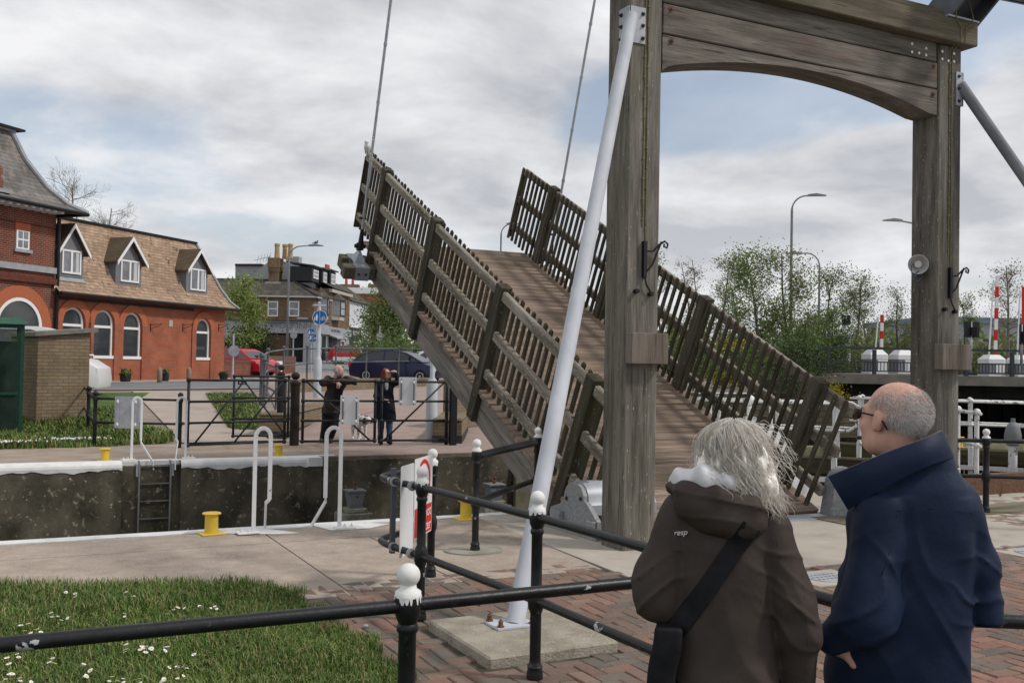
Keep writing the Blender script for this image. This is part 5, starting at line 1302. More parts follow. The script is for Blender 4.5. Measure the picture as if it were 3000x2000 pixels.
def woman_far():
 t = person('red haired person in a long navy coat shading their eyes with a raised hand', 1132, 20.30, 0, .02)
 fr = frame((.015, -.02, 1.425), R(-90 - 52), R(16), 0, .95); to, out, s, A = fr
 hf = head_sdf(fr, neck_to=(.0, .02, 1.26), female=True)
 HL = (.135, -.10, 1.475)
 def body(P):
  d = hf(P); d = smin(d, loft(P, [(.5, 0, .04, .12, .1), (1.1, 0, .03, .13, .1), (1.27, 0, .03, .07, .06)]), .04)
  d = smin(d, limb(P, [(.14, 0, 1.22), (.27, -.06, 1.27), (.20, -.10, 1.46)], [.05, .04, .027]), .02); d = smin(d, limb(P, [(-.14, 0, 1.2), (-.17, -.02, .98), (-.02, -.17, .90)], [.05, .04, .027]), .02)
  d = smin(d, hand_sdf(P, (.20, -.10, 1.475), (-1, -.15, .02), (0, .1, 1), .95, .15), .012); d = smin(d, hand_sdf(P, (-.01, -.18, .90), (.9, -.3, -.25), (0, -.4, .9), .95, .5), .012)
  for e in (-1, 1): d = smin(d, limb(P, [(e * .075 + .01, .03, .6), (e * .085 + .01, .03, .08)], [.07, .045]), .03)
  return d
 sdf_obj('body', body, (-.26, -.34, .04), (.36, .18, 1.58), .012, SKIN2, t, 1)
 NV = mat('navy_wool_coat', (.010, .012, .021), (.015, .018, .029), 10, .9)
 def coat(P):
  d = loft(P, [(.50, .01, .03, .215, .16), (.65, .01, .03, .205, .155), (.9, .0, .03, .175, .13), (1.05, .0, .02, .165, .12), (1.18, .0, .01, .165, .11), (1.25, .0, .01, .13, .095), (1.30, .0, .01, .08, .075)], 2.3)
  d = smin(d, limb(P, [(.125, .0, 1.22), (.27, -.06, 1.26), (.212, -.10, 1.43)], [.070, .060, .046], .03), .03); d = smin(d, limb(P, [(-.125, .0, 1.21), (-.175, -.03, .98), (-.05, -.15, .915)], [.07, .06, .045], .03), .03)
  d = smax(d, -cone(P, (.02, -.20, 1.30), (.035, -.17, 1.12), .045, .012), .01)
  return d + .006 * np.sin(P[0] * 28 + 2 * wob(P, 8, 2)) + .004 * wob(P, 24, 1)
 sdf_obj('coat', coat, (-.28, -.26, .46), (.38, .22, 1.48), .013, NV, t, 1)
 sdf_obj('shirt', lambda P: ell(P, (.02, -.055, 1.17), (.06, .05, .14)), (-.06, -.13, 1.0), (.1, .02, 1.34), .012, mat('striped_shirt', (.30, .31, .35), (.62, .62, .64), 45, .9, stretch=(.1, .1, 1)), t)
 def jeans(P):
  d = None
  for e in (-1, 1): q = limb(P, [(e * .08 + .01, .03, .62), (e * .085 + .01, .03, .35), (e * .09 + .01, .03, .16)], [.085, .066, .055]); d = q if d is None else np.minimum(d, q)
  return np.maximum(d, .14 - P[2])
 sdf_obj('jeans', jeans, (-.2, -.1, .1), (.22, .16, .66), .013, DENIM, t)
 def boots(P):
  d = None
  for e in (-1, 1): q = limb(P, [(e * .09 + .01, .04, .17), (e * .09 + .01, .04, .05), (e * .095 + .03, -.09, .035)], [.062, .052, .042]); d = q if d is None else np.minimum(d, q)
  return np.maximum(d, -P[2])
 sdf_obj('boots', boots, (-.2, -.18, -.02), (.24, .14, .24), .012, BLKC, t)
 b = MB(); pal = [(.22, .06, .03), (.17, .045, .025), (.28, .085, .045)]
 for i in range(520):
  az = RS.uniform(-2.4, 2.4); p0 = RS.uniform(.0, .9); P = []; c0 = V3(out((0, -.015, .035)))
  fwd = unit(A @ V3((0, 1, 0))); back = -fwd; side = unit(np.cross(fwd, (0, 0, 1)))
  for k in range(12):
   sft = k / 11 * .27; pol = p0 + sft / .09
   dv0 = back * math.cos(az) + side * math.sin(az)
   if pol < 1.75: dv = dv0 * math.sin(pol) + V3((0, 0, math.cos(pol))); q = c0 + dv * np.array((.088, .088, .092)); last = q; lp = sft
   else: q = last + dv0 * (sft - lp) * .12 + V3((0, 0, -(sft - lp)))
   P.append(q + dv0 * .006 * math.sin(sft * 40 + i % 7))
  b.tube(P, .003, 3, False, pal[i % 3])
 b.build('hair', mat('auburn_hair', (.9, .9, .9), (1.1, 1.1, 1.1), 20, .45, attr='tint'), t, True, attr=True)
 g = MB()
 for e in (-1, 1): g.lathe([(.020, 0), (.022, .001), (.020, .003)], out((e * .031, .098, .0)), 14, A @ V3((0, 1, 0))); g.tube([out((e * .05, .095, .004)), out((e * .078, .07, .006)), out((e * .08, -.02, .0))], .002, 5)
 g.build('spectacles', RUST, t)
woman_far()
def dog():
 t = person('spotted white dalmatian dog standing on a lead behind the gate beside the couple', 1066, 20.9, R(12), .02); t.name = 'dog'; t['category'] = 'dog'
 def body(P):
  d = ell(P, (0, .0, .43), (.095, .13, .115)); d = smin(d, ell(P, (-.02, .28, .45), (.09, .22, .095)), .06); d = smin(d, ell(P, (-.02, .46, .44), (.085, .10, .095)), .05)
  d = smin(d, cone(P, (.03, -.06, .46), (.07, -.16, .46), .07, .065), .04)
  d = smin(d, ell(P, (.085, -.20, .455), (.066, .075, .068)), .03); d = smin(d, cone(P, (.10, -.24, .44), (.115, -.335, .415), .042, .032), .03)
  for e in (-1, 1):
   d = smin(d, limb(P, [(e * .06, -.01, .40), (e * .07, .0, .25), (e * .07, -.005, .06), (e * .072, -.03, .025)], [.05, .034, .024, .028], .02), .03)
   d = smin(d, limb(P, [(-.02 + e * .065, .46, .42), (-.02 + e * .075, .42, .27), (-.02 + e * .075, .51, .17), (-.02 + e * .075, .48, .05), (-.02 + e * .078, .45, .025)], [.075, .048, .026, .024, .028], .02), .03)
  d = smin(d, limb(P, [(-.02, .55, .48), (-.03, .68, .42), (-.03, .80, .44)], [.022, .015, .008]), .02)
  for e in (-1, 1): d = smin(d, ell(P, (.09 + e * .03, -.262, .475), (.008, .008, .008)), .004)
  return np.maximum(d, -P[2])
 DAL = mat('dalmatian_coat', (.60, .58, .55), (.68, .66, .63), 8, .8, spots=((.022, .020, .020), 20, .585, .02))
 sdf_obj('body', body, (-.18, -.42, -.02), (.22, .88, .62), .011, DAL, t, 1)
 def ears(P):
  d = None
  for e in (-1, 1): q = limb(P, [(.085 + e * .055, -.19, .50), (.085 + e * .085, -.20, .47), (.085 + e * .088, -.205, .40)], [.016, .026, .02]); d = q if d is None else np.minimum(d, q)
  return d
 sdf_obj('ears', ears, (-.06, -.26, .35), (.24, -.12, .55), .009, mat('black_fur', (.014, .012, .012)), t)
 sdf_obj('nose', lambda P: ell(P, (.117, -.362, .425), (.020, .014, .015)), (.08, -.4, .39), (.16, -.33, .46), .005, BLKC, t)
 b = MB(); pts = [(.05 + .085 * math.cos(a), -.10 + .03 * math.sin(a), .455 + .085 * math.sin(a)) for a in np.linspace(0, 2 * math.pi, 20)]; b.tube(pts, .011, 6)
 b.tube([(-.09, .06, .46), (.0, .06, .56), (.09, .06, .46)], .014, 6); b.build('harness', mat('dark_red_harness', (.08, .015, .02)), t, True)
 b = MB(); b.tube([(.03, .05, .56), (.22, -.05, .62), (.42, -.12, .78)], .006, 5); b.build('lead', mat('pale_pink_lead', (.42, .30, .32)), t, True)
dog()
def gull():
 p = leafpt(5.42, 8.86, 1.31); t = thing('gull', 'small white gull perched on the top corner of the near picket fence', 'bird', p, R(150))
 WB = mat('white_feathers', (.66, .66, .66), (.74, .74, .74), 12, .8)
 def body(P):
  d = ell((P[0], P[1] * .80 + P[2] * .0, P[2]), (0, 0, .135), (.05, .075, .085)); q = (P[0], P[1] * math.cos(.6) + (P[2] - .12) * math.sin(.6), -P[1] * math.sin(.6) + (P[2] - .12) * math.cos(.6))
  d = ell(q, (0, 0, 0), (.048, .10, .052)); d = smin(d, ell(P, (0, .075, .225), (.031, .036, .031)), .03); d = smin(d, cone(P, (0, .05, .16), (0, .075, .215), .04, .03), .03)
  d = smin(d, cone(P, (0, .10, .222), (0, .138, .212), .010, .004), .008); d = smin(d, ell(q, (0, -.12, -.0), (.028, .06, .010)), .02)
  for e in (-1, 1): d = smin(d, cone(P, (e * .018, .01, .08), (e * .018, .01, .004), .007, .005), .008)
  return d
 sdf_obj('body', body, (-.08, -.2, -.01), (.08, .16, .28), .007, WB, t)
 def wing(e): return lambda P: ell((P[0] * 1 - e * .045, P[1] * math.cos(.6) + (P[2] - .125) * math.sin(.6), -P[1] * math.sin(.6) + (P[2] - .125) * math.cos(.6)), (0, -.035, .005), (.012, .11, .036))
 for e in (-1, 1): sdf_obj('wing', wing(e), (-.09, -.2, .0), (.09, .14, .26), .007, mat('pale_grey_feathers', (.42, .43, .45)), t)
gull()
# ================================================================== far bank: gates, fences, brick kiosk
BT = mat('black_tube', (.013, .015, .017), (.025, .027, .03), 12, .45, spots=((.40, .41, .42), 9, .735, .02))
def pt(x, dep, z):       # a point at a given distance in the photo's column x, at height z
 q = CP + ray(x, 1056) * dep; return V3((q[0], q[1], z))
def far_post(b, p, ht=.90, lo=.45, ball=True, r=.036):
 b.lathe([(r, 0), (r, lo - .05), (r * 1.5, lo), (r, lo + .05), (r, ht - .06), (r * 1.5, ht), (r, ht + .05)], p, 10)
def frame_gate(name, lab, A, B, zs, diags, cat='gate', extra=None, r=.028):
 t = thing(name, lab, cat, (A + B) / 2 * np.array((1, 1, 0))); o = V3(t.location); d = unit((B - A) * np.array((1, 1, 0)))
 def at(s, z): q = A + (B - A) * s; return V3((q[0], q[1], z)) - o
 for s in (0, 1):
  b = MB(); b.tube([at(s, zs[-1]), at(s, zs[0] - .02)], r, 10); b.build('stile', BT, t, True)
 for z in zs:
  b = MB(); b.tube([at(0, z), at(1, z)], r * .82, 10); b.build('rail', BT, t, True)
 b = MB()
 for s in (0, 1):
  for z in zs: b.ball(at(s, z), r * 1.65, 12, 8)
 for k in range(len(zs) * 2): pass
 b.build('joint_casting', BT, t, True)
 for (s0, z0, s1, z1) in diags:
  b = MB(); b.tube([at(s0, z0), at(s1, z1)], r * .66, 8); b.build('brace', BT, t, True)
 return t, at, d
ZS = [1.295, .90, .51, .11]
gA = frame_gate('field_gate', 'black tubular gate with two diagonal braces between the far fence and the brick kiosk path', pt(555, 18.2, 0), pt(838, 19.4, 0), ZS, [(.06, .11, .56, 1.29), (.46, .11, .98, 1.29)])
gB, atB, dB = frame_gate('field_gate', 'black tubular gate the bald person leans on across the lock', pt(891, 19.5, 0), pt(1102, 20.0, 0), ZS, [(.04, 1.28, .93, .12)])
gC, atC, dC = frame_gate('field_gate', 'black tubular gate with flaking diagonal brace beside the red haired person', pt(1121, 20.05, 0), pt(1311, 20.5, 0), ZS, [(.05, .12, .95, 1.28)])
gD, atD, dD = frame_gate('wicket_gate', 'small black tubular wicket gate with a PULL plate behind the wider gate', pt(688, 19.9, 0), pt(848, 20.3, 0), [1.35, .92, .50, .16], [(.12, 1.34, .95, .17)], r=.024)
n = unit(np.cross(dD, (0, 0, 1)));
b = MB(); P = atD(.06, 1.22); b.bar(P + n * .03, P + n * .03 + dD * .17, .004, .07); b.build('pull_plate', BLACKC, gD)
text_mesh('PULL', .05, WHS, 'lettering', gD, axes(P + n * .036 + dD * .085, dD, (0, 0, 1)), .0005)
def hung_board(lab, P, x0, x1, dep, y0, y1, m=WHS, frame_m=DGREY):
 """flat board seen from behind, clipped to the rails by two channels"""
 a, c = pt(x0, dep, 0), pt(x1, dep, 0); z1 = (PD(x0, y0, dep))[2]; z0 = (PD(x0, y1, dep))[2]; d = unit(c - a); nn = unit(np.cross(d, (0, 0, 1))) 
 o = (a + c) / 2; t = thing('notice_board', lab, 'sign', (o[0], o[1], z0)); w = np.linalg.norm(c - a)
 plate(t, (0, 0, (z1 - z0) / 2), d, (0, 0, 1), w, z1 - z0, .004, .02, 'board', m)
 for s in (-.36, .36):
  b = MB(); b.bar(d * w * s + nn * .012 + V3((0, 0, .02)), d * w * s + nn * .012 + V3((0, 0, z1 - z0 - .04)), .03, .02, up=d); b.build('channel', frame_m, t)
  b = MB()
  for z in (.07, z1 - z0 - .10): b.lathe([(.03, -.012), (.034, 0), (.03, .012)], d * w * s + V3((0, 0, z)) + nn * .03, 10, d)
  b.build('clip', WHS, t)
hung_board('white back of a notice board low on the gate between the couple', None, 1000, 1055, 19.66, 1157, 1243)
hung_board('white back of a notice board high on the gate beside the red haired person', None, 1170, 1222, 20.1, 1104, 1187)
hung_board('grey back of a notice board on the low black fence by the grass bank', None, 340, 413, 18.72, 1160, 1253, GALV, GALV)
def gatepost(lab, p, r, ht, m, flat=False):
 t = thing('gate_post', lab, 'post', p)
 b = MB(); b.lathe([(r, 0), (r, ht - .26), (r * 1.12, ht - .25), (r * 1.12, ht - .21), (r * .9, ht - .20), (r * .62, ht - .17)], seg=14); b.build('shaft', m, t, auto=40)
 if not flat: b = MB(); b.ball((0, 0, ht - .08), r * .95, 14, 10, (1, 1, .88)); b.build('finial', m, t, True)
 return t
BW = mat('black_stained_post', (.014, .013, .012), (.03, .022, .018), 7, .7, bump=.3, spots=((.06, .035, .022), 4, .62, .1))
gatepost('thick black timber gate post with a round top between the two sets of gates', pt(867, 19.8, .0), .093, 1.46, BW)
gatepost('weathered black gate post with a brown band behind the wicket gate', pt(825, 21.4, .03), .075, 1.58, BW)
t = thing('gate_post', 'square black gate post with a sloping top beside the yellow brick pier', 'post', pt(1331, 20.45, 0)); b = MB(); b.prism([(-.065, -.05, 0), (.065, -.05, 0), (.065, -.05, 1.08), (-.065, -.05, 1.26)], (0, .11, 0)); b.build('shaft', BLACKC, t); b = MB(); b.tube([(-.06, .2, 0), (-.06, .2, 1.25)], .04, 10); b.build('stop', BLACKC, t, True)
def low_fence():
 P = [pt(247, 22.8, .10), pt(263, 20.8, .03), pt(283, 18.85, 0), pt(532, 18.8, 0)]
 o = P[2]; t = thing('pipe_fence', 'low black pipe fence with round tops on the edge of the grass bank', 'fence', o)
 for p in P:
  b = MB(); far_post(b, p - o); b.build('post', BLACKC, t, auto=50); b = MB(); b.ball(p - o + V3((0, 0, .995)), .052, 12, 8); b.build('finial', BLACKC, t, True)
 for i in range(3):
  for z in (.90, .45): b = MB(); b.tube([P[i] - o + V3((0, 0, z)), P[i + 1] - o + V3((0, 0, z))], .023, 10); b.build('rail', BT, t, True)
 b = MB(); q = P[3] - o; b.lathe([(.03, -.02), (.03, .02)], q + V3((.06, .0, .46)), 8, (0, 1, 0)); b.build('padlock', RUST, t)
low_fence()
YB = brick_mat('buff_brick', (.30, .235, .155), (.235, .185, .125), (.155, .135, .105), .225, .075, .008, bump=.7, dirt=(.62, .58, .54))
YB2 = brick_mat('buff_brick_fine', (.27, .21, .14), (.22, .175, .12), (.16, .14, .11), .225, .075, .008, dirt=(.7, .66, .62))
BLUEB = mat('blue_brick_plinth', (.035, .037, .045), (.06, .062, .07), 7, .7)
def kiosk():
 # plain buff-brick block with a sloping concrete slab on top
 A, B = pt(110, 21.6, .05), pt(262, 22.4, .05); d = unit(B - A); ang = math.atan2(d[1], d[0]); t = thing('brick_kiosk', 'windowless buff brick kiosk with a sloping concrete slab roof', 'kiosk', A, ang); L_ = np.linalg.norm(B - A)
 zt0, zt1 = PD(110, 985, 21.6)[2], PD(262, 972, 22.4)[2]
 b = MB(); b.prism([(0, 0, -.3), (L_, 0, -.3), (L_, 0, zt1 - .05), (0, 0, zt0 - .05)], (0, 1.6, 0)); b.build('wall', YB, t)
 b = MB(); b.prism([(-.10, -.10, zt0 - .05), (L_ + .14, -.10, zt1 - .05), (L_ + .14, -.10, zt1 + .04), (-.10, -.10, zt0 + .04)], (0, 1.85, 0)); b.build('roof_slab', mat('slab_concrete', (.13, .12, .10), (.22, .205, .175), 4, .9, bump=.3), t)
kiosk()
def cage():
 p = pt(20, 19.8, .02); z1 = PD(10, 940, 19.8)[2]; t = thing('mesh_cage', 'dark green steel mesh cage with a sheet roof beside the brick kiosk', 'cage', (p[0], p[1], 0), R(3))
 G_ = mat('dark_green_paint', (.010, .045, .030), (.016, .06, .04), 6, .45); x0, x1, y1 = -1.6, .27, 1.1
 b = MB()
 for (x, y) in ((x1, 0), (x1, y1), (-.7, 0), (x0, 0)): b.box((x - .035, y - .035, 0), (x + .035, y + .035, z1 - .08))
 b.box((x0, -.03, z1 - .14), (x1, .03, z1 - .06)); b.box((x0, -.025, .9), (x1, .025, .95)); b.build('frame', G_, t)
 b = MB(); b.prism([(x0 - .1, -.12, z1 - .06), (x1 + .08, -.12, z1 - .06), (x1 + .08, -.12, z1 - .02), (x1 - .06, -.12, z1 + .07), (x0 - .1, -.12, z1 + .07)], (0, y1 + .2, 0)); b.build('roof', mat('green_sheet', (.06, .16, .115), (.08, .19, .14), 5, .5), t)
 b = MB(); pit = .05
 n1 = int((x1 - x0 + z1) / pit)
 for k in range(n1):
  c = x0 + k * pit
  for sg in (1, -1):
   P = []
   for (xa, za) in ((c, 0.05), (c - sg * 0 - (z1 - .1) * .6 * sg, z1 - .1)): P.append((xa, -.01, za))
   (xa, _, za), (xb, _, zb) = P
   def clip(x, f): return f
   lo, hi = 0.0, 1.0
   dx = xb - xa
   for lim, sgn in ((x0, 1), (x1, -1)):
    if abs(dx) < 1e-6: continue
    s = (lim - xa) / dx
    if sgn * dx > 0: lo = max(lo, s)
    else: hi = min(hi, s)
   if hi - lo > .02: b.bar((xa + dx * lo, -.01, za + (zb - za) * lo), (xa + dx * hi, -.01, za + (zb - za) * hi), .005, .005)
 b.build('mesh', G_, t)
 b = MB(); b.box((x0, .35, .1), (x1 - .05, y1, z1 - .4)); b.box((x0, .3, .9), (x1 - .05, .36, 1.5)); b.build('stored_boxes', mat('dark_store', (.012, .02, .018), (.03, .04, .035), 3, .9), t)
cage()
# rising brick wall of the ramp with its blue-brick plinth
def ramp_wall():
 A, B = pt(872, 33, 0), pt(1275, 42, 0); d = unit(B - A); ang = math.atan2(d[1], d[0]); t = thing('ramp_wall', 'low buff brick wall with a dark brick plinth behind the couple', 'wall', A, ang); L_ = np.linalg.norm(B - A)
 b = MB(); b.box((0, 0, .2), (L_, .34, .93)); b.build('wall', YB2, t)
 b = MB(); b.box((-.03, -.05, .1), (L_, -.003, .62)); b.build('plinth', BLUEB, t)
 b = MB(); b.bbox((-.02, -.03, .935), (L_, .37, 1.05), .02); b.build('coping', brick_mat('brick_on_edge', (.25, .20, .14), (.19, .155, .11), (.12, .105, .085), .075, .3, .008), t)
ramp_wall()
def pier(lab, x0, x1, dep, y_top, depth, back=None):
 A, B = pt(x0, dep, 0), pt(x1, dep, 0); d = unit(B - A); ang = math.atan2(d[1], d[0]); zt_ = PD(x0, y_top, dep)[2]; t = thing('brick_pier', lab, 'pier', A, ang); w = np.linalg.norm(B - A)
 b = MB(); b.box((0, 0, .17), (w, depth, zt_ - .07)); b.build('brickwork', YB2, t)
 b = MB(); b.box((-.012, -.012, -.1), (w + .012, depth + .012, .17)); b.build('plinth', BLUEB, t)
 b = MB(); b.bbox((-.012, -.012, zt_ - .067), (w + .012, depth + .012, zt_ + .01), .03); b.build('coping', MATS['brick_on_edge'], t)
pier('low buff brick pier behind the wicket gate at the end of the grass patch', 764, 842, 21.2, 1210, 5.5)
pier('low buff brick pier between the thick grey post and the square gate post', 1272, 1356, 20.9, 1226, 3.0)
t = thing('ramp_side_wall', 'tall buff brick side wall half hidden by the bridge timbers', 'wall', pt(1330, 24, 0), math.atan2(.5, .86)); b = MB(); b.box((0, 0, .12), (7, .3, 1.2)); b.build('wall', YB2, t); b = MB(); b.box((-.02, -.02, -.1), (7, .32, .12)); b.build('plinth', BLUEB, t)
GREYP = mat('grey_railing_paint', (.085, .095, .11), (.12, .13, .145), 8, .45)
def ramp_railing():
 P = [pt(*q) for q in ((766, 28, 0), (785, 31, 0), (831, 35, 0), (900, 38, 0), (984, 41, 0), (1073, 43, 0), (1168, 45, 0), (1275, 47, 0))]
 tops = [PD(x, y, d)[2] for x, y, d in ((766, 1046, 28), (785, 1031, 31), (831, 1024, 35), (900, 1021, 38), (984, 1020, 41), (1073, 1021, 43), (1168, 1021, 45), (1275, 1023, 47))]
 o = V3((P[3][0], P[3][1], .5)); t = thing('ramp_railing', 'long grey painted pipe railing with ball tops along the ramp', 'railing', o)
 T_ = []
 for p, z in zip(P, tops):
  zb = min(zt(p[1]), z - 1.1); b = MB(); p = V3((p[0], p[1], 0)) - o * np.array((1, 1, 0)); q = lambda h: p + V3((0, 0, h - o[2]))
  b.lathe([(.055, 0), (.055, .1), (.04, .12), (.04, z - zb - .60), (.055, z - zb - .57), (.04, z - zb - .54), (.04, z - zb - .04), (.055, z - zb), (.03, z - zb + .03)], q(zb), 10); b.build('post', GREYP, t, auto=50)
  b = MB(); b.ball(q(z + .075), .065, 12, 8); b.build('finial', GREYP, t, True); T_.append((p, z))
 for i in range(len(T_) - 1):
  for dz in (.0, -.57):
   b = MB(); b.tube([T_[i][0] + V3((0, 0, T_[i][1] + dz - o[2])), T_[i + 1][0] + V3((0, 0, T_[i + 1][1] + dz - o[2]))], .03, 8); b.build('rail', GREYP, t, True)
 # the short return down to the gate posts
 P2 = [pt(770, 27.4, 0), pt(776, 25.4, 0), pt(812, 23.4, 0)]; z2 = [PD(770, 1050, 27.4)[2], PD(776, 1062, 25.4)[2], PD(812, 1078, 23.4)[2]]
 prev = None
 for p, z in zip(P2, z2):
  p = V3((p[0], p[1], 0)) - o * np.array((1, 1, 0)); zb = z - 1.15
  b = MB(); b.lathe([(.05, 0), (.05, .08), (.036, .1), (.036, .55), (.05, .58), (.036, .61), (.036, 1.1), (.05, 1.15), (.03, 1.18)], p + V3((0, 0, zb - o[2])), 10); b.build('post', GREYP, t, auto=50); b = MB(); b.ball(p + V3((0, 0, z + .07 - o[2])), .062, 12, 8); b.build('finial', GREYP, t, True)
  if prev is not None:
   for dz in (0, -.57): b = MB(); b.tube([prev[0] + V3((0, 0, prev[1] + dz - o[2])), p + V3((0, 0, z + dz - o[2]))], .03, 8); b.build('rail', GREYP, t, True)
  prev = (p, z)
ramp_railing()
# posts with signs
BLUE = mat('sign_blue', (.012, .13, .36), rough=.4)
def route_sign(t, o, x, r):
 y = V3((0, 0, 1)); n = np.cross(x, y); o = V3(o)
 disc(t, o, x, y, r, 'blue_disc', BLUE, 0, .0); disc(t, o, x, y, r * 1.0, 'white_rim', WHS, r * .94, .003)
 b = MB(); q = n * .004
 def poly(pts): b.add([o + q + x * p[0] * r + y * p[1] * r for p in pts], [tuple(range(len(pts)))])
 def circ(cx, cy, rr, r0=0):
  k = 16; vs = []
  for i in range(k): a = 2 * math.pi * i / k; vs += [o + q + x * (cx + rr * math.cos(a)) * r + y * (cy + rr * math.sin(a)) * r, o + q + x * (cx + r0 * math.cos(a)) * r + y * (cy + r0 * math.sin(a)) * r]
  b.add(vs, [(2 * i, 2 * ((i + 1) % k), 2 * ((i + 1) % k) + 1, 2 * i + 1) for i in range(k)])
 def line(a, c, w=.035):
  a, c = np.array(a), np.array(c); d = (c - a) / np.linalg.norm(c - a); p = np.array((-d[1], d[0])) * w / 2; poly([a + p, a - p, c - p, c + p])
 poly([(-.02, -.88), (.02, -.88), (.02, .88), (-.02, .88)])
 circ(-.40, .40, .085); poly([(-.52, .30), (-.28, .30), (-.24, -.05), (-.30, -.05), (-.30, -.42), (-.50, -.42), (-.50, -.05), (-.56, -.05)])
 circ(-.66, .02, .06); poly([(-.73, -.05), (-.59, -.05), (-.57, -.20), (-.61, -.42), (-.71, -.42), (-.75, -.20)])
 circ(.27, -.20, .17, .125); circ(.72, -.20, .17, .125)
 for a, c in (((.27, -.2), (.38, .10)), ((.38, .10), (.64, .10)), ((.64, .10), (.48, -.20)), ((.48, -.2), (.27, -.2)), ((.48, -.2), (.36, .13)), ((.30, .14), (.42, .14)), ((.72, -.2), (.62, .18)), ((.62, .18), (.72, .20))): line(a, c)
 b.build('symbols', WHS, t)
def signpole(lab, x, dep, ybase, segs, m=GALV2, name='sign_post', cat='sign post'):
 """segs: (y pixel, radius) up the pole"""
 p = PD(x, ybase, dep); t = thing(name, lab, cat, p); b = MB(); pr = []
 for (y, r) in segs: pr.append((r, PD(x, y, dep)[2] - p[2]))
 b.lathe(pr, seg=14); b.build('pole', m, t, auto=40); return t, (lambda y: PD(x, y, dep)[2] - p[2])
X_ = V3((math.cos(YAW), -math.sin(YAW), 0))
LG = mat('light_grey_post', (.40, .44, .47), (.48, .52, .55), 4, .5)
t, zz = signpole('grey post with a round blue walking and cycling sign under a small lamp', 929, 29.0, 1165, ((1165, .115), (1150, .115), (1056, .115), (1048, .085), (1042, .07), (895, .06)), LG)
route_sign(t, (0, -.09, zz(930)), X_, .215); b = MB(); b.bbox((-.19, -.06, zz(897)), (.19, .06, zz(892)), .01); b.ball((0, 0, zz(888)), .05, 10, 8); b.build('lamp_head', GALV, t)
t, zz = signpole('plain thick grey post between the notice board and the brick pier', 1263, 21.4, 1292, ((1292, .125), (1120, .12), (1112, .09), (1106, .055), (1040, .05), (900, .05)), LG, 'lamp_post', 'lamp post')
for lab, x, dep, yb, ys, ps in (('thin grey post with two blue route discs near the shop corner', 910, 62, 1090, 968, ((908, 973, .26, 1), (913, 989, .3, 1))), ('thin grey post with a round sign back near the pub window', 858, 66, 1050, 970, ((858, 981, .24, 0),)),
         ('thin grey post with a round sign back and small plate before the street tree', 1111, 66, 1050, 962, ((1110, 985, .26, 0),)), ('thin grey post with a round sign back at the end corner of the inn', 681, 43, 1112, 985, ((682, 1027, .24, 0),))):
 t, zz = signpole(lab, x, dep, yb, ((yb, .06), (yb - 20, .06), (yb - 30, .045), (ys - 8, .045)), GALV)
 for (sx, sy, r, bl) in ps:
  o = ((sx - x) / F * dep * X_) + V3((0, -.08, zz(sy)))
  if bl: route_sign(t, o, X_, r)
  else: disc(t, o, X_, V3((0, 0, 1)), r, 'round_sign_back', GALV, 0, 0); 
 if x == 1111: plate(t, V3((0, -.08, zz(1013))), X_, (0, 0, 1), .42, .36, .01, .02, 'plate', mat('pale_green_plate', (.30, .44, .44)))
 if x == 858: b = MB(); b.box((-.28, -.05, zz(972)), (.28, .05, zz(970))); b.build('lamp_head', GALV, t)
# half-barrel tubs and stone bollards by the inn
def tub(lab, x, y, dep, w, h, fl, s=1):
 p = PD(x, y, dep); t = thing('planter_tub', lab, 'planter', p, 0, 'dark planter tubs along the brick inn')
 r = w / 2 / F * dep; H_ = h / F * dep; b = MB(); b.lathe([(r * .78, 0), (r * .92, H_ * .5), (r, H_), (r * .9, H_), (r * .85, H_ * .85), (0, H_ * .85)], seg=18); b.build('tub', mat('dark_tub', (.014, .015, .017), (.03, .032, .035), 9, .7), t, auto=50)
 b = MB()
 for k in range(70):
  a = RS.uniform(0, 6.28); q = r * .85 * math.sqrt(RS.rand()); hh = H_ * RS.uniform(.85, 1.35); c = V3((q * math.cos(a), q * math.sin(a), hh)); u1, u2 = RS.normal(size=3) * .05, RS.normal(size=3) * .05
  col = (.10, .14, .04) if RS.rand() > .25 else fl; b.add([c - u1, c + u2, c + u1, c - u2], [(0, 1, 2, 3)], col)
 b.build('plants', mat('tub_plants', (1, 1, 1), attr='tint', rough=.8), t, attr=True)
# ================================================================== the red-brick inn
RB = brick_mat('red_brick', (.40, .125, .068), (.34, .108, .06), (.27, .155, .115), .225, .075, .009, dirt=(.70, .66, .64))
RBD = brick_mat('red_brick_dark', (.22, .062, .038), (.17, .052, .034), (.27, .20, .165), .225, .075, .010, dirt=(.6, .56, .54))
ARCH = brick_mat('arch_brick', (.40, .125, .06), (.33, .10, .05), (.17, .09, .065), .085, .6, .010)
def tile_mat(name, pal, w=.26, h=.13, lich=(.09, .075, .055)):
 if name in MATS: return MATS[name]
 m = brick_mat(name, pal[0], pal[1], (.07, .06, .05), w, h, .006, rough=.8, dirt=(.62, .58, .54), bump=.7); t = m.node_tree; b = t.nodes['Principled BSDF']
 src = b.inputs['Base Color'].links[0].from_socket; tc = N(t, 'ShaderNodeTexCoord')
 n = N(t, 'ShaderNodeTexNoise', inp={'Scale': 2.2, 'Detail': 8.0, 'Roughness': .7}); LK(t, tc.outputs['Object'], n.inputs['Vector']); r = N(t, 'ShaderNodeValToRGB'); r.color_ramp.elements[0].position = .54; r.color_ramp.elements[1].position = .66; LK(t, n.outputs[0], r.inputs[0])
 mx = N(t, 'ShaderNodeMix', data_type='RGBA'); LK(t, r.outputs[0], mx.inputs[0]); LK(t, src, mx.inputs[6]); mx.inputs[7].default_value = (*lich, 1); LK(t, mx.outputs[2], b.inputs['Base Color']); return m
TILE = tile_mat('tan_roof_tile', ((.50, .36, .26), (.34, .245, .185)))
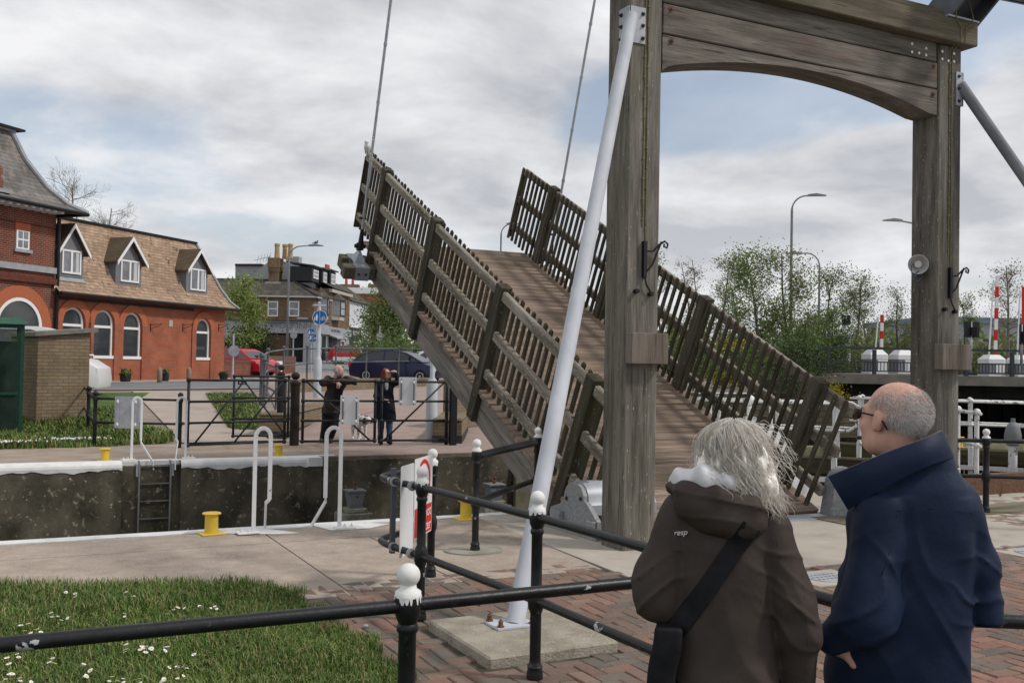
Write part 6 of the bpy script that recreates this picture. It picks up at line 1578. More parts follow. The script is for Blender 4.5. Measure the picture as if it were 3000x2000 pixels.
SLATE = tile_mat('grey_slate', ((.22, .225, .235), (.155, .15, .145)), .3, .15, (.26, .205, .165))
LEADR = mat('lead_flashing', (.26, .27, .29), (.34, .35, .37), 4, .6)
WFR = mat('white_window_frame', (.74, .74, .74), rough=.5)
GL = glass_mat('window_glass', (.035, .04, .045)); GLB = mat('bright_window_glass', (.10, .11, .125), (.22, .23, .25), 1.5, .08, spec=.8)
CURT = mat('curtain', (.30, .28, .26), (.42, .40, .38), 5, .9, stretch=(8, 8, .3))
GUT = mat('black_gutter', (.012, .013, .015), rough=.4)
GREYR = mat('grey_render_dormer', (.155, .16, .175), (.175, .18, .195), 3, .8)
def inn():
 # wall line: right-hand end 47 m off, left-hand end 37 m off
 A = pt(153, 37.0, 0); B = pt(656, 47.0, 0); d = unit(B - A); L_ = np.linalg.norm(B - A); ang = math.atan2(d[1], d[0]); Z0_ = .70
 t = thing('brick_inn', 'red brick inn with arched windows, tan tiled mansard roof and three grey dormers', 'building', (A[0], A[1], Z0_), ang)
 zE = 3.42
 Mi = np.array([[math.cos(ang), math.sin(ang)], [-math.sin(ang), math.cos(ang)]])
 def loc(x, y):      # where the line of sight of pixel (x, y) meets the wall plane: (along, height)
  r = ray(x, y); o = CP[:2] - A[:2]; ly = Mi @ o; lr = Mi @ r[:2]; s = -ly[1] / lr[1]; return ly[0] + lr[0] * s, CP[2] + r[2] * s - Z0_
 b = MB(); wins = []
 for (x0, x1, ys, yt, yb) in ((180, 246, 950, 910, 1045), (272, 332, 955, 915, 1045), (359, 413, 960, 923, 1047), (573, 615, 974, 940, 1050)):
  a, _ = loc(x0, 1000); c, _ = loc(x1, 1000); _, zb = loc((x0 + x1) / 2, yb); wins.append((a, c, zb))
 # wall built as strips round the window openings
 xs = [0]
 for (a, c, zb) in wins: xs += [a, c]
 xs.append(L_); TH_ = .3
 for i in range(0, len(xs), 2): b.box((xs[i], 0, -.3), (xs[i + 1], TH_, zE))
 for (a, c, zb) in wins:
  b.box((a, 0.0, -.3), (c, TH_, zb)); r = (c - a) / 2; m_ = (a + c) / 2; n = 14; zsp = 2.28
  for k in range(n):
   t0, t1 = math.pi * (1 - k / n), math.pi * (1 - (k + 1) / n)
   p = [(m_ + r * math.cos(t0), 0, zsp + r * math.sin(t0)), (m_ + r * math.cos(t1), 0, zsp + r * math.sin(t1)), (m_ + r * math.cos(t1), 0, zE), (m_ + r * math.cos(t0), 0, zE)]; b.prism(p, (0, TH_, 0))
 b.box((0, TH_ + .01, -.3), (L_, 7, zE - .02)); b.build('wall', RB, t)
 for (a, c, zb) in wins:
  r = (c - a) / 2; m_ = (a + c) / 2; zsp = 2.28; n = 20; f = MB()
  # brick arch, proud of the wall, and piers under it
  arch = MB()
  for k in range(n):
   t0, t1 = math.pi * (1 - k / n), math.pi * (1 - (k + 1) / n); r2 = r + .30
   arch.prism([(m_ + r * math.cos(t0), -.06, zsp + r * math.sin(t0)), (m_ + r * math.cos(t1), -.06, zsp + r * math.sin(t1)), (m_ + r2 * math.cos(t1), -.06, zsp + r2 * math.sin(t1)), (m_ + r2 * math.cos(t0), -.06, zsp + r2 * math.sin(t0))], (0, .058, 0), None)
  arch.build('window_arch', mat('arch_soldier_brick', (.34, .10, .05), (.42, .135, .065), 14, .85), t)
  pr = MB()
  for e in (a - .16, c + .16): pr.box((e - .15, -.055, -.3), (e + .15, -.002, zsp))
  pr.build('pier', RB, t)
  w = MB(); rr = r - .0
  for k in range(n):
   t0, t1 = math.pi * (1 - k / n), math.pi * (1 - (k + 1) / n); r1 = rr - .085
   w.prism([(m_ + r1 * math.cos(t0), .06, zsp + r1 * math.sin(t0)), (m_ + r1 * math.cos(t1), .06, zsp + r1 * math.sin(t1)), (m_ + rr * math.cos(t1), .06, zsp + rr * math.sin(t1)), (m_ + rr * math.cos(t0), .06, zsp + rr * math.sin(t0))], (0, .08, 0))
  w.box((a, .06, zb), (a + .085, .14, zsp)); w.box((c - .085, .06, zb), (c, .14, zsp)); w.box((a - .03, -.03, zb - .07), (c + .03, .15, zb + .05)); w.box((a + .086, .065, zsp - .16), (c - .086, .135, zsp - .06))
  wo = w.build('window', WFR, t)
  g = MB(); g.add([(m_ + rr * .97 * math.cos(q), .11, zsp + rr * .97 * math.sin(q)) for q in np.linspace(0, math.pi, 18)] + [(a + .02, .11, zb), (c - .02, .11, zb)], [tuple(range(20))]); g.build('pane', GL, wo)
  g = MB(); g.box((m_ + .08, .16, zb), (m_ + .42 * r + .08, .18, zsp + .3)); g.build('curtain', CURT, wo)
 # mansard roof with a bell-cast foot
 xa, xb = -.15, L_ + .45; hip = 1.35
 prof = [(-.45, zE - .10), (-.10, zE + .22), (.30, zE + .85), (1.25, zE + 2.95)]
 ends = [0.0, .25, .50, 1.15]
 R_ = MB(); pa = []
 for (y, z), e in zip(prof, ends): pa.append([(xa, y, z), (xb - e, y, z), (xb - e, 7.4 - y, z)])
 for i in range(3):
  R_.quad(pa[i][0], pa[i][1], pa[i + 1][1], pa[i + 1][0]); R_.quad(pa[i][1], pa[i][2], pa[i + 1][2], pa[i + 1][1])
 R_.quad(pa[3][0], pa[3][1], pa[3][2], (xa, 6.1, zE + 2.95)); R_.box((xa, -.1, zE - .05), (xb - .5, 7.2, zE + .06)); R_.build('roof', TILE, t)
 b = MB(); b.box((xa, 1.15, zE + 2.95), (xb - 1.1, 1.5, zE + 3.03)); b.build('ridge_capping', GUT, t)
 b = MB(); b.tube([(pa[i][1][0] + .02, pa[i][1][1] - .02, pa[i][1][2] + .03) for i in range(4)], .07, 8); b.build('hip_lead', LEADR, t, True)
 b = MB(); b.tube([(xa, -.47, zE - .10), (xb, -.47, zE - .12)], .065, 8); b.box((.2, -.06, zE - .32), (8.2, -.003, zE - .22)); b.build('gutter', GUT, t)
 # dormers
 for (x0, x1, ya, yb, yc) in ((170, 247, 660, 800, 735), (343, 418, 700, 825, 765), (550, 612, 735, 850, 790)):
  yd = -.02; a, _ = loc(x0, 760); c, _ = loc(x1, 760); mm = (a + c) / 2; _, zt_ = loc((x0 + x1) / 2, ya); _, zb = loc((x0 + x1) / 2, yb); _, ze = loc((x0 + x1) / 2, yc)
  a += .03; c += .03; sh = .0
  dm = MB(); dm.prism([(a, yd + .10, zb - .15), (c, yd + .10, zb - .15), (c, yd + .10, ze), (mm, yd + .10, zt_ - .05), (a, yd + .10, ze)], (0, 1.5, 0)); do = dm.build('dormer', GREYR, t)
  rf = MB(); e = .16
  for (p, q) in (((a - e, ze - .14), (mm, zt_ + .03)), ((c + e, ze - .14), (mm, zt_ + .03))):
   rf.prism([(p[0], yd - .12, p[1]), (q[0], yd - .12, q[1]), (q[0], yd - .12, q[1] + .06), (p[0], yd - .12, p[1] + .06)], (0, 1.9, 0))
  rf.build('dormer_roof', MATS.get('mossy_tile') or tile_mat('mossy_tile', ((.16, .125, .085), (.11, .095, .065)), .2, .1), do)
  bg = MB()
  for (p, q) in (((a - e, ze - .16), (mm, zt_ + .02)), ((c + e, ze - .16), (mm, zt_ + .02))):
   bg.prism([(p[0], yd - .15, p[1] - .08), (q[0], yd - .15, q[1] - .10), (q[0], yd - .15, q[1] + .07), (p[0], yd - .15, p[1] + .08)], (0, .028, 0))
  bg.build('bargeboard', WFR, do)
  wx0, wx1, wz0, wz1 = a + .22 * (c - a), c - .16 * (c - a), zb + .05, ze - .03
  f = MB(); f.box((wx0 - .07, yd + .05, wz0 - .07), (wx1 + .07, yd + .098, wz0)); f.box((wx0 - .07, yd + .05, wz1), (wx1 + .07, yd + .098, wz1 + .07)); mid = (wx0 + wx1) / 2
  for x in (wx0 - .07, wx1, mid - .05): f.box((x, yd + .052, wz0), (x + (.07 if x != mid - .05 else .10), yd + .096, wz1))
  fo = f.build('window', WFR, do); g = MB(); g.box((wx0, yd + .08, wz0), (wx1, yd + .094, wz1)); g.build('pane', GLB, fo)
  g = MB(); g.box((mid + .22, yd + .070, wz0 + .01), (wx1 - .03, yd + .079, wz1 - .01)); g.build('curtain', mat('net_curtain', (.42, .43, .45), (.55, .56, .58), 7, .9, stretch=(9, 9, .3)), fo)
  g = MB(); g.prism([(a - .1, yd + .0, zb - .32), (c + .1, yd + .0, zb - .32), (c, yd + .14, zb - .14), (a, yd + .14, zb - .14)], (0, .03, .02)); g.build('apron', LEADR, do)
 b = MB(); q0, z0 = loc(500, 947); b.box((q0 - .12, -.02, z0 - .14), (q0 + .12, .0, z0 + .14)); b.build('wall_plate', mat('stone_plate', (.40, .36, .32)), t)
 for x in (440, 535, 640):
  q0, z0 = loc(x, 955); b = MB(); b.tube([(q0, -.02, z0 - .25), (q0, -.02, z0 + .12)], .014, 5); b.tube([(q0, -.02, z0 - .12), (q0 + .2, -.28, z0 + .02), (q0 + .28, -.36, z0 + .1)], .012, 5); b.tube([(q0, -.02, z0 + .06), (q0 + .3, -.38, z0 + .1)], .012, 5); b.build('iron_bracket', BLACKC, t)
 # -------- the taller slate-roofed house joined to it
 h = thing('slate_house', 'tall dark brick house with a steep curved slate roof and sash window', 'building', (A[0], A[1], Z0_), ang)
 X0 = -9.0; zH = 6.42
 b = MB(); b.box((X0, -.02, -.3), (-.02, 8, zH)); b.build('wall', RBD, h)
 pf = [(-.75, zH - .08), (-.25, zH + .20), (.25, zH + .75), (.80, zH + 1.75), (1.15, zH + 2.75)]; en = [-.75, -.25, .25, .80, 1.15]
 b = MB(); Q = [[(X0, y, z), (.0 - e, y, z), (.0 - e, 8 - y, z)] for (y, z), e in zip(pf, en)]
 for i in range(4): b.quad(Q[i][0], Q[i][1], Q[i + 1][1], Q[i + 1][0]); b.quad(Q[i][1], Q[i][2], Q[i + 1][2], Q[i + 1][1])
 top = zH + 2.75
 b.quad((X0, 1.15, top), (-1.15, 1.15, top), (-1.15, 6.8, top), (X0, 6.8, top)); ro = b.build('roof', SLATE, h)
 b = MB(); b.add([(X0, .95, top + .12), (-.80, .95, top + .12), (-.80, 7, top + .12), (X0, 7, top + .12), (X0, 4, top + 1.15), (-3.6, 4, top + 1.15)], [(0, 1, 5, 4), (1, 2, 5), (2, 3, 4, 5), (0, 3, 2, 1)]); b.build('upper_roof', SLATE, h)
 b = MB(); b.box((X0, .86, top + .05), (-.72, .95, top + .13)); b.box((-.80, .86, top + .05), (-.71, 7, top + .13)); b.tube([(X0, -.78, zH - .08), (.78, -.78, zH - .10)], .07, 8); b.tube([(.78, -.78, zH - .1), (.78, 8, zH - .1)], .07, 8); b.tube([(.02, -.12, -.3), (.02, -.12, zH - .3)], .07, 8); b.build('gutter', GUT, h)
 b = MB(); b.tube([(Q[i][1][0] + .03, Q[i][1][1] - .03, Q[i][1][2] + .03) for i in range(5)], .10, 8); b.box((X0, 1.0, top - .02), (-1.0, 1.2, top + .06)); b.build('hip_lead', LEADR, h)
 b = MB()
 for k in range(26): b.box((-.3 - k * .34, -.66, zH - .22), (-.44 - k * .34, -.05, zH - .10))
 b.box((X0, -.5, zH - .10), (-.02, -.03, zH - .02)); b.build('eaves_bracket', WFR, h)
 # string courses and window
 w0, _ = loc(48, 700); w1, _ = loc(80, 700); _, wz1 = loc(64, 676); _, wz0 = loc(64, 728)
 b = MB(); b.box((w0 - .05, -.06, wz0 - .02), (w1 + .05, -.022, wz1)); fo = b.build('window', WFR, h)
 g = MB()
 for i in range(2):
  for j in range(2):
   ww = (w1 - w0) / 2; hh = (wz1 - wz0) / 2; g.box((w0 + ww * i + .03, -.075, wz0 + hh * j + .04), (w0 + ww * (i + 1) - .03, -.062, wz0 + hh * (j + 1) - .03))
 g.build('pane', GLB, fo)
 b = MB(); b.box((w0 - .1, -.05, wz1 + .02), (w1 + .1, -.022, wz1 + .35)); b.build('lintel', mat('rubbed_brick', (.36, .10, .05), (.42, .12, .06), 9, .8), h)
 b = MB(); b.box((w0 - .15, -.12, wz0 - .14), (w1 + .15, -.022, wz0 - .03)); b.build('sill', LEADR, h)
 _, s1 = loc(60, 783); _, s2 = loc(60, 820); _, s0 = loc(100, 640)
 b = MB(); b.box((X0, -.14, s1 - .10), (.06, -.022, s1 + .12)); b.build('string_course', LEADR, h)
 b = MB(); b.box((X0, -.16, s2 - .05), (.08, -.022, s2 + .16)); b.box((X0, -.06, s0 - .25), (.02, -.022, s0 - .2)); b.build('brick_cornice', mat('dark_moulded_brick', (.09, .03, .022), (.14, .045, .03), 8, .8), h)
 b = MB(); c0, _ = loc(72, 940); r = 1.05; zsp = 2.0; n = 20
 for k in range(n):
  t0, t1 = math.pi * (1 - k / n), math.pi * (1 - (k + 1) / n); r2 = r + .42
  b.prism([(c0 - .3 + r * math.cos(t0), -.08, zsp + r * math.sin(t0)), (c0 - .3 + r * math.cos(t1), -.08, zsp + r * math.sin(t1)), (c0 - .3 + r2 * math.cos(t1), -.08, zsp + r2 * math.sin(t1)), (c0 - .3 + r2 * math.cos(t0), -.08, zsp + r2 * math.sin(t0))], (0, .058, 0))
 b.build('window_arch', MATS['arch_soldier_brick'], h)
 b = MB(); n = 20
 for k in range(n):
  t0, t1 = math.pi * (1 - k / n), math.pi * (1 - (k + 1) / n); r1 = r - .13
  b.prism([(c0 - .3 + r1 * math.cos(t0), -.07, zsp + r1 * math.sin(t0)), (c0 - .3 + r1 * math.cos(t1), -.07, zsp + r1 * math.sin(t1)), (c0 - .3 + r * math.cos(t1), -.07, zsp + r * math.sin(t1)), (c0 - .3 + r * math.cos(t0), -.07, zsp + r * math.sin(t0))], (0, .045, 0))
 b.box((c0 - .3 - r, -.07, zsp - .08), (c0 - .3 + r, -.025, zsp + .03)); b.box((c0 - .3 + r - .13, -.07, .4), (c0 - .3 + r, -.025, zsp - .08)); fo = b.build('window', WFR, h)
 g = MB(); g.add([(c0 - .3 + r * .98 * math.cos(q), -.03, zsp + r * .98 * math.sin(q)) for q in np.linspace(0, math.pi, 18)] + [(c0 - .3 - r, -.03, .4), (c0 - .3 + r, -.03, .4)], [tuple(range(20))]); g.build('pane', GL, fo)
 # shaped brick gable dormer at the picture edge, flue pipe
 g0, gz = loc(-30, 600); b = MB(); b.prism([(g0 - 2, -.3, zH + .3), (g0 + .25, -.3, zH + .3), (g0 + .25, -.3, zH + .62), (g0 + .12, -.3, zH + .7), (g0 + .25, -.3, zH + .85), (g0 + .2, -.3, zH + 1.05), (g0 - .1, -.3, zH + 1.2), (g0 - 2, -.3, zH + 1.35)], (0, 1.3, 0)); b.build('gable', RBD, h)
 b = MB(); b.box((g0 - 2, -.45, zH + .16), (g0 + .5, .1, zH + .28)); b.build('gable_ledge', LEADR, h)
 f0, fz = loc(155, 605); b = MB(); b.tube([(f0 + .12, 1.2, zH + .35), (f0 + .12, 1.2, zH + .75)], .075, 10); b.build('flue_collar', WFR, h, True); b = MB(); b.tube([(f0 + .12, 1.2, zH + .75), (f0 + .12, 1.2, zH + 1.65)], .085, 10); b.build('flue', BLACKC, h, True)
 # things standing along the foot of the inn
 yel, pur = (.6, .42, .05), (.25, .10, .2)
 tub('dark planter tub nearest the brick kiosk by the inn wall', 279, 1122, 37.3, 32, 27, (.12, .13, .04)); tub('dark planter tub with yellow flowers between two arched windows', 367, 1123, 38.8, 33, 29, yel)
 tub('dark planter tub with purple plants beside the first stone bollard', 484, 1122, 40.6, 22, 28, pur); tub('dark planter tub at the end corner of the brick inn', 655, 1111, 45.8, 27, 15, (.1, .12, .04))
 for lab, x, y0, y1 in (('stone bollard standing between the two planter tubs by the inn', 467, 1127, 1076), ('stone bollard standing alone before the blank stretch of inn wall', 553, 1122, 1075)):
  dep = 39.0 if x < 500 else 41.0; p = PD(x, y0, dep); hh = (y0 - y1) / F * dep; tb = thing('stone_bollard', lab, 'bollard', p, 0, 'stone bollards by the inn'); b = MB(); b.lathe([(.10, -.05), (.10, hh - .16), (.088, hh - .08), (.05, hh - .02), (.0, hh)], seg=14); b.build('stone', mat('bollard_stone', (.22, .17, .12), (.32, .26, .20), 6, .9), tb, True)
inn()
# ================================================================== the street behind
FWG = V3((math.sin(YAW), math.cos(YAW), 0))
GREYW = mat('grey_painted_render', (.30, .315, .34), (.345, .36, .385), 1.2, .85, spots=((.25, .26, .28), .6, .62, .15))
GREYS = mat('grey_shopfront', (.27, .285, .305), (.31, .325, .345), 1.5, .6)
DKV = mat('dark_doorway', (.008, .009, .010), rough=.5); CHAR = mat('charcoal_cladding', (.022, .024, .027), (.03, .032, .036), 6, .6)
YST = brick_mat('stock_brick', (.24, .165, .10), (.155, .115, .075), (.20, .16, .12), .225, .075, .010, dirt=(.5, .47, .44))
STONE = mat('pale_stone', (.45, .40, .34), (.38, .34, .29), 3, .85); WREN = mat('pale_render', (.52, .53, .56), (.58, .59, .62), 1.2, .85)
SLATD = tile_mat('weathered_slate', ((.105, .098, .088), (.07, .066, .06)), .3, .16, (.14, .115, .09))
DC = 90.0
COR = V3(PD(916, 1056, DC)); COR[2] = 1.58
RDIR = unit(X_ * .098 + FWG * .995)
ANGR = math.atan2(RDIR[1], RDIR[0])
def facade(o, ang):
 Mi = np.array([[math.cos(ang), math.sin(ang)], [-math.sin(ang), math.cos(ang)]]); oo = V3(o)
 def loc(x, y):
  r = ray(x, y); c = Mi @ (CP[:2] - oo[:2]); lr = Mi @ r[:2]; s = -c[1] / lr[1]; return c[0] + lr[0] * s, CP[2] + r[2] * s - oo[2]
 return loc
def zm(x, y): return 600 + x / 3.136, 650 + y / 3.136
def zn(x, y): return 880 + x / 3.3194, 840 + y / 3.3194
def prism_px(b, dep, pts, ext):     # outline standing at one distance, with real depth behind it
 b.prism([PD(x, y, dep) for x, y in pts], ext); return b
def win(t, a, c, z0, z1, y=-.05, m=WFR, g=GLB, fr=.09, bars=True, name='window'):
 b = MB(); b.box((a, y, z0), (a + fr, y + .08, z1)); b.box((c - fr, y, z0), (c, y + .08, z1)); b.box((a + fr, y + .004, z0), (c - fr, y + .076, z0 + fr)); b.box((a + fr, y + .004, z1 - fr), (c - fr, y + .076, z1))
 if bars: b.box((a + fr, y + .01, (z0 + z1) / 2 - .04), (c - fr, y + .07, (z0 + z1) / 2 + .04))
 w = b.build(name, m, t); q = MB(); q.box((a + fr * .5, y + .03, z0 + fr * .5), (c - fr * .5, y + .05, z1 - fr * .5)); q.build('pane', g, w)
 return w
def pub():
 angf = -YAW; t = thing('corner_pub', 'two storey corner pub of dark stock brick with a grey fascia and hipped slate roof', 'building', COR, angf); loc = facade(COR, angf)
 def L(x, y): return loc(*zm(x, y))
 x0, _ = L(-330, 700); _, zg = L(700, 690); _, zs = L(800, 915); rr = V3((.098, .995, 0)); D_ = 4.75
 _, zr = L(600, 508); xr, _ = L(735, 508)
 b = MB(); b.prism([(x0, 0, zs), (0, 0, zs), (0, 0, zg), (x0, 0, zg)], rr * D_); b.prism([(x0, D_, -.2), (0, D_, -.2), (0, D_, zg), (x0, D_, zg)], rr * 3); b.build('upper_wall', YST, t)
 b = MB(); b.prism([(x0, -.05, zs - 1.05), (.05, -.05, zs - 1.05), (.05, -.05, zs), (x0, -.05, zs)], rr * 4.7)
 xa, _ = L(905, 1100); xb, _ = L(560, 1100); b.box((xa, -.05, -.2), (.05, .5, zs - 1.06)); b.box((x0, -.05, -.2), (xb, .5, zs - 1.06)); b.prism([(-.4, .5, -.2), (.05, .5, -.2), (.05, .5, zs - 1.06), (-.4, .5, zs - 1.06)], rr * 4.2); b.build('ground_floor', GREYS, t)
 b = MB(); b.box((xb, .55, -.2), (xa, .6, zs - 1.06)); b.build('entrance_opening', DKV, t)
 b = MB(); b.prism([(x0, -.14, zs), (.14, -.14, zs), (.14, -.14, zs + .12), (x0, -.14, zs + .12)], rr * 4.9); b.build('string_course', mat('dark_moulding', (.06, .06, .065)), t)
 b = MB(); b.box((x0, -.35, zg - .02), (.30, -.18, zg + .12)); b.prism([(.18, -.3, zg - .02), (.34, -.3, zg - .02), (.34, -.3, zg + .12), (.18, -.3, zg + .12)], rr * 5.1); b.build('gutter', mat('pale_gutter', (.42, .42, .43)), t)
 b = MB(); e0 = V3((x0, -.35, zg + .10)); e1 = V3((.36, -.35, zg + .10)); e2 = e1 + rr * 5.2; r1 = V3((xr, 3.2, zr)); r0 = V3((x0, 3.2, zr))
 b.add([e0, e1, e2, r1, r0, V3((x0, 7, zg)), V3((0, 8, zg + 1))], [(0, 1, 3, 4), (1, 2, 3), (2, 6, 3), (4, 3, 6, 5)]); b.build('roof', SLATD, t)
 b = MB(); b.tube([r0, r1, e1 + V3((0, 0, .05))], .10, 6); b.build('ridge_tile', mat('ridge_tile', (.05, .047, .043)), t)
 for (xa_, xb_) in ((580, 672), (775, 866)):
  a, z1 = L(xa_, 727); c, z0 = L(xb_, 868); win(t, a, c, z0, z1, -.06)
 b = MB()
 for (xa_, xb_, ya, yb) in ((690, 760, 715, 775), (690, 760, 795, 865), (885, 985, 700, 775), (895, 965, 795, 865)):
  a, z1 = L(xa_, ya); c, z0 = L(xb_, yb); b.box((a, -.03, z0), (c, -.002, z0 + .1)); b.box((a, -.03, z1 - .1), (c, -.002, z1)); b.box((a, -.028, z0 + .1), (a + .1, -.002, z1 - .1)); b.box((c - .1, -.028, z0 + .1), (c, -.002, z1 - .1))
 b.build('brick_panel', mat('brick_moulding', (.13, .09, .06), (.18, .13, .085), 9, .9), t)
 tx, tz = L(712, 952); text_mesh('THE WOLF INN', .78, mat('grey_lettering', (.16, .16, .165)), 'lettering', t, axes((tx, -.056, tz), (1, 0, 0), (0, 0, 1)), .01, sx=.98)
 b = MB(); a, z = L(565, 930); c, _ = L(862, 930); b.box((a, -.4, z), (c, -.3, z + .06)); b.build('sign_light', CHAR, t)
 a, z1 = L(845, 876); c, z0 = L(950, 893); b = MB(); b.box((a, -.03, z0), (c, -.002, z1)); b.build('street_plate', mat('worn_plate', (.40, .35, .34)), t)
 # chimney at the ridge
 a, z1 = L(515, 300); c, z0 = L(622, 545); m_ = (a + c) / 2
 b = MB(); b.box((a + .1, 2.6, z0 - .4), (c - .1, 4.1, z1 - 1.3)); b.box((a + .05, 2.55, z1 - 1.3), (c - .05, 4.15, z1 - .9)); b.box((a, 2.5, z1 - .9), (c, 4.2, z1)); ch = b.build('chimney', YST, t)
 b = MB(); b.box((a - .15, 2.4, z0 - .3), (c + .15, 2.55, z0 + .15)); b.build('flashing', LEADR, ch)
 for k in range(3): b = MB(); b.lathe([(.27, 0), (.24, .3), (.22, 1.1), (.26, 1.15), (.26, 1.35), (.2, 1.36)], (a + .75 + k * .62, 3.0 + (k % 2) * .5, z1), 12); b.build('chimney_pot', mat('buff_pot', (.42, .30, .15), (.34, .24, .12), 5, .8), ch)
 b = MB(); a0, za = L(510, 280); b.tube([(a0, 3.5, za - 3), (a0, 3.5, za + .1)], .03, 5); b.tube([(a0 - 1.5, 3.5, za - .4), (a0 + .1, 3.5, za)], .02, 5)
 for k in range(5): b.tube([(a0 - 1.2 + k * .28, 3.5, za - .75 + k * .07), (a0 - 1.0 + k * .28, 3.5, za + .1 + k * .07)], .015, 4)
 b.tube([(a0 - 1.7, 3.5, za - 2.1), (a0 + .1, 3.5, za - 2.3)], .02, 5); b.build('aerial', DGREY, ch)
 # timber yard fence before the entrance
 f = thing('timber_fence', 'tall dark brown close boarded fence across the pub yard', 'fence', PD(790, 1052, 80), angf); w0, w1 = -1.9, 1.6
 b = MB()
 for k in range(22): b.box((w0 + k * .16, 0, 0), (w0 + k * .16 + .15, .03 + .01 * (k % 2), 1.95)); 
 b.build('boards', mat('brown_boards', (.06, .032, .022), (.095, .052, .036), 6, .85, stretch=(6, 1, .4)), f); b = MB()
 for x in (w0, (w0 + w1) / 2, w1): b.box((x - .06, .05, 0), (x + .06, .15, 2.0))
 b.build('post', mat('brown_boards_post', (.05, .028, .02)), f)
pub()
def row():
 t = thing('gabled_building', 'tall grey gabled building with black dormers and bay windows over shopfronts', 'building', COR, ANGR); loc = facade(COR, ANGR)
 def L(x, y): return loc(*zm(x, y))
 def Q(x, y): return loc(*zn(x, y))
 inv = Matrix.Rotation(-ANGR, 3, 'Z')
 def W2L(p): return V3(inv @ Vector(tuple(V3(p) - COR)))
 t1, _ = Q(360, 200); _, zg = L(1015, 575); T0 = 4.78
 # gable end and flat-roofed wing, seen over the pub roof
 g = MB(); dep = 96.0; ext = RDIR * 9
 out_ = [(515, 500), (515, 420), (632, 330), (745, 392), (745, 318), (864, 318), (864, 440), (1012, 572), (1012, 760), (515, 760)]
 P = [W2L(PD(*zm(x, y), dep)) for x, y in out_]; e = V3((9, 0, 0))
 g.prism(P, V3((1.0, 0, 0)))
 P2 = [W2L(PD(*zm(x, y), dep)) for x, y in ((280, 395), (516, 395), (516, 600), (280, 600))]; g.prism(P2, V3((6, 0, 0))); g.build('gable_wall', GREYW, t)
 b = MB(); P3 = [W2L(PD(*zm(x, y), dep - .2)) for x, y in ((276, 384), (520, 384), (520, 402), (276, 402))]; b.prism(P3, V3((6.3, 0, 0))); b.build('flat_roof_edge', CHAR, t)
 L1 = T0 + 7.6
 b = MB(); b.box((T0, 0, 3.3), (L1, 6, zg)); b.build('upper_wall', YST, t)
 b = MB(); pr = W2L(PD(*zm(640, 335), dep)); zr = pr[2]; yr = pr[1]
 b.add([(T0 + .9, -.35, zg + .05), (L1, -.35, zg + .05), (L1, yr, zr), (T0 + .9, yr, zr), (L1, yr * 2, zg)], [(0, 1, 2, 3), (1, 4, 2)]); b.build('roof', SLATD, t)
 b = MB(); b.box((T0, -.32, zg - .35), (L1, -.02, zg - .05)); b.build('eaves', STONE, t)
 for (xa, ya, xb, yb) in ((978, 437, 1020, 528), (1070, 460, 1092, 560), (1143, 475, 1176, 578)):
  yy = 1.25; l9 = facade(COR + V3((-math.sin(ANGR), math.cos(ANGR), 0)) * yy, ANGR); a, z1 = l9(*zm(xa, ya)); c, z0 = l9(*zm(xb, yb)); w = max(1.1, c - a)
  d = MB(); d.box((a - .4, yy - .2, z0 - .3), (a + w + .3, yy + 1.9, z1 + .25)); do = d.build('dormer', CHAR, t); b = MB(); b.prism([(a - .6, yy - .45, z1 + .26), (a + w + .5, yy - .45, z1 + .26), (a + w + .5, yy + 2.2, z1 + .6), (a - .6, yy + 2.2, z1 + .6)], (0, 0, .12)); b.build('dormer_roof', SLATD, do); win(do, a, a + w, z0, z1, yy - .26, WFR, GLB, .1)
 for (xa, ya, xb, yb) in ((1168, 722, 1268, 880), (1045, 700, 1075, 860)):
  a, z1 = L(xa, ya); c, z0 = L(xb, yb); c = min(c, a + 2.4)
  d = MB(); d.prism([(a - .1, -.02, z0 - .4), (a + .35, -.7, z0 - .4), (c - .35, -.7, z0 - .4), (c + .1, -.02, z0 - .4)], (0, 0, z1 - z0 + .5)); bo = d.build('bay', STONE, t)
  b = MB(); b.add([(a - .3, 0, z1 + .1), (a + .25, -.9, z1 + .1), (c - .25, -.9, z1 + .1), (c + .3, 0, z1 + .1), ((a + c) / 2, 0, z1 + 1.1)], [(0, 1, 4), (1, 2, 4), (2, 3, 4)]); b.build('bay_roof', SLATD, bo); win(bo, a + .3, c - .3, z0, z1, -.80, CHAR, GLB, .12)
  b = MB(); b.prism([(a - .02, -.12, z0), (a + .33, -.72, z0), (a + .33, -.72, z1), (a - .02, -.12, z1)], (-.04, -.02, 0)); b.build('bay_side_pane', GLB, bo)
 # shopfronts along the row
 b = MB(); b.box((.0, -.25, 2.55), (L1, -.02, 3.32)); b.build('fascia', GREYS, t); b = MB(); b.box((.2, -.05, -.2), (L1, .3, 2.54)); b.build('shop_wall', GREYS, t)
 b = MB()
 for s in (.7, 2.6, 4.9, 6.4, 9.0): b.box((s, -.085, .1), (s + 1.2, -.053, 2.4))
 b.build('shop_window', DKV, t)
 b = MB(); b.prism([(4.3, -.28, 2.55), (4.3, -1.0, 2.30), (4.3, -1.0, 2.18), (4.3, -.28, 2.42)], (5.0, 0, 0)); b.build('awning_box', GREYW, t)
 text_mesh('THE WOLF INN', .42, mat('brown_lettering', (.10, .09, .08)), 'lettering', t, axes((6.3, -.26, 2.95), (1, 0, 0), (0, 0, 1)), .01)
 # chimneys on the next roofs
 t2 = thing('pale_terrace', 'pale rendered terrace with arched white windows and a black shop sign beyond the gabled building', 'building', COR + RDIR * L1, ANGR); l2 = facade(COR + RDIR * L1, ANGR)
 def Q2(x, y): return l2(*zn(x, y))
 _, zg2 = Q2(430, 125); W2 = 9.5
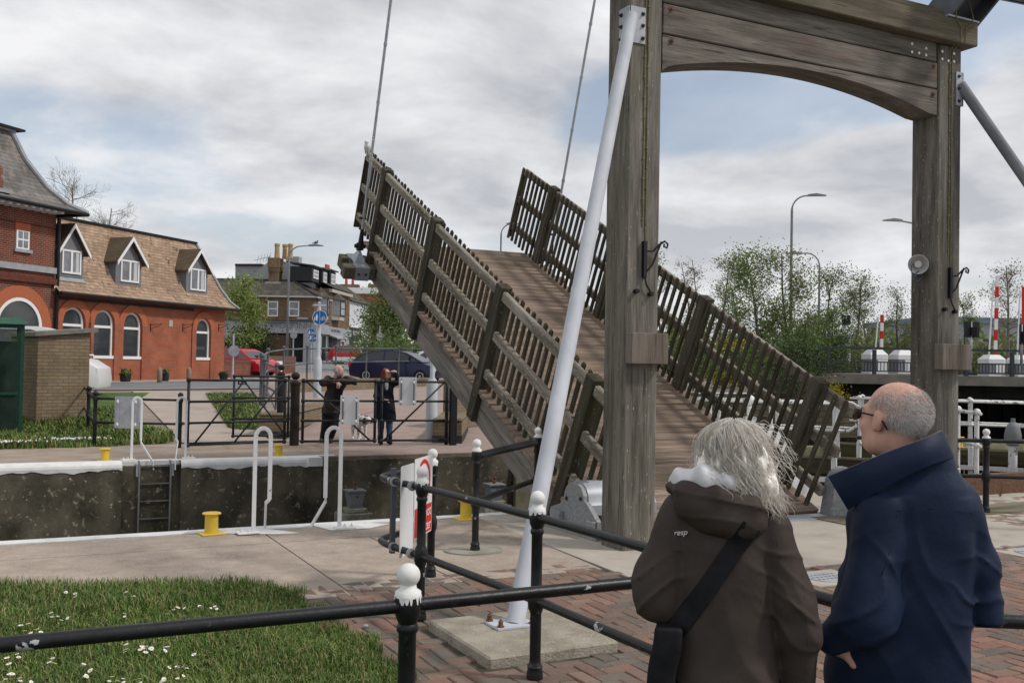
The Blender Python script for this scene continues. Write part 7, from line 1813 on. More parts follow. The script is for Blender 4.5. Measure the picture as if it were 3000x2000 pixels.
 b = MB(); b.box((.02, 0, -.2), (W2, 6, zg2)); b.build('wall', WREN, t2); b = MB(); b.add([(.02, -.3, zg2), (W2, -.3, zg2), (W2, 3, zg2 + 2.2), (.02, 3, zg2 + 2.2), (W2, 6, zg2), (.02, 6, zg2)], [(0, 1, 2, 3), (3, 2, 4, 5), (0, 3, 5), (1, 4, 2)]); b.build('roof', SLATD, t2)
 b = MB(); b.box((.05, -.2, 2.5), (4.2, -.02, 3.5)); b.build('shop_sign', CHAR, t2); text_mesh('BLOWW', .62, mat('pale_lettering', (.55, .56, .58)), 'lettering', t2, axes((2.1, -.21, 3.0), (1, 0, 0), (0, 0, 1)), .01)
 b = MB(); b.box((.2, -.06, .0), (4.1, -.005, 2.45)); b.build('shop_opening', DKV, t2)
 for a in (5.0, 6.4): win(t2, a, a + 1.0, zg2 - 2.7, zg2 - .7, -.07); win(t2, a, a + 1.1, .3, 2.2, -.07)
 b = MB(); b.box((.02, -.18, 3.6), (W2, -.02, 3.75)); b.build('string_course', WFR, t2)
 b = MB(); b.box((1.2, 2.4, zg2 + 1.5), (2.6, 3.6, zg2 + 3.4)); ch = b.build('chimney', YST, t2)
 for k in range(3): b = MB(); b.lathe([(.16, 0), (.14, .5)], (1.5 + k * .42, 3, zg2 + 3.4), 8); b.build('chimney_pot', mat('red_pot', (.36, .10, .06)), ch)
 t3 = thing('red_brick_block', 'flat roofed red brick block with a white fascia behind the street tree', 'building', PD(1100, 1050, 135), -YAW); l3 = facade(t3.location, -YAW)
 def L3(x, y): return l3(*zm(x, y))
 a, z1 = L3(1275, 602); c, _ = L3(1640, 602); b = MB(); b.box((a, 0, -.3), (c, 9, z1 - .8)); b.build('wall', RB, t3); b = MB(); b.box((a - .3, -.3, z1 - .8), (c + .3, 9.3, z1)); b.build('fascia', WFR, t3)
 for k in range(4): win(t3, a + 6.5 + k * 2.2, a + 8 + k * 2.2, 3.2, 5.6, -.06)
 for x in (1480, 1215): b = MB(); a0, z0 = L3(x, 580); b.box((a0, 2, z1), (a0 + 2.6, 3.4, z0 + .3)); c2 = b.build('chimney', YST, t3); b = MB(); b.lathe([(.2, 0), (.17, .8)], (a0 + .8, 2.7, z0 + .3), 8); b.lathe([(.2, 0), (.17, .8)], (a0 + 1.7, 2.7, z0 + .3), 8); b.build('chimney_pot', MATS['red_pot'], c2)
 # folded parasols, patio heaters and zinc planters outside
 def place(n): return COR + RDIR * n[0] + V3((math.sin(ANGR), -math.cos(ANGR), 0)) * n[1]
 BLP = mat('pale_blue_parasol', (.30, .38, .58), (.55, .58, .66), 3, .9, stretch=(9, 9, .4))
 for k, (s, o, lab) in enumerate(((13.5, 1.6, 'folded pale blue parasol outside the black shop sign'), (17.0, 2.2, 'folded pale blue parasol beyond the red off-road car'))):
  p = place((s, o)); p[2] = 1.58; u = thing('parasol', lab, 'parasol', p, 0, 'folded parasols outside the shops'); b = MB(); b.tube([(0, 0, 0), (0, 0, 2.75)], .03, 6); b.build('pole', GALV, u)
  b = MB(); b.lathe([(.30, .75), (.34, .95), (.22, 1.6), (.16, 2.2), (.05, 2.75)], seg=9); b.build('canopy', BLP, u)
 for k, (s, o, lab) in enumerate(((6.4, .8, 'tall patio heater outside the grey shopfront'), (11.6, .9, 'tall patio heater beside the first folded parasol'))):
  p = place((s, o)); p[2] = 1.58; u = thing('patio_heater', lab, 'heater', p, 0, 'patio heaters outside the shops'); b = MB(); b.lathe([(.16, 0), (.12, 1.9)], seg=8); b.build('glass_column', WFR, u); b = MB(); b.lathe([(.12, 1.9), (.42, 1.98), (.40, 2.05), (.1, 2.1)], seg=10); b.build('hood', mat('pale_hood', (.55, .54, .50)), u)
 for k, (s, o, lab) in enumerate(((2.6, .7, 'tall zinc planter nearest the pub corner'), (4.3, .7, 'tall zinc planter beside the patio heater'))):
  p = place((s, o)); p[2] = 1.58; u = thing('zinc_planter', lab, 'planter', p, 0, 'zinc planters outside the shops'); b = MB(); b.lathe([(.22, 0), (.33, .85), (.30, .86), (.28, .8), (0, .8)], seg=12); b.build('pot', GALV, u, auto=50); b = MB()
  for q in range(60): a = RS.normal(size=3) * .1 + V3((0, 0, 1.05)); e = RS.normal(size=3) * .07; f = RS.normal(size=3) * .07; b.add([a, a + e, a + e + f, a + f], [(0, 1, 2, 3)])
  b.build('shrub', mat('planter_leaf', (.03, .05, .02)), u)
row()
# ------------------------------------------------------------------ vehicles
TYRE = mat('tyre', (.012, .012, .013), rough=.8); RIM = mat('alloy_rim', (.42, .43, .45), rough=.35, metal=.6); HEADL = mat('headlamp', (.65, .68, .72), rough=.1, spec=.8); TAILL = mat('tail_lamp', (.45, .02, .02), rough=.15)
CGL = mat('car_glass', (.012, .014, .017), rough=.04, spec=.9)
def car(name, lab, cat, loc, rz, L_, W_, H_, body, lower, roofp, col, clad=None, group=None, wheel=.32, glass=CGL):
 """side outlines (x forward, z up) of the lower body and of the cabin"""
 t = thing(name, lab, cat, loc, rz, group)
 def loft_side(prof, ys, m, nm, scale=lambda k: 1.0):
  b = MB(); P = [V3((p[0], 0, p[1])) for p in prof]; c = sum(P) / len(P); n = len(P); rings = []
  for (y, s) in ys: rings.append([(c[0] + (p[0] - c[0]) * s, y, c[2] + (p[2] - c[2]) * (s if s < 1 else 1)) for p in P])
  vs = [v for r in rings for v in r]; fs = []
  for i in range(len(rings) - 1):
   for k in range(n): k2 = (k + 1) % n; fs.append((i * n + k, i * n + k2, (i + 1) * n + k2, (i + 1) * n + k))
  fs.append(tuple(range(n))[::-1]); fs.append(tuple((len(rings) - 1) * n + k for k in range(n))); b.add(vs, fs); return b.build(nm, m, t, auto=38)
 w = W_ / 2; loft_side(lower, [(-w, .955), (-w * .97, .99), (-w * .86, 1.0), (w * .86, 1.0), (w * .97, .99), (w, .955)], col, 'body')
 # cabin with sloping sides
 n = len(roofp); zb = min(p[1] for p in roofp); zt_ = max(p[1] for p in roofp)
 def yy(z): return w * (.93 - .20 * (z - zb) / (zt_ - zb))
 b = MB(); L0 = [(p[0], -yy(p[1]), p[1]) for p in roofp]; R0 = [(p[0], yy(p[1]), p[1]) for p in roofp]; b.add(L0 + R0, [tuple(range(n))[::-1], tuple(n + k for k in range(n))] + [(k, (k + 1) % n, n + (k + 1) % n, n + k) for k in range(n)]); b.build('cabin', col, t, auto=30)
 # side windows, windscreen, rear window
 cx = sum(p[0] for p in roofp) / n
 def inset(p, f=.86, dz=.0): return (cx + (p[0] - cx) * f, zb + .04 + (p[1] - zb) * .84)
 S = [inset(p) for p in roofp]; xm = cx - .05
 for sg in (-1, 1):
  for (lo, hi) in ((-9, xm - .04), (xm + .04, 9)):
   Pp = [];  m_ = len(S)
   for k in range(m_):
    a, c = S[k], S[(k + 1) % m_]
    if lo <= a[0] <= hi: Pp.append(a)
    for lim in (lo, hi):
     if (a[0] - lim) * (c[0] - lim) < 0: s = (lim - a[0]) / (c[0] - a[0]); Pp.append((lim, a[1] + (c[1] - a[1]) * s))
   if len(Pp) > 2: q = MB(); q.add([(p[0], sg * (yy(p[1]) + .006), p[1]) for p in Pp], [tuple(range(len(Pp)))]); q.build('side_window', glass, t)
 fr = sorted(roofp, key=lambda p: -p[0])
 def screen(a, c, nm):
  a, c = V3((a[0], 0, a[1])), V3((c[0], 0, c[1])); nn = unit(np.cross(c - a, (0, 1, 0))); nn = nn if nn[2] > 0 else -nn; lo = a + (c - a) * .06 + nn * .008; hi = a + (c - a) * .92 + nn * .008; q = MB(); q.add([lo + V3((0, -yy(lo[2]) * .90, 0)), lo + V3((0, yy(lo[2]) * .90, 0)), hi + V3((0, yy(hi[2]) * .88, 0)), hi + V3((0, -yy(hi[2]) * .88, 0))], [(0, 1, 2, 3)]); q.build(nm, glass, t)
 top = [p for p in roofp if p[1] > zt_ - .16]; screen(max(roofp, key=lambda p: p[0]), max(top, key=lambda p: p[0]), 'windscreen'); screen(min(roofp, key=lambda p: p[0]), min(top, key=lambda p: p[0]), 'rear_window')
 if clad is not None:
  b = MB(); b.box((-L_ / 2 + .05, -w - .012, .28), (L_ / 2 - .05, w + .012, .62)); b.build('lower_cladding', clad, t)
 xf, xr = L_ * .31, -L_ * .29
 for sx in (xf, xr):
  for sg in (-1, 1):
   b = MB(); y = sg * (w - .10); b.lathe([(wheel * .62, -.11), (wheel * .96, -.10), (wheel, -.06), (wheel, .06), (wheel * .96, .10), (wheel * .62, .11)], (sx, y, wheel), 20, (0, sg, 0)); wo = b.build('wheel', TYRE, t, auto=40)
   b = MB(); b.lathe([(wheel * .62, .10), (wheel * .58, .115), (wheel * .2, .10), (wheel * .15, .125), (0, .125)], (sx, y, wheel), 16, (0, sg, 0)); b.build('rim', RIM, wo, auto=40)
   b = MB(); b.lathe([(wheel * 1.16, 0), (wheel * 1.16, .012)], (sx, sg * (w * .958), wheel + .02), 20, (0, sg, 0)); b.build('wheel_arch', TYRE, t)
 for sg in (-1, 1):
  b = MB(); zf = lower_z(lower, L_ / 2 - .15) ; b.bbox((L_ / 2 - .38, sg * w * .93 - .06, zf - .20), (L_ / 2 - .06, sg * w * .93 + .015, zf - .04), .03); b.build('headlight', HEADL, t)
  zr = lower_z(lower, -L_ / 2 + .15); b = MB(); b.bbox((-L_ / 2 + .01, sg * w * .92 - .07, zr - .24), (-L_ / 2 + .22, sg * w * .92 + .03, zr - .02), .03); b.build('tail_light', TAILL, t)
  b = MB(); b.bbox((cx + .62, sg * (w + .02), zb + .02), (cx + .80, sg * (w + .14), zb + .16), .02); b.build('mirror', col, t)
  b = MB(); b.box((cx - .45, sg * (w * .985), zb - .14), (cx - .28, sg * (w * 1.0 + .012), zb - .11)); b.box((cx + .5, sg * (w * .985), zb - .14), (cx + .33, sg * (w * 1.0 + .012), zb - .11)); b.build('door_handle', col, t)
 return t
def lower_z(prof, x):
 best = 0
 for k in range(len(prof)):
  a, c = prof[k], prof[(k + 1) % len(prof)]
  if (a[0] - x) * (c[0] - x) <= 0 and abs(a[0] - c[0]) > 1e-6: best = max(best, a[1] + (c[1] - a[1]) * (x - a[0]) / (c[0] - a[0]))
 return best
HATCH = [(-2.12, .30), (-2.16, .55), (-2.12, .80), (-1.98, 1.0), (-1.2, 1.02), (.8, .98), (1.55, .90), (1.95, .76), (2.14, .60), (2.17, .42), (2.10, .25), (1.2, .20), (-1.6, .20)]
HROOF = [(-2.0, .98), (-1.62, 1.26), (-1.15, 1.42), (-.4, 1.49), (.25, 1.46), (.62, 1.38), (1.45, .95), (.5, .95), (-1.2, .97)]
def paint(n, c): return mat(n, c, rough=.35, coat=.15, spec=.35)
p = PD(1168, 1112, 46.5); car('hatchback_car', 'dark blue hatchback car parked behind the ramp wall', 'car', (p[0], p[1], zt(p[1])), -YAW + R(-14), 4.35, 1.82, 1.49, None, HATCH, HROOF, paint('dark_blue_paint', (.0035, .009, .045)))
p = PD(1025, 1066, 88); SUVL = [(-1.85, .34), (-1.9, .6), (-1.86, .92), (-1.8, 1.02), (.65, 1.02), (1.5, .98), (1.82, .88), (1.88, .6), (1.82, .34)]; SUVR = [(-1.8, 1.0), (-1.55, 1.32), (-1.25, 1.62), (.25, 1.66), (.75, 1.02), (-1.2, 1.0)]
car('offroad_car', 'red off-road car with pale lower panels driving past the shops', 'car', (p[0], p[1], zt(p[1])), -YAW + R(28), 3.75, 1.7, 1.66, None, SUVL, SUVR, paint('red_car_paint', (.34, .015, .022)), mat('silver_cladding', (.50, .50, .50), rough=.5), wheel=.36)
p = PD(708, 1072, 55); car('estate_car', 'bright red car parked behind the low wall by the inn corner', 'car', (p[0], p[1], zt(p[1]) - .05), -YAW + R(-30), 4.1, 1.75, 1.5, None, HATCH, HROOF, paint('bright_red_paint', (.52, .02, .035)))
p = PD(1262, 1078, 52); car('pale_car', 'silver white car showing its roof beyond the dark blue hatchback', 'car', (p[0], p[1], zt(p[1]) + .1), -YAW + R(-165), 4.5, 1.85, 1.55, None, HATCH, HROOF, paint('silver_white_paint', (.50, .51, .52)))
# white van between the cage and the kiosk
VL = [(-2.4, .35), (-2.45, 1.0), (-2.4, 1.25), (1.2, 1.25), (2.05, 1.08), (2.40, .85), (2.45, .5), (2.40, .30), (-2.2, .28)]; VR = [(-2.4, 1.2), (-2.38, 1.9), (-2.25, 1.98), (.75, 1.98), (1.05, 1.90), (1.95, 1.2)]
p = PD(40, 1152, 28.0); car('white_van', 'white van parked between the green mesh cage and the brick kiosk', 'van', (p[0], p[1], zt(p[1]) - .05), -YAW + R(12), 4.9, 1.95, 1.98, None, VL, VR, paint('white_van_paint', (.66, .67, .69)), wheel=.34)
# low red wall with a white board by the inn corner
a, c = PD(655, 1112, 50), PD(865, 1085, 60); d = c - a; t = thing('low_brick_wall', 'low red brick wall with a blank white board along the road', 'wall', (a[0], a[1], zt(a[1]) - .1), math.atan2(d[1], d[0])); L_ = np.linalg.norm(d[:2])
b = MB(); b.box((0, 0, -.2), (L_, .25, .85)); b.build('wall', RBD, t); b = MB(); b.box((-.02, -.03, .855), (L_ * .42, .28, .95)); b.box((L_ * .42, -.03, .855), (L_, .28, 1.25)); b.build('coping', mat('brick_coping', (.12, .07, .055), (.17, .10, .08), 9, .9), t)
b = MB(); b.box((L_ * .47, -.05, .35), (L_ * .80, -.005, .95)); b.build('white_board', WFR, t)
# ------------------------------------------------------------------ street lamps
def lamp(lab, x, dep, ybase, ytop, xh, yh, lanky=True):
 p = PD(x, ybase, dep); t = thing('street_lamp', lab, 'street lamp', p); top = PD(x + (ybase - ytop) * .018, ytop, dep) - p; hd = PD(xh, yh, dep) - p; b = MB(); up = V3((0, 0, top[2]))
 s = 1 if xh > x else -1; hz = np.linalg.norm((hd - up)[:2]); dirx = unit((hd[0], hd[1], 0))
 pts = [(0, 0, 0), (0, 0, top[2] - .9)]
 for k in range(1, 8): a = math.pi / 2 * k / 7; pts.append(dirx * (.9 * (1 - math.cos(a))) + V3((0, 0, top[2] - .9 + .9 * math.sin(a))))
 pts.append(V3((hd[0], hd[1], hd[2])) - dirx * .35); b.tube(pts, [.10, .075] + [.05] * 7 + [.04], 8); b.build('column', mat('lamp_column', (.17, .19, .20), (.24, .26, .27), 8, .6, spots=((.33, .35, .32), 6, .62, .08)), t, True)
 b = MB(); q = hd; b.add([q - dirx * .55 + V3((0, 0, -.05)), q + dirx * .45 + V3((0, 0, -.06)), q + dirx * .45 + V3((0, 0, .02)), q - dirx * .55 + V3((0, 0, .12))], [(0, 1, 2, 3)])
 n = unit(np.cross(dirx, (0, 0, 1))) * .13; b = MB(); b.prism([q - dirx * .6 - n + V3((0, 0, -.06)), q + dirx * .5 - n + V3((0, 0, -.05)), q + dirx * .5 - n + V3((0, 0, .0)), q - dirx * .1 - n + V3((0, 0, .11)), q - dirx * .6 - n + V3((0, 0, .05))], n * 2); b.build('lantern', mat('lantern_grey', (.20, .21, .22), (.28, .29, .30), 5, .6), t)
 return t
lamp('peeling street lamp in front of the corner pub with a pigeon on its head', 840, 75, 1060, 720, 928, 719)
lamp('tall street lamp rising from the trees seen through the portal', 2315, 62, 1040, 572, 2396, 572)
lamp('street lamp whose head shows beside the loudspeaker post', 2720, 58, 1030, 655, 2612, 645)
lamp('small distant street lamp beside the far picket fence', 1462, 85, 1020, 655, 1505, 655)
lamp('slim lamp with a curved arm half hidden in the trees', 2398, 70, 1040, 742, 2325, 742)
p = PD(926, 715, 75); t = thing('pigeon', 'small dark pigeon perched on the street lamp head', 'bird', p); sdf_obj('body', lambda P: smin(ell(P, (0, 0, .12), (.16, .09, .10)), smin(ell(P, (.12, 0, .25), (.06, .055, .06)), ell(P, (-.2, 0, .06), (.14, .05, .03)), .03), .06), (-.4, -.15, -.02), (.25, .15, .36), .022, DGREY, t)
# ================================================================== road bridge, barriers and lock gates
BCON = mat('bridge_concrete', (.135, .125, .11), (.20, .185, .16), 1.5, .9, bump=.2, spots=((.075, .07, .06), 1.2, .6, .15))
BRL = mat('bridge_railing_paint', (.035, .045, .055), (.05, .06, .07), 6, .5)
def road_bridge():
 D0 = 40.0; A = V3(PD(2452, 1100, D0)); A[2] = 0; t = thing('road_bridge', 'concrete road bridge with dark upright railings behind the lock gates', 'bridge', A, -YAW)
 zb = PD(2455, 1094, D0)[2]; zu = PD(2600, 1125, D0)[2]; W_ = 26
 b = MB(); b.box((-.6, .0, zu), (W_, 10, zb)); b.build('deck', BCON, t)
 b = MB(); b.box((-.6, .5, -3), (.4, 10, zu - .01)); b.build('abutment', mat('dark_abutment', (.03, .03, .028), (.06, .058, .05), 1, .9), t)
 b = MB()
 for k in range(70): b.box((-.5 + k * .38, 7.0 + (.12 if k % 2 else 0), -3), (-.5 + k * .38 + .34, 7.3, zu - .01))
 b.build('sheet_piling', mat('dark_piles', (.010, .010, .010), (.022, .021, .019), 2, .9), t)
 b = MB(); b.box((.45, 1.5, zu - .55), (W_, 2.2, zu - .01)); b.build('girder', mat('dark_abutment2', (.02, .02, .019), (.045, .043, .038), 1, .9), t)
 zr = PD(2500, 1017, D0)[2]
 b = MB(); b.box((-.75, .05, zr - .07), (W_, .17, zr + .02)); b.build('top_rail', BRL, t); b = MB(); b.box((-.45, .08, zr - .60), (W_, .14, zr - .55)); b.box((-.45, .08, zb + .10), (W_, .14, zb + .15)); b.build('rail', BRL, t)
 for k in range(11):
  b = MB(); b.box((-.38 + k * 1.85 + (0 if k else 0), .04, zb), (-.38 + k * 1.85 + .13, .18, zr - .08)); b.build('post', BRL, t)
 for k in range(10):
  b = MB()
  for j in range(13): x = -.38 + k * 1.85 + .13 + (j + .5) * 1.72 / 13; b.box((x - .014, .10, zb + .15), (x + .014, .125, zr - .60))
  b.build('baluster_panel', BRL, t)
road_bridge()
GBX = mat('grey_cabinet', (.16, .17, .18), (.2, .21, .22), 3, .6); WBX = mat('white_cabinet', (.62, .63, .65), (.7, .7, .71), 3, .5)
def barrier_box(lab, x, dep, yb=1094, h=1.0):
 p = PD(x, yb, dep); t = thing('barrier_cabinet', lab, 'cabinet', p, -YAW + R(14), 'barrier cabinets on the road bridge'); h *= .85
 b = MB(); b.box((-.42, -.35, 0), (.42, .35, .08)); b.build('base', WBX, t); b = MB(); b.box((-.40, -.33, .081), (.40, .33, h * .72)); b.box((-.15, -.345, .3), (-.03, -.331, .7)); b.build('body', GBX, t); b = MB(); b.box((-.08, -.36, .1), (.405, -.334, h * .7)); b.build('side_panel', WBX, t)
 b = MB(); b.add([(-.42, -.35, h * .72), (.42, -.35, h * .72), (.42, .35, h * .72), (-.42, .35, h * .72), (-.42, -.35, h * .95), (.42, -.35, h * .95), (.42, .35, h * .95), (-.42, .35, h * .95), (-.24, -.2, h * 1.2), (.24, -.2, h * 1.2), (.24, .2, h * 1.2), (-.24, .2, h * 1.2)], [(0, 1, 5, 4), (1, 2, 6, 5), (2, 3, 7, 6), (3, 0, 4, 7), (4, 5, 9, 8), (5, 6, 10, 9), (6, 7, 11, 10), (7, 4, 8, 11), (8, 9, 10, 11), (0, 3, 2, 1)]); b.build('cap', WBX, t)
barrier_box('white topped grey barrier cabinet at the end of the bridge railing', 2562, 42.5); barrier_box('white topped grey barrier cabinet just beside the loudspeaker post', 2642, 43.5)
barrier_box('white topped grey barrier cabinet under the tallest striped arm', 2905, 42.5, 1102, .9); barrier_box('white topped grey barrier cabinet at the picture edge', 2990, 42.5, 1103, .9)
REDB = mat('barrier_red', (.58, .025, .02), rough=.5); WHB = mat('barrier_white', (.75, .75, .75), rough=.5)
def barrier(lab, x0, y0, x1, y1, dep, n):
 p = PD(x0, y0, dep); q = PD(x1, y1, dep) - p; t = thing('striped_barrier', lab, 'barrier', p, 0, 'raised striped barrier arms'); d = unit(q); L_ = np.linalg.norm(q)
 for k in range(n):
  b = MB(); b.bar(d * L_ * k / n, d * L_ * (k + 1) / n, .13, .09, up=FWG); b.build('red_band' if k % 2 == 0 else 'white_band', REDB if k % 2 == 0 else WHB, t)
 b = MB(); b.bar(V3(X_) * -.28, d * L_ * .95 - V3(X_) * .16, .05, .05, up=FWG); b.build('stay', WHB, t)
barrier('raised red and white striped barrier arm above the shorter cabinets', 2582, 1040, 2584, 922, 43.6, 5); barrier('taller raised red and white striped barrier arm near the right-hand tree', 2915, 1060, 2922, 808, 43.6, 8); barrier('plain white raised arm at the picture edge', 2999, 1050, 2999, 840, 43.6, 1)
def sign_back(lab, x, dep, y0, y1, w, h, yb):
 p = PD(x, yb, dep); t = thing('road_sign', lab, 'road sign', p, -YAW); b = MB(); z1 = PD(x, y0, dep)[2] - p[2]; b.tube([(0, .05, 0), (0, .05, z1)], .055, 8); b.build('pole', GALV, t, True); b = MB(); s = dep / F; b.box((-w * s / 2, 0, z1 - h * s), (w * s / 2, .03, z1)); b.build('panel', mat('dark_sign_back', (.018, .021, .026), (.03, .034, .04), 4, .5), t); b = MB(); b.box((-w * s * .1, -.12, z1 - h * s * .9), (w * s * .25, -.002, z1 - h * s * .35)); b.build('lamp_box', BLKC, t)
sign_back('dark square back of a road sign on a pale pole behind the portal post', 2846, 41, 942, 1090, 45, 46, 1095); sign_back('dark back of a road sign half hidden in the green trees', 2478, 47, 922, 1060, 26, 30, 1075); sign_back('small dark road sign back near the top of the trees', 2430, 48, 912, 1060, 16, 22, 1075); sign_back('dark traffic signal head at the picture edge', 2994, 39, 950, 1060, 16, 60, 1070)
# ------------------------------------------------------------------ lock gates with their walkways
GT = wood('lock_gate_timber', 0, (.05, .045, .03), (.12, .105, .075), green=.9, lich=.8); GTZ = wood('lock_gate_planks', 2, (.06, .055, .038), (.13, .115, .08), green=.9, lich=.78)
def lock_gate(A, B, lab, zt_=.05, rails=True, off=.35):
 A, B = V3(A), V3(B); d = unit(B - A); ang = math.atan2(d[1], d[0]); L_ = np.linalg.norm(B - A); t = thing('lock_gate', lab, 'lock gate', (A[0], A[1], 0), ang)
 b = MB(); b.bbox((-.2, -.25, zt_ - .32), (L_ + .2, .25, zt_), .02); b.build('top_beam', GT, t)
 b = MB()
 for k in range(int(L_ / .24)): b.box((k * .24 + .01, -.12, -3), (k * .24 + .23, .1, zt_ - .33))
 b.build('planking', GTZ, t)
 for z in (-.75, -1.35): b = MB(); b.bbox((-.1, -.24, z - .14), (L_ + .1, -.13, z + .14), .01); b.build('rail_beam', GT, t)
 b = MB(); b.box((.1, -off - .5, -.34), (L_, -.26, -.28)); b.build('walkway', GT, t)
 b = MB(); b.box((.1, -off - .53, -.33), (L_, -off - .505, -.24)); b.build('walkway_edge', WCOPE, t)
 if rails:
  for y in (-off - .45, .12):
   for k in range(4):
    x = .3 + k * (L_ - .6) / 3; b = MB(); b.bbox((x - .05, y - .03, -.9), (x + .05, y + .03, .15), .01); b.tube([(x, y, .1), (x, y, 1.08)], .035, 10); b.ball((x, y, 1.1), .055, 10, 8); b.ball((x, y, .60), .05, 10, 8); b.build('stanchion', WCHIP, t, auto=40)
   for z in (1.08, .60):
    b = MB(); b.tube([(.1, y, z), (L_ - .1, y, z)], .027, 10); b.build('handrail', WCHIP, t, True)
   b = MB(); b.tube([(L_ - .3, y, 1.08), (L_ - .05, y, 1.08), (L_ + .08, y, 1.0), (L_ + .08, y, .68), (L_ - .05, y, .60), (L_ - .3, y, .60)], .026, 10); b.build('end_loop', WCHIP, t, True)
 return t
lock_gate((11.6, 16.7, 0), (14.2, 13.7, 0), 'timber lock gate with white handrails glimpsed through the far picket fence')
lock_gate((12.2, 10.4, 0), (14.6, 13.5, 0), 'timber lock gate with white handrails nearest the dark channel wall')
lock_gate((17.0, 16.6, 0), (19.5, 13.6, 0), 'timber lock gate with weathered white handrails beside the black ball topped railing')
lock_gate((16.4, 10.6, 0), (19.3, 13.4, 0), 'timber lock gate with white rails at the picture edge')
def gear(x, y, lab):
 t = thing('paddle_gear', lab, 'paddle gear', (x, y, -.62)); t.scale = (.8, .8, .8); b = MB(); b.lathe([(.10, -.3), (.10, 1.15)], seg=14); b.build('column', WCHIP, t, auto=50); b = MB(); b.lathe([(.13, 1.15), (.15, 1.17), (.15, 1.28), (.19, 1.30), (.19, 1.40), (.15, 1.60), (.08, 1.70), (.05, 1.71), (.05, 1.8)], seg=14); b.build('gearbox', GBX, t, auto=40)
p = PZ(2967, 1350, 0); gear(p[0], p[1], 'white paddle gear column with a grey gearbox among the lock gate rails')
p = PD(2196, 1210, 18.5); t = thing('white_mooring_post', 'tall white post with a ball top seen through the far picket fence', 'post', (p[0], p[1], -.2)); b = MB(); b.box((-.09, -.09, -.5), (.09, .09, 1.0)); b.build('shaft', WCHIP, t); b = MB(); b.ball((0, 0, 1.30), .10, 14, 10); b.lathe([(.05, 1.0), (.05, 1.2)], seg=10); b.build('ball', WPAINT, t, True)
b = MB(); b.box((10.8, 9.35, -.1), (30, 9.5, .28)); b.build('rusty_rail', RUST); o = bpy.data.objects['rusty_rail']; tag(o, 'long rusty brown steel kerb along the lock edge beyond the railing', 'steel kerb'); o.name = 'steel_kerb'
# ------------------------------------------------------------------ the cruiser in the lock
def boat():
 c = PD(2105, 1190, 17.6); t = thing('cabin_cruiser', 'white cabin cruiser with a blue canvas cover lying in the lock', 'boat', (c[0], c[1], -2.3), R(4))
 WH = mat('boat_white', (.68, .69, .71), (.74, .74, .75), 2, .3); b = MB()
 st = [(-3.6, .95, .1), (-2.5, 1.12, .0), (0, 1.2, .0), (2.0, 1.05, .0), (3.3, .5, .15), (3.9, .05, .5)]; rings = []
 for (x, w, zb) in st: rings.append([(x, 0, zb), (x, -w * .75, zb + .15), (x, -w, zb + .8), (x, -w * 1.02, 1.45), (x, w * 1.02, 1.45), (x, w, zb + .8), (x, w * .75, zb + .15)])
 vs = [v for r in rings for v in r]; fs = [(i * 7 + k, i * 7 + (k + 1) % 7, (i + 1) * 7 + (k + 1) % 7, (i + 1) * 7 + k) for i in range(5) for k in range(7)] + [tuple(range(7))]; b.add(vs, fs); b.build('hull', WH, t, auto=30)
 b = MB(); b.prism([(-1.0, -.95, 1.45), (1.9, -.85, 1.45), (1.0, -.75, 2.55), (.75, -.72, 2.90), (-.75, -.72, 3.05), (-1.0, -.76, 2.7)], (0, 1.7, 0)); b.build('cabin', WH, t, auto=30)
 b = MB(); b.box((-.8, -.985, 1.9), (.6, -.90, 2.3)); b.build('window', mat('boat_glass', (.05, .055, .06), rough=.08), t); b = MB(); b.box((-1.03, -.8, 2.36), (1.2, .8, 2.40)); b.build('trim_line', GALV, t)
 b = MB(); b.prism([(-3.2, -1.0, 1.46), (-1.05, -1.0, 1.46), (-1.05, -.8, 2.75), (-2.0, -.8, 2.9), (-3.0, -.85, 2.2)], (0, 1.8, 0)); b.build('canvas_cover', mat('blue_canvas', (.010, .06, .26), (.016, .085, .33), 4, .8, bump=.5, bscale=6, bdist=.05), t, auto=40)
boat()
p = PD(2135, 1008, 62); t = thing('yellow_sign', 'yellow sign board glimpsed between the far pickets', 'sign', p, -YAW + .1); b = MB(); b.box((-.8, 0, -.35), (1.2, .06, .35)); b.build('board', mat('sign_yellow', (.72, .48, .02)), t); text_mesh('K', .6, BLKC, 'lettering', t, axes((-.5, -.01, 0), (1, 0, 0), (0, 0, 1)), .005); b = MB(); b.box((-.1, .06, -2.6), (.1, .2, .3)); b.build('post', GALV, t)
p = PD(2060, 1075, 34); t = thing('bank_wall', 'low mossy stone wall on the far bank behind the cruiser', 'wall', (p[0], p[1], zt(p[1]) - .5), -YAW + .1); b = MB(); b.box((-6, 0, -.5), (7, .6, .75)); b.build('stonework', brick_mat('mossy_stone', (.16, .135, .095), (.10, .09, .06), (.07, .065, .045), .5, .2, .02), t)
t = thing('warehouse', 'low grey blue shed roof beyond the far right trees', 'building', PD(2930, 1060, 120), -YAW); b = MB(); b.box((-9, 0, 0), (14, 20, 4.6)); b.build('wall', mat('shed_cladding', (.24, .27, .29), (.3, .33, .35), 1, .7), t); b = MB(); b.prism([(-9.3, -.3, 4.6), (14.3, -.3, 4.6), (14.3, -.3, 5.3), (-9.3, -.3, 5.3)], (0, 21, 0)); b.build('fascia', mat('shed_fascia', (.14, .20, .25)), t)
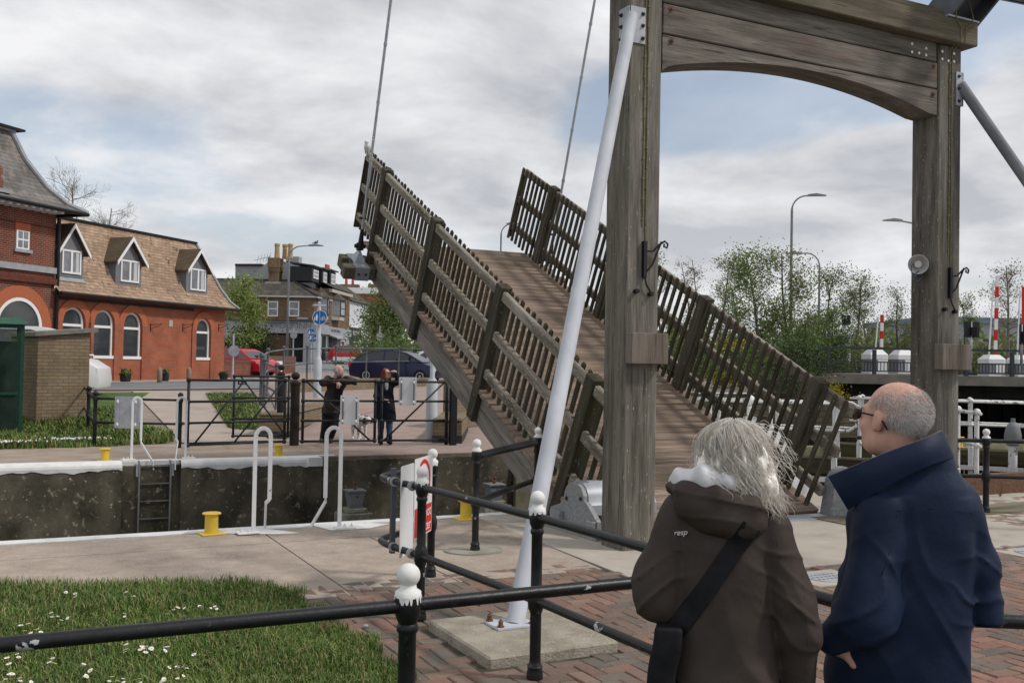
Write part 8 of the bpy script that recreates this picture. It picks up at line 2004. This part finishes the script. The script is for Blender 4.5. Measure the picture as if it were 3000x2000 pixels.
t = thing('lorry', 'white van glimpsed behind the trees at the bridge end', 'van', PD(2400, 1085, 50), -YAW); b = MB(); b.bbox((-1.8, 0, .3), (1.6, 1.9, 1.9), .12); b.build('body', paint('white_van_paint2', (.6, .61, .63)), t); b = MB(); b.box((-.3, -.02, 1.2), (1.4, -.005, 1.65)); b.build('window', CGL, t); b = MB(); b.lathe([(.3, 0), (.3, .2)], (-1.1, .02, .3), 12, (0, 1, 0)); b.lathe([(.3, 0), (.3, .2)], (1.0, .02, .3), 12, (0, 1, 0)); b.build('wheel', TYRE, t)
# ================================================================== trees
def rot_about(v, ax, a): return V3(Matrix.Rotation(a, 3, Vector(tuple(ax))) @ Vector(tuple(v)))
def tree(name, lab, base, ht, spread, leafc, n_leaf, bark, seed, leaf=.10, clump=.35, shape=1.0, trunk=.16, levels=3, group=None, bare=False, low=.18, cat='tree'):
 rs = np.random.RandomState(seed); t = thing(name, lab, cat, base, 0, group); b = MB(); tips = []
 lean = rs.normal(size=2) * .03
 def branch(p, d, L_, r, lev):
  n = 4 if lev else 9; pts = [p]; rr = [r]; q = V3(p); dd = V3(d)
  for k in range(n):
   dd = unit(dd + rs.normal(size=3) * (.10 if lev else .05) + V3((0, 0, .06 if lev else .05))); q = q + dd * L_ / n; pts.append(q.copy()); rr.append(max(r * (1 - .8 * (k + 1) / n), .006))
  b.tube(pts, rr, 7 if lev == 0 else (5 if lev == 1 else 3), False)
  if lev == levels: tips.append((pts[-1], .6)); tips.append((pts[2], .4)); return
  m = {0: int(15 * shape + 6), 1: 6, 2: 4}[lev]
  for k in range(m):
   f = rs.uniform(low if lev == 0 else .25, .98); i = min(int(f * n), n - 1); pp = pts[i] + (pts[i + 1] - pts[i]) * (f * n - i); ax = unit(np.cross(dd, rs.normal(size=3))); up = .75 if lev == 0 else .7
   nd = rot_about(dd, ax, rs.uniform(.6, 1.15) * up)
   if lev == 0:
    a = rs.uniform(0, 6.28); el = rs.uniform(.25, .85); nd = V3((math.cos(a) * math.cos(el), math.sin(a) * math.cos(el), math.sin(el))); LL = spread * (1.15 - f * .75) * rs.uniform(.7, 1.15)
   else: LL = L_ * rs.uniform(.38, .62)
   branch(pp, nd, LL, rr[i] * (.45 if lev == 0 else .55), lev + 1)
  tips.append((pts[-1], .5))
 branch(V3((0, 0, -.2)), unit((lean[0], lean[1], 1)), ht, trunk, 0)
 b.build('trunk', bark, t, True)
 # leaves gather round the twig ends
 lm = MB(); T_ = [q for q, w in tips]; wt = np.array([w for q, w in tips]); wt /= wt.sum(); idx = rs.choice(len(T_), n_leaf, p=wt)
 P = np.array([T_[i] for i in idx]) + rs.normal(size=(n_leaf, 3)) * clump * np.array((1, 1, .8))
 A_ = rs.normal(size=(n_leaf, 3)); A_ /= np.linalg.norm(A_, axis=1)[:, None]; B_ = np.cross(A_, rs.normal(size=(n_leaf, 3))); B_ /= np.linalg.norm(B_, axis=1)[:, None]; S_ = leaf * rs.uniform(.6, 1.35, n_leaf)
 cl = rs.uniform(.7, 1.25, len(T_))
 for i in range(n_leaf):
  a, c, s = A_[i], B_[i], S_[i]; p = P[i]; q = cl[idx[i]] * rs.uniform(.85, 1.15); w = rs.uniform(0, 1); col = (np.array(leafc[0]) * w + np.array(leafc[1]) * (1 - w)) * q
  lm.add([p - a * s * .5, p + c * s * .32, p + a * s * .5, p - c * s * .32], [(0, 1, 2, 3)], tuple(col))
 lm.build('crown', LEAF, t, attr=True); return t
def leaf_mat():
 m = mat('leaf', (.9, .9, .9), (1.1, 1.1, 1.1), 1.0, .6, attr='tint'); t = m.node_tree; b = t.nodes['Principled BSDF']; out = [n for n in t.nodes if n.type == 'OUTPUT_MATERIAL'][0]
 tr = N(t, 'ShaderNodeBsdfTranslucent'); mx = N(t, 'ShaderNodeMixShader'); mx.inputs[0].default_value = .35; LK(t, b.inputs['Base Color'].links[0].from_socket, tr.inputs[0]); LK(t, b.outputs[0], mx.inputs[1]); LK(t, tr.outputs[0], mx.inputs[2]); LK(t, mx.outputs[0], out.inputs[0]); return m
LEAF = leaf_mat()
BARK = mat('grey_bark', (.06, .055, .045), (.11, .10, .085), 12, .9); BARKB = mat('pale_twig', (.14, .12, .10), (.20, .175, .15), 8, .9)
SPR = ((.20, .27, .07), (.12, .19, .055)); SPR2 = ((.27, .33, .09), (.17, .25, .07)); DRK = ((.05, .075, .03), (.025, .042, .018)); OLV = ((.22, .23, .09), (.14, .16, .065)); GRN = ((.15, .22, .06), (.085, .14, .045)); BUD = ((.26, .22, .13), (.18, .155, .10))
def gp(x, dep, dz=0.0): q = CP + ray(x, 1060) * dep; return (q[0], q[1], zt(q[1]) + dz)
def hgt(x, y, dep): return PD(x, y, dep)[2] - gp(x, dep)[2]
tree('street_tree', 'leafy green tree beside the brick inn and pub', gp(700, 62), hgt(690, 812, 62), 1.35, SPR2, 5200, BARK, 3, .14, .38, 1.1, .12)
tree('dark_bush', 'dark evergreen bush before the pub yard fence', gp(722, 64), hgt(740, 975, 64), 1.5, DRK, 5000, BARK, 5, .16, .4, 1.2, .1, low=.05, cat='bush')
tree('street_tree', 'round leafy street tree below the raised bridge deck', gp(1125, 68), hgt(1120, 850, 68), 1.9, ((.19, .24, .085), (.11, .17, .06)), 11000, BARK, 8, .17, .50, 1.3, .14, low=.12)
tree('hedge_bush', 'low clipped green bush beside the dark blue hatchback', gp(1120, 56), 1.7, 1.9, GRN, 3500, BARK, 9, .12, .4, 1.0, .05, low=.05, cat='bush')
tree('bare_tree', 'bare spring tree rising behind the dormer roof', gp(215, 75), hgt(205, 528, 75), 4.2, BUD, 1500, BARKB, 12, .055, .3, 2.0, .20, low=.3)
tree('bare_tree', 'smaller bare spring tree at the end of the inn ridge', gp(290, 80), hgt(290, 600, 80), 3.6, BUD, 1400, BARKB, 14, .055, .3, 2.0, .18, low=.3)
# the belt beyond the basin: alders and willows coming into leaf
SPEC = [(1955, 60, 715, 2.2, SPR2, 2600, 'pale young tree just beside the left portal post'), (2025, 66, 760, 1.6, BUD, 900, 'thin bare tree behind the pickets'), (2062, 70, 745, 1.7, BUD, 900, 'thin bare tree with upright twigs'), (2100, 58, 758, 2.3, OLV, 3000, 'olive green half open tree left of the tallest alder'),
  (2225, 46, 722, 3.0, SPR, 7600, 'tall fresh green alder in the middle of the portal'), (2320, 47, 728, 3.2, OLV, 6500, 'tall olive alder around the street lamp'), (2165, 52, 840, 2.2, GRN, 3500, 'mid height green tree between two alders'), (2400, 48, 800, 2.7, GRN, 5200, 'broad green tree below the curved lamp'),
  (2500, 54, 812, 2.5, OLV, 4200, 'brownish tree behind the short barrier arm'), (2640, 58, 860, 2.2, OLV, 3200, 'yellow green tree touching the loudspeaker post'), (2825, 60, 880, 2.2, SPR, 2800, 'green tree behind the dark sign back'), (2945, 50, 765, 2.6, BUD, 1500, 'dark bare tree near the tallest striped arm'),
  (2030, 50, 880, 2.0, SPR, 3600, 'bushy green tree low behind the pickets'), (2440, 45, 905, 2.0, GRN, 4200, 'dense low tree at the end of the bridge railing'), (2330, 44, 960, 2.0, GRN, 4200, 'dark green undergrowth tree below the tall alders'), (2560, 62, 900, 2.1, GRN, 2600, 'small green tree behind the white cabinets'), (2760, 64, 930, 2.0, GRN, 2500, 'small green tree behind the timber post')]
for k, (x, dep, ytop, sp, lc, n, lab) in enumerate(SPEC):
 tree('alder_tree', lab, gp(x, dep, -.3), hgt(x, ytop, dep) + .3, sp * .58, lc, int(n * .85), BARK if lc is not BUD else BARKB, 40 + k, .10, .30, 1.25, .11, group='trees beyond the basin')
for k, (x, dep, h, sp, lc, lab) in enumerate(((2422, 37, .9, .5, ((.55, .42, .02), (.10, .12, .03)), 'gorse bush with yellow flowers under the bridge end'), (2115, 50, 1.0, 1.0, ((.5, .4, .03), (.09, .12, .03)), 'yellow flowering bush glimpsed through the pickets'), (2260, 40, 1.8, 2.2, GRN, 'green bramble bush behind the white post'), (2370, 38, 2.0, 2.2, DRK, 'dark green bush beside the gorse'), (2030, 44, 1.7, 2.0, GRN, 'green bush above the stone bank wall'))):
 tree('shrub', lab, gp(x, dep, -.2), h, sp, lc, 2600, BARK, 80 + k, .09, .20, .5, .04, levels=2, low=.05, cat='bush')
for (x0, x1, dep, nm) in ((1700, 3050, 72, 'far_treeline'), (-50, 1400, 160, 'distant_treeline')):
 lm = MB(); rs = np.random.RandomState(int(dep)); cnt = 9000
 for i in range(cnt):
  x = rs.uniform(x0, x1); q = gp(x, dep + rs.uniform(0, 6)); hh = (3.6 + .8 * math.sin(x * .02) + .6 * math.sin(x * .071)) * (1 if dep < 100 else 1.5); z = hh * (1 - rs.rand() ** 1.6 * 1.0) * rs.uniform(.2, 1); a, c = rs.normal(size=3), rs.normal(size=3); s = .32 if dep < 100 else .55
  w = rs.rand(); col = np.array(GRN[0]) * w + np.array(OLV[1]) * (1 - w); p = V3(q) + V3((0, 0, z)); a = unit(a) * s; c = unit(c) * s * .7; lm.add([p - a, p + c, p + a, p - c], [(0, 1, 2, 3)], tuple(col * rs.uniform(.6, 1.15)))
 o = lm.build(nm, LEAF, attr=True); tag(o, 'far off mass of shrubs and trees along the horizon', 'trees', kind='stuff')
# ================================================================== grass and daisies
GRM = mat('grass_blade', (.85, .85, .85), (1.15, 1.15, 1.15), 2.0, .6, attr='tint')
def blades(name, n, region, hmin, hmax, zf, seed, pal, w=.0035, seg=3):
 rs = np.random.RandomState(seed); pts = []
 while len(pts) < n:
  q = region(rs)
  if q is not None: pts.append(q)
 V_, F_, C_ = [], [], []; k = 0
 for (x, y, s) in pts:
  h = rs.uniform(hmin, hmax) * s; a = rs.uniform(0, 6.28); ln = rs.uniform(.15, .95) * h; dx, dy = math.cos(a), math.sin(a); z0 = zf(x, y); px, py = -dy * w, dx * w; c = np.array(pal[rs.randint(len(pal))]) * rs.uniform(.7, 1.25)
  m1 = (x + dx * ln * .3, y + dy * ln * .3, z0 + h * .62); tip = (x + dx * ln, y + dy * ln, z0 + h * (1.0 - .25 * ln / h))
  V_ += [(x - px, y - py, z0 - .005), (x + px, y + py, z0 - .005), (m1[0] + px * .8, m1[1] + py * .8, m1[2]), (m1[0] - px * .8, m1[1] - py * .8, m1[2]), tip]; F_ += [(k, k + 1, k + 2, k + 3), (k + 3, k + 2, k + 4)]; C_ += [c, c]; k += 5
 b = MB(); b.v = V_; b.n = k; b.f = F_; b.c = [tuple(c) for c in C_]; return b.build(name, GRM, attr=True)
EDGE = [(-6, 8.35), (.0, 8.26), (.69, 7.92), (1.39, 7.75), (1.76, 7.60), (1.92, 7.2), (1.95, 6.35), (2.02, 5.7), (1.93, 5.0), (1.90, 4.0), (1.95, 2.0), (1.9, .3)]
def inside_lawn(x, y):
 # right-hand / far edge of the lawn
 ey = np.interp(x, [p[0] for p in EDGE[:5]], [p[1] for p in EDGE[:5]])
 ex = np.interp(y, [p[1] for p in EDGE[::-1]], [p[0] for p in EDGE[::-1]])
 return x < ex + .05 * math.sin(y * 9) + .04 * math.sin(y * 23) and y < ey + .05 * math.sin(x * 8) + .04 * math.sin(x * 21)
def lawn_region(rs):
 y = rs.uniform(1.5, 8.4); x = rs.uniform(-.55 * y * .9 + .0 - .6, 2.1)
 dep = x * .454 + y * .891; lat = x * .891 - y * .454
 if dep < 2.6 or abs(lat / dep) > .56 or not inside_lawn(x, y): return None
 dens = min(1.0, 4.6 / dep + .15)
 if rs.rand() > dens: return None
 cl = .55 + .5 * math.sin(x * 3.1 + 1.2 * math.sin(y * 2.3)) * math.sin(y * 2.7 + x); far = 1.25 if y > 7.0 else 1.0
 return (x, y, max(.35, .75 + .5 * cl) * far)
GP = [(.085, .16, .03), (.115, .19, .04), (.065, .13, .026), (.17, .20, .055), (.30, .27, .12), (.10, .165, .035)]
P = [(-9, 8.35)] + EDGE[1:] + [(-9, .3)]
tag(sheet('lawn_soil', [(p[0] - .02, p[1] - .02) for p in P], .012, SOIL), kind='structure')
tag(blades('lawn_grass', 105000, lawn_region, .03, .08, lambda x, y: .01, 3, GP, .0026), 'rough green lawn grass with longer tufts along its edges beside the quay', 'grass', kind='stuff')
def far_region(rs):
 x = rs.uniform(-1.5, 4.1); y = rs.uniform(19.9, 27)
 if x > np.interp(y, [19.9, 20.7, 22, 24, 27], [1.3, 2.95, 3.1, 2.1, 2.6]) + .1 * math.sin(y * 7): return None
 if y < 20.0 + .25 * x * .3 + .06 * math.sin(x * 9): return None
 return (x, y, 1.0 + .5 * math.sin(x * 2 + y))
tag(blades('bank_grass', 26000, far_region, .06, .20, lambda x, y: zt(y), 5, GP, .010), 'long green grass on the far bank in front of the brick kiosk', 'grass', kind='stuff')
def patch_region(rs):
 y = rs.uniform(22.5, 31.5); x = rs.uniform(4.5, 7)
 if not (np.interp(y, [22.5, 23, 31, 32], [4.7, 4.55, 5.5, 5.6]) < x < np.interp(y, [22.5, 31], [5.3, 6.9])): return None
 return (x, y, 1)
tag(blades('patch_grass', 9000, patch_region, .05, .14, lambda x, y: zt(y), 6, GP, .012), 'short green grass patch beside the slab footpath', 'grass', kind='stuff')
# daisies
def daisy_mesh():
 b = MB(); n = 12
 for k in range(n):
  a = 2 * math.pi * k / n; w = .0026; c, s = math.cos(a), math.sin(a); b.add([(c * .003 - s * w * .5, s * .003 + c * w * .5, 0), (c * .003 + s * w * .5, s * .003 - c * w * .5, 0), (c * .011 + s * w, s * .011 - c * w, .0015), (c * .0125, s * .0125, .001), (c * .011 - s * w, s * .011 + c * w, .0015)], [(0, 1, 2, 3, 4)], (.80, .78, .76))
 b.lathe([(.0035, .0005), (.003, .003), (0, .004)], seg=8, col=(.65, .45, .03)); b.tube([(0, 0, 0), (.002, .001, -.03), (0, 0, -.07)], .0008, 4, False, (.08, .12, .03)); return b
dm = daisy_mesh().build('daisy', mat('daisy_petal', (1, 1, 1), attr='tint', rough=.6), attr=True); tag(dm, 'white daisy growing in the near lawn', 'daisy', 'daisies in the near lawn')
rs = np.random.RandomState(21); cnt = 0; spots = []
ANCH = [(150, 1790), (180, 1812), (60, 1830), (90, 1850), (110, 1835), (20, 1930), (50, 1920), (470, 1885), (420, 1890), (370, 1890), (490, 1897), (500, 1950), (480, 1985), (520, 1990), (240, 1955), (250, 1975), (600, 1920), (535, 1950), (160, 1940), (35, 1975), (30, 1995), (370, 1990), (320, 1990), (170, 1800), (500, 1780), (585, 1775), (540, 1780), (635, 1778), (365, 1806), (390, 1745), (220, 1735), (420, 1900), (440, 1895), (410, 1998), (60, 1990)]
for (x, y) in ANCH:
 for j in range(3): spots.append(PZ(x + rs.normal() * 16 * (j > 0), y + rs.normal() * 10 * (j > 0), .075))
for k, p in enumerate(spots):
 o = dm if k == 0 else dm.copy()
 if k: COL.objects.link(o)
 o.location = (p[0], p[1], rs.uniform(.06, .085)); o.rotation_euler = (rs.normal() * .35, rs.normal() * .35, rs.uniform(0, 6)); s = rs.uniform(.8, 1.25); o.scale = (s, s, s)
b = MB()
for i in range(160):
 cx, cy = (-.05, 20.15) if i % 3 else (1.3, 20.6); p = V3((cx + RS.normal() * .30, cy + RS.normal() * .12, .14)); b.ball(p, .018, 5, 3)
tag(b.build('distant_daisies', mat('daisy_white', (.75, .75, .73)), smooth=True), 'drifts of tiny white daisies on the far grass bank', 'daisies', kind='stuff')
# weeds and litter at the edge of the paving
WEED = mat('dry_weed', (.16, .10, .06), (.24, .17, .10), 20, .9)
for (x, y, lab, n) in ((955, 1865, 'reddish dry weed where the lawn meets the brick paving', 26), (2930, 1455, 'tuft of dry straw coloured grass on the concrete near the steel kerb', 40)):
 p = PZ(x, y, 0); t = thing('weed', lab, 'weed', p); b = MB()
 for k in range(n):
  a = RS.uniform(0, 6.28); h = RS.uniform(.06, .20); l_ = RS.uniform(.02, .12); b.tube([(0, 0, 0), (math.cos(a) * l_ * .5, math.sin(a) * l_ * .5, h * .7), (math.cos(a) * l_, math.sin(a) * l_, h)], .0013, 3, False)
 b.build('stems', WEED, t)
p = PZ(1072, 1834, .01); o = MB().lathe([(.0145, 0), (.0155, .002), (.0145, .010), (.0, .011)], (0, 0, 0), 16).build('bottle_cap', GALV); o.location = tuple(p); tag(o, 'small silver bottle cap lying on the brick paving', 'bottle cap')
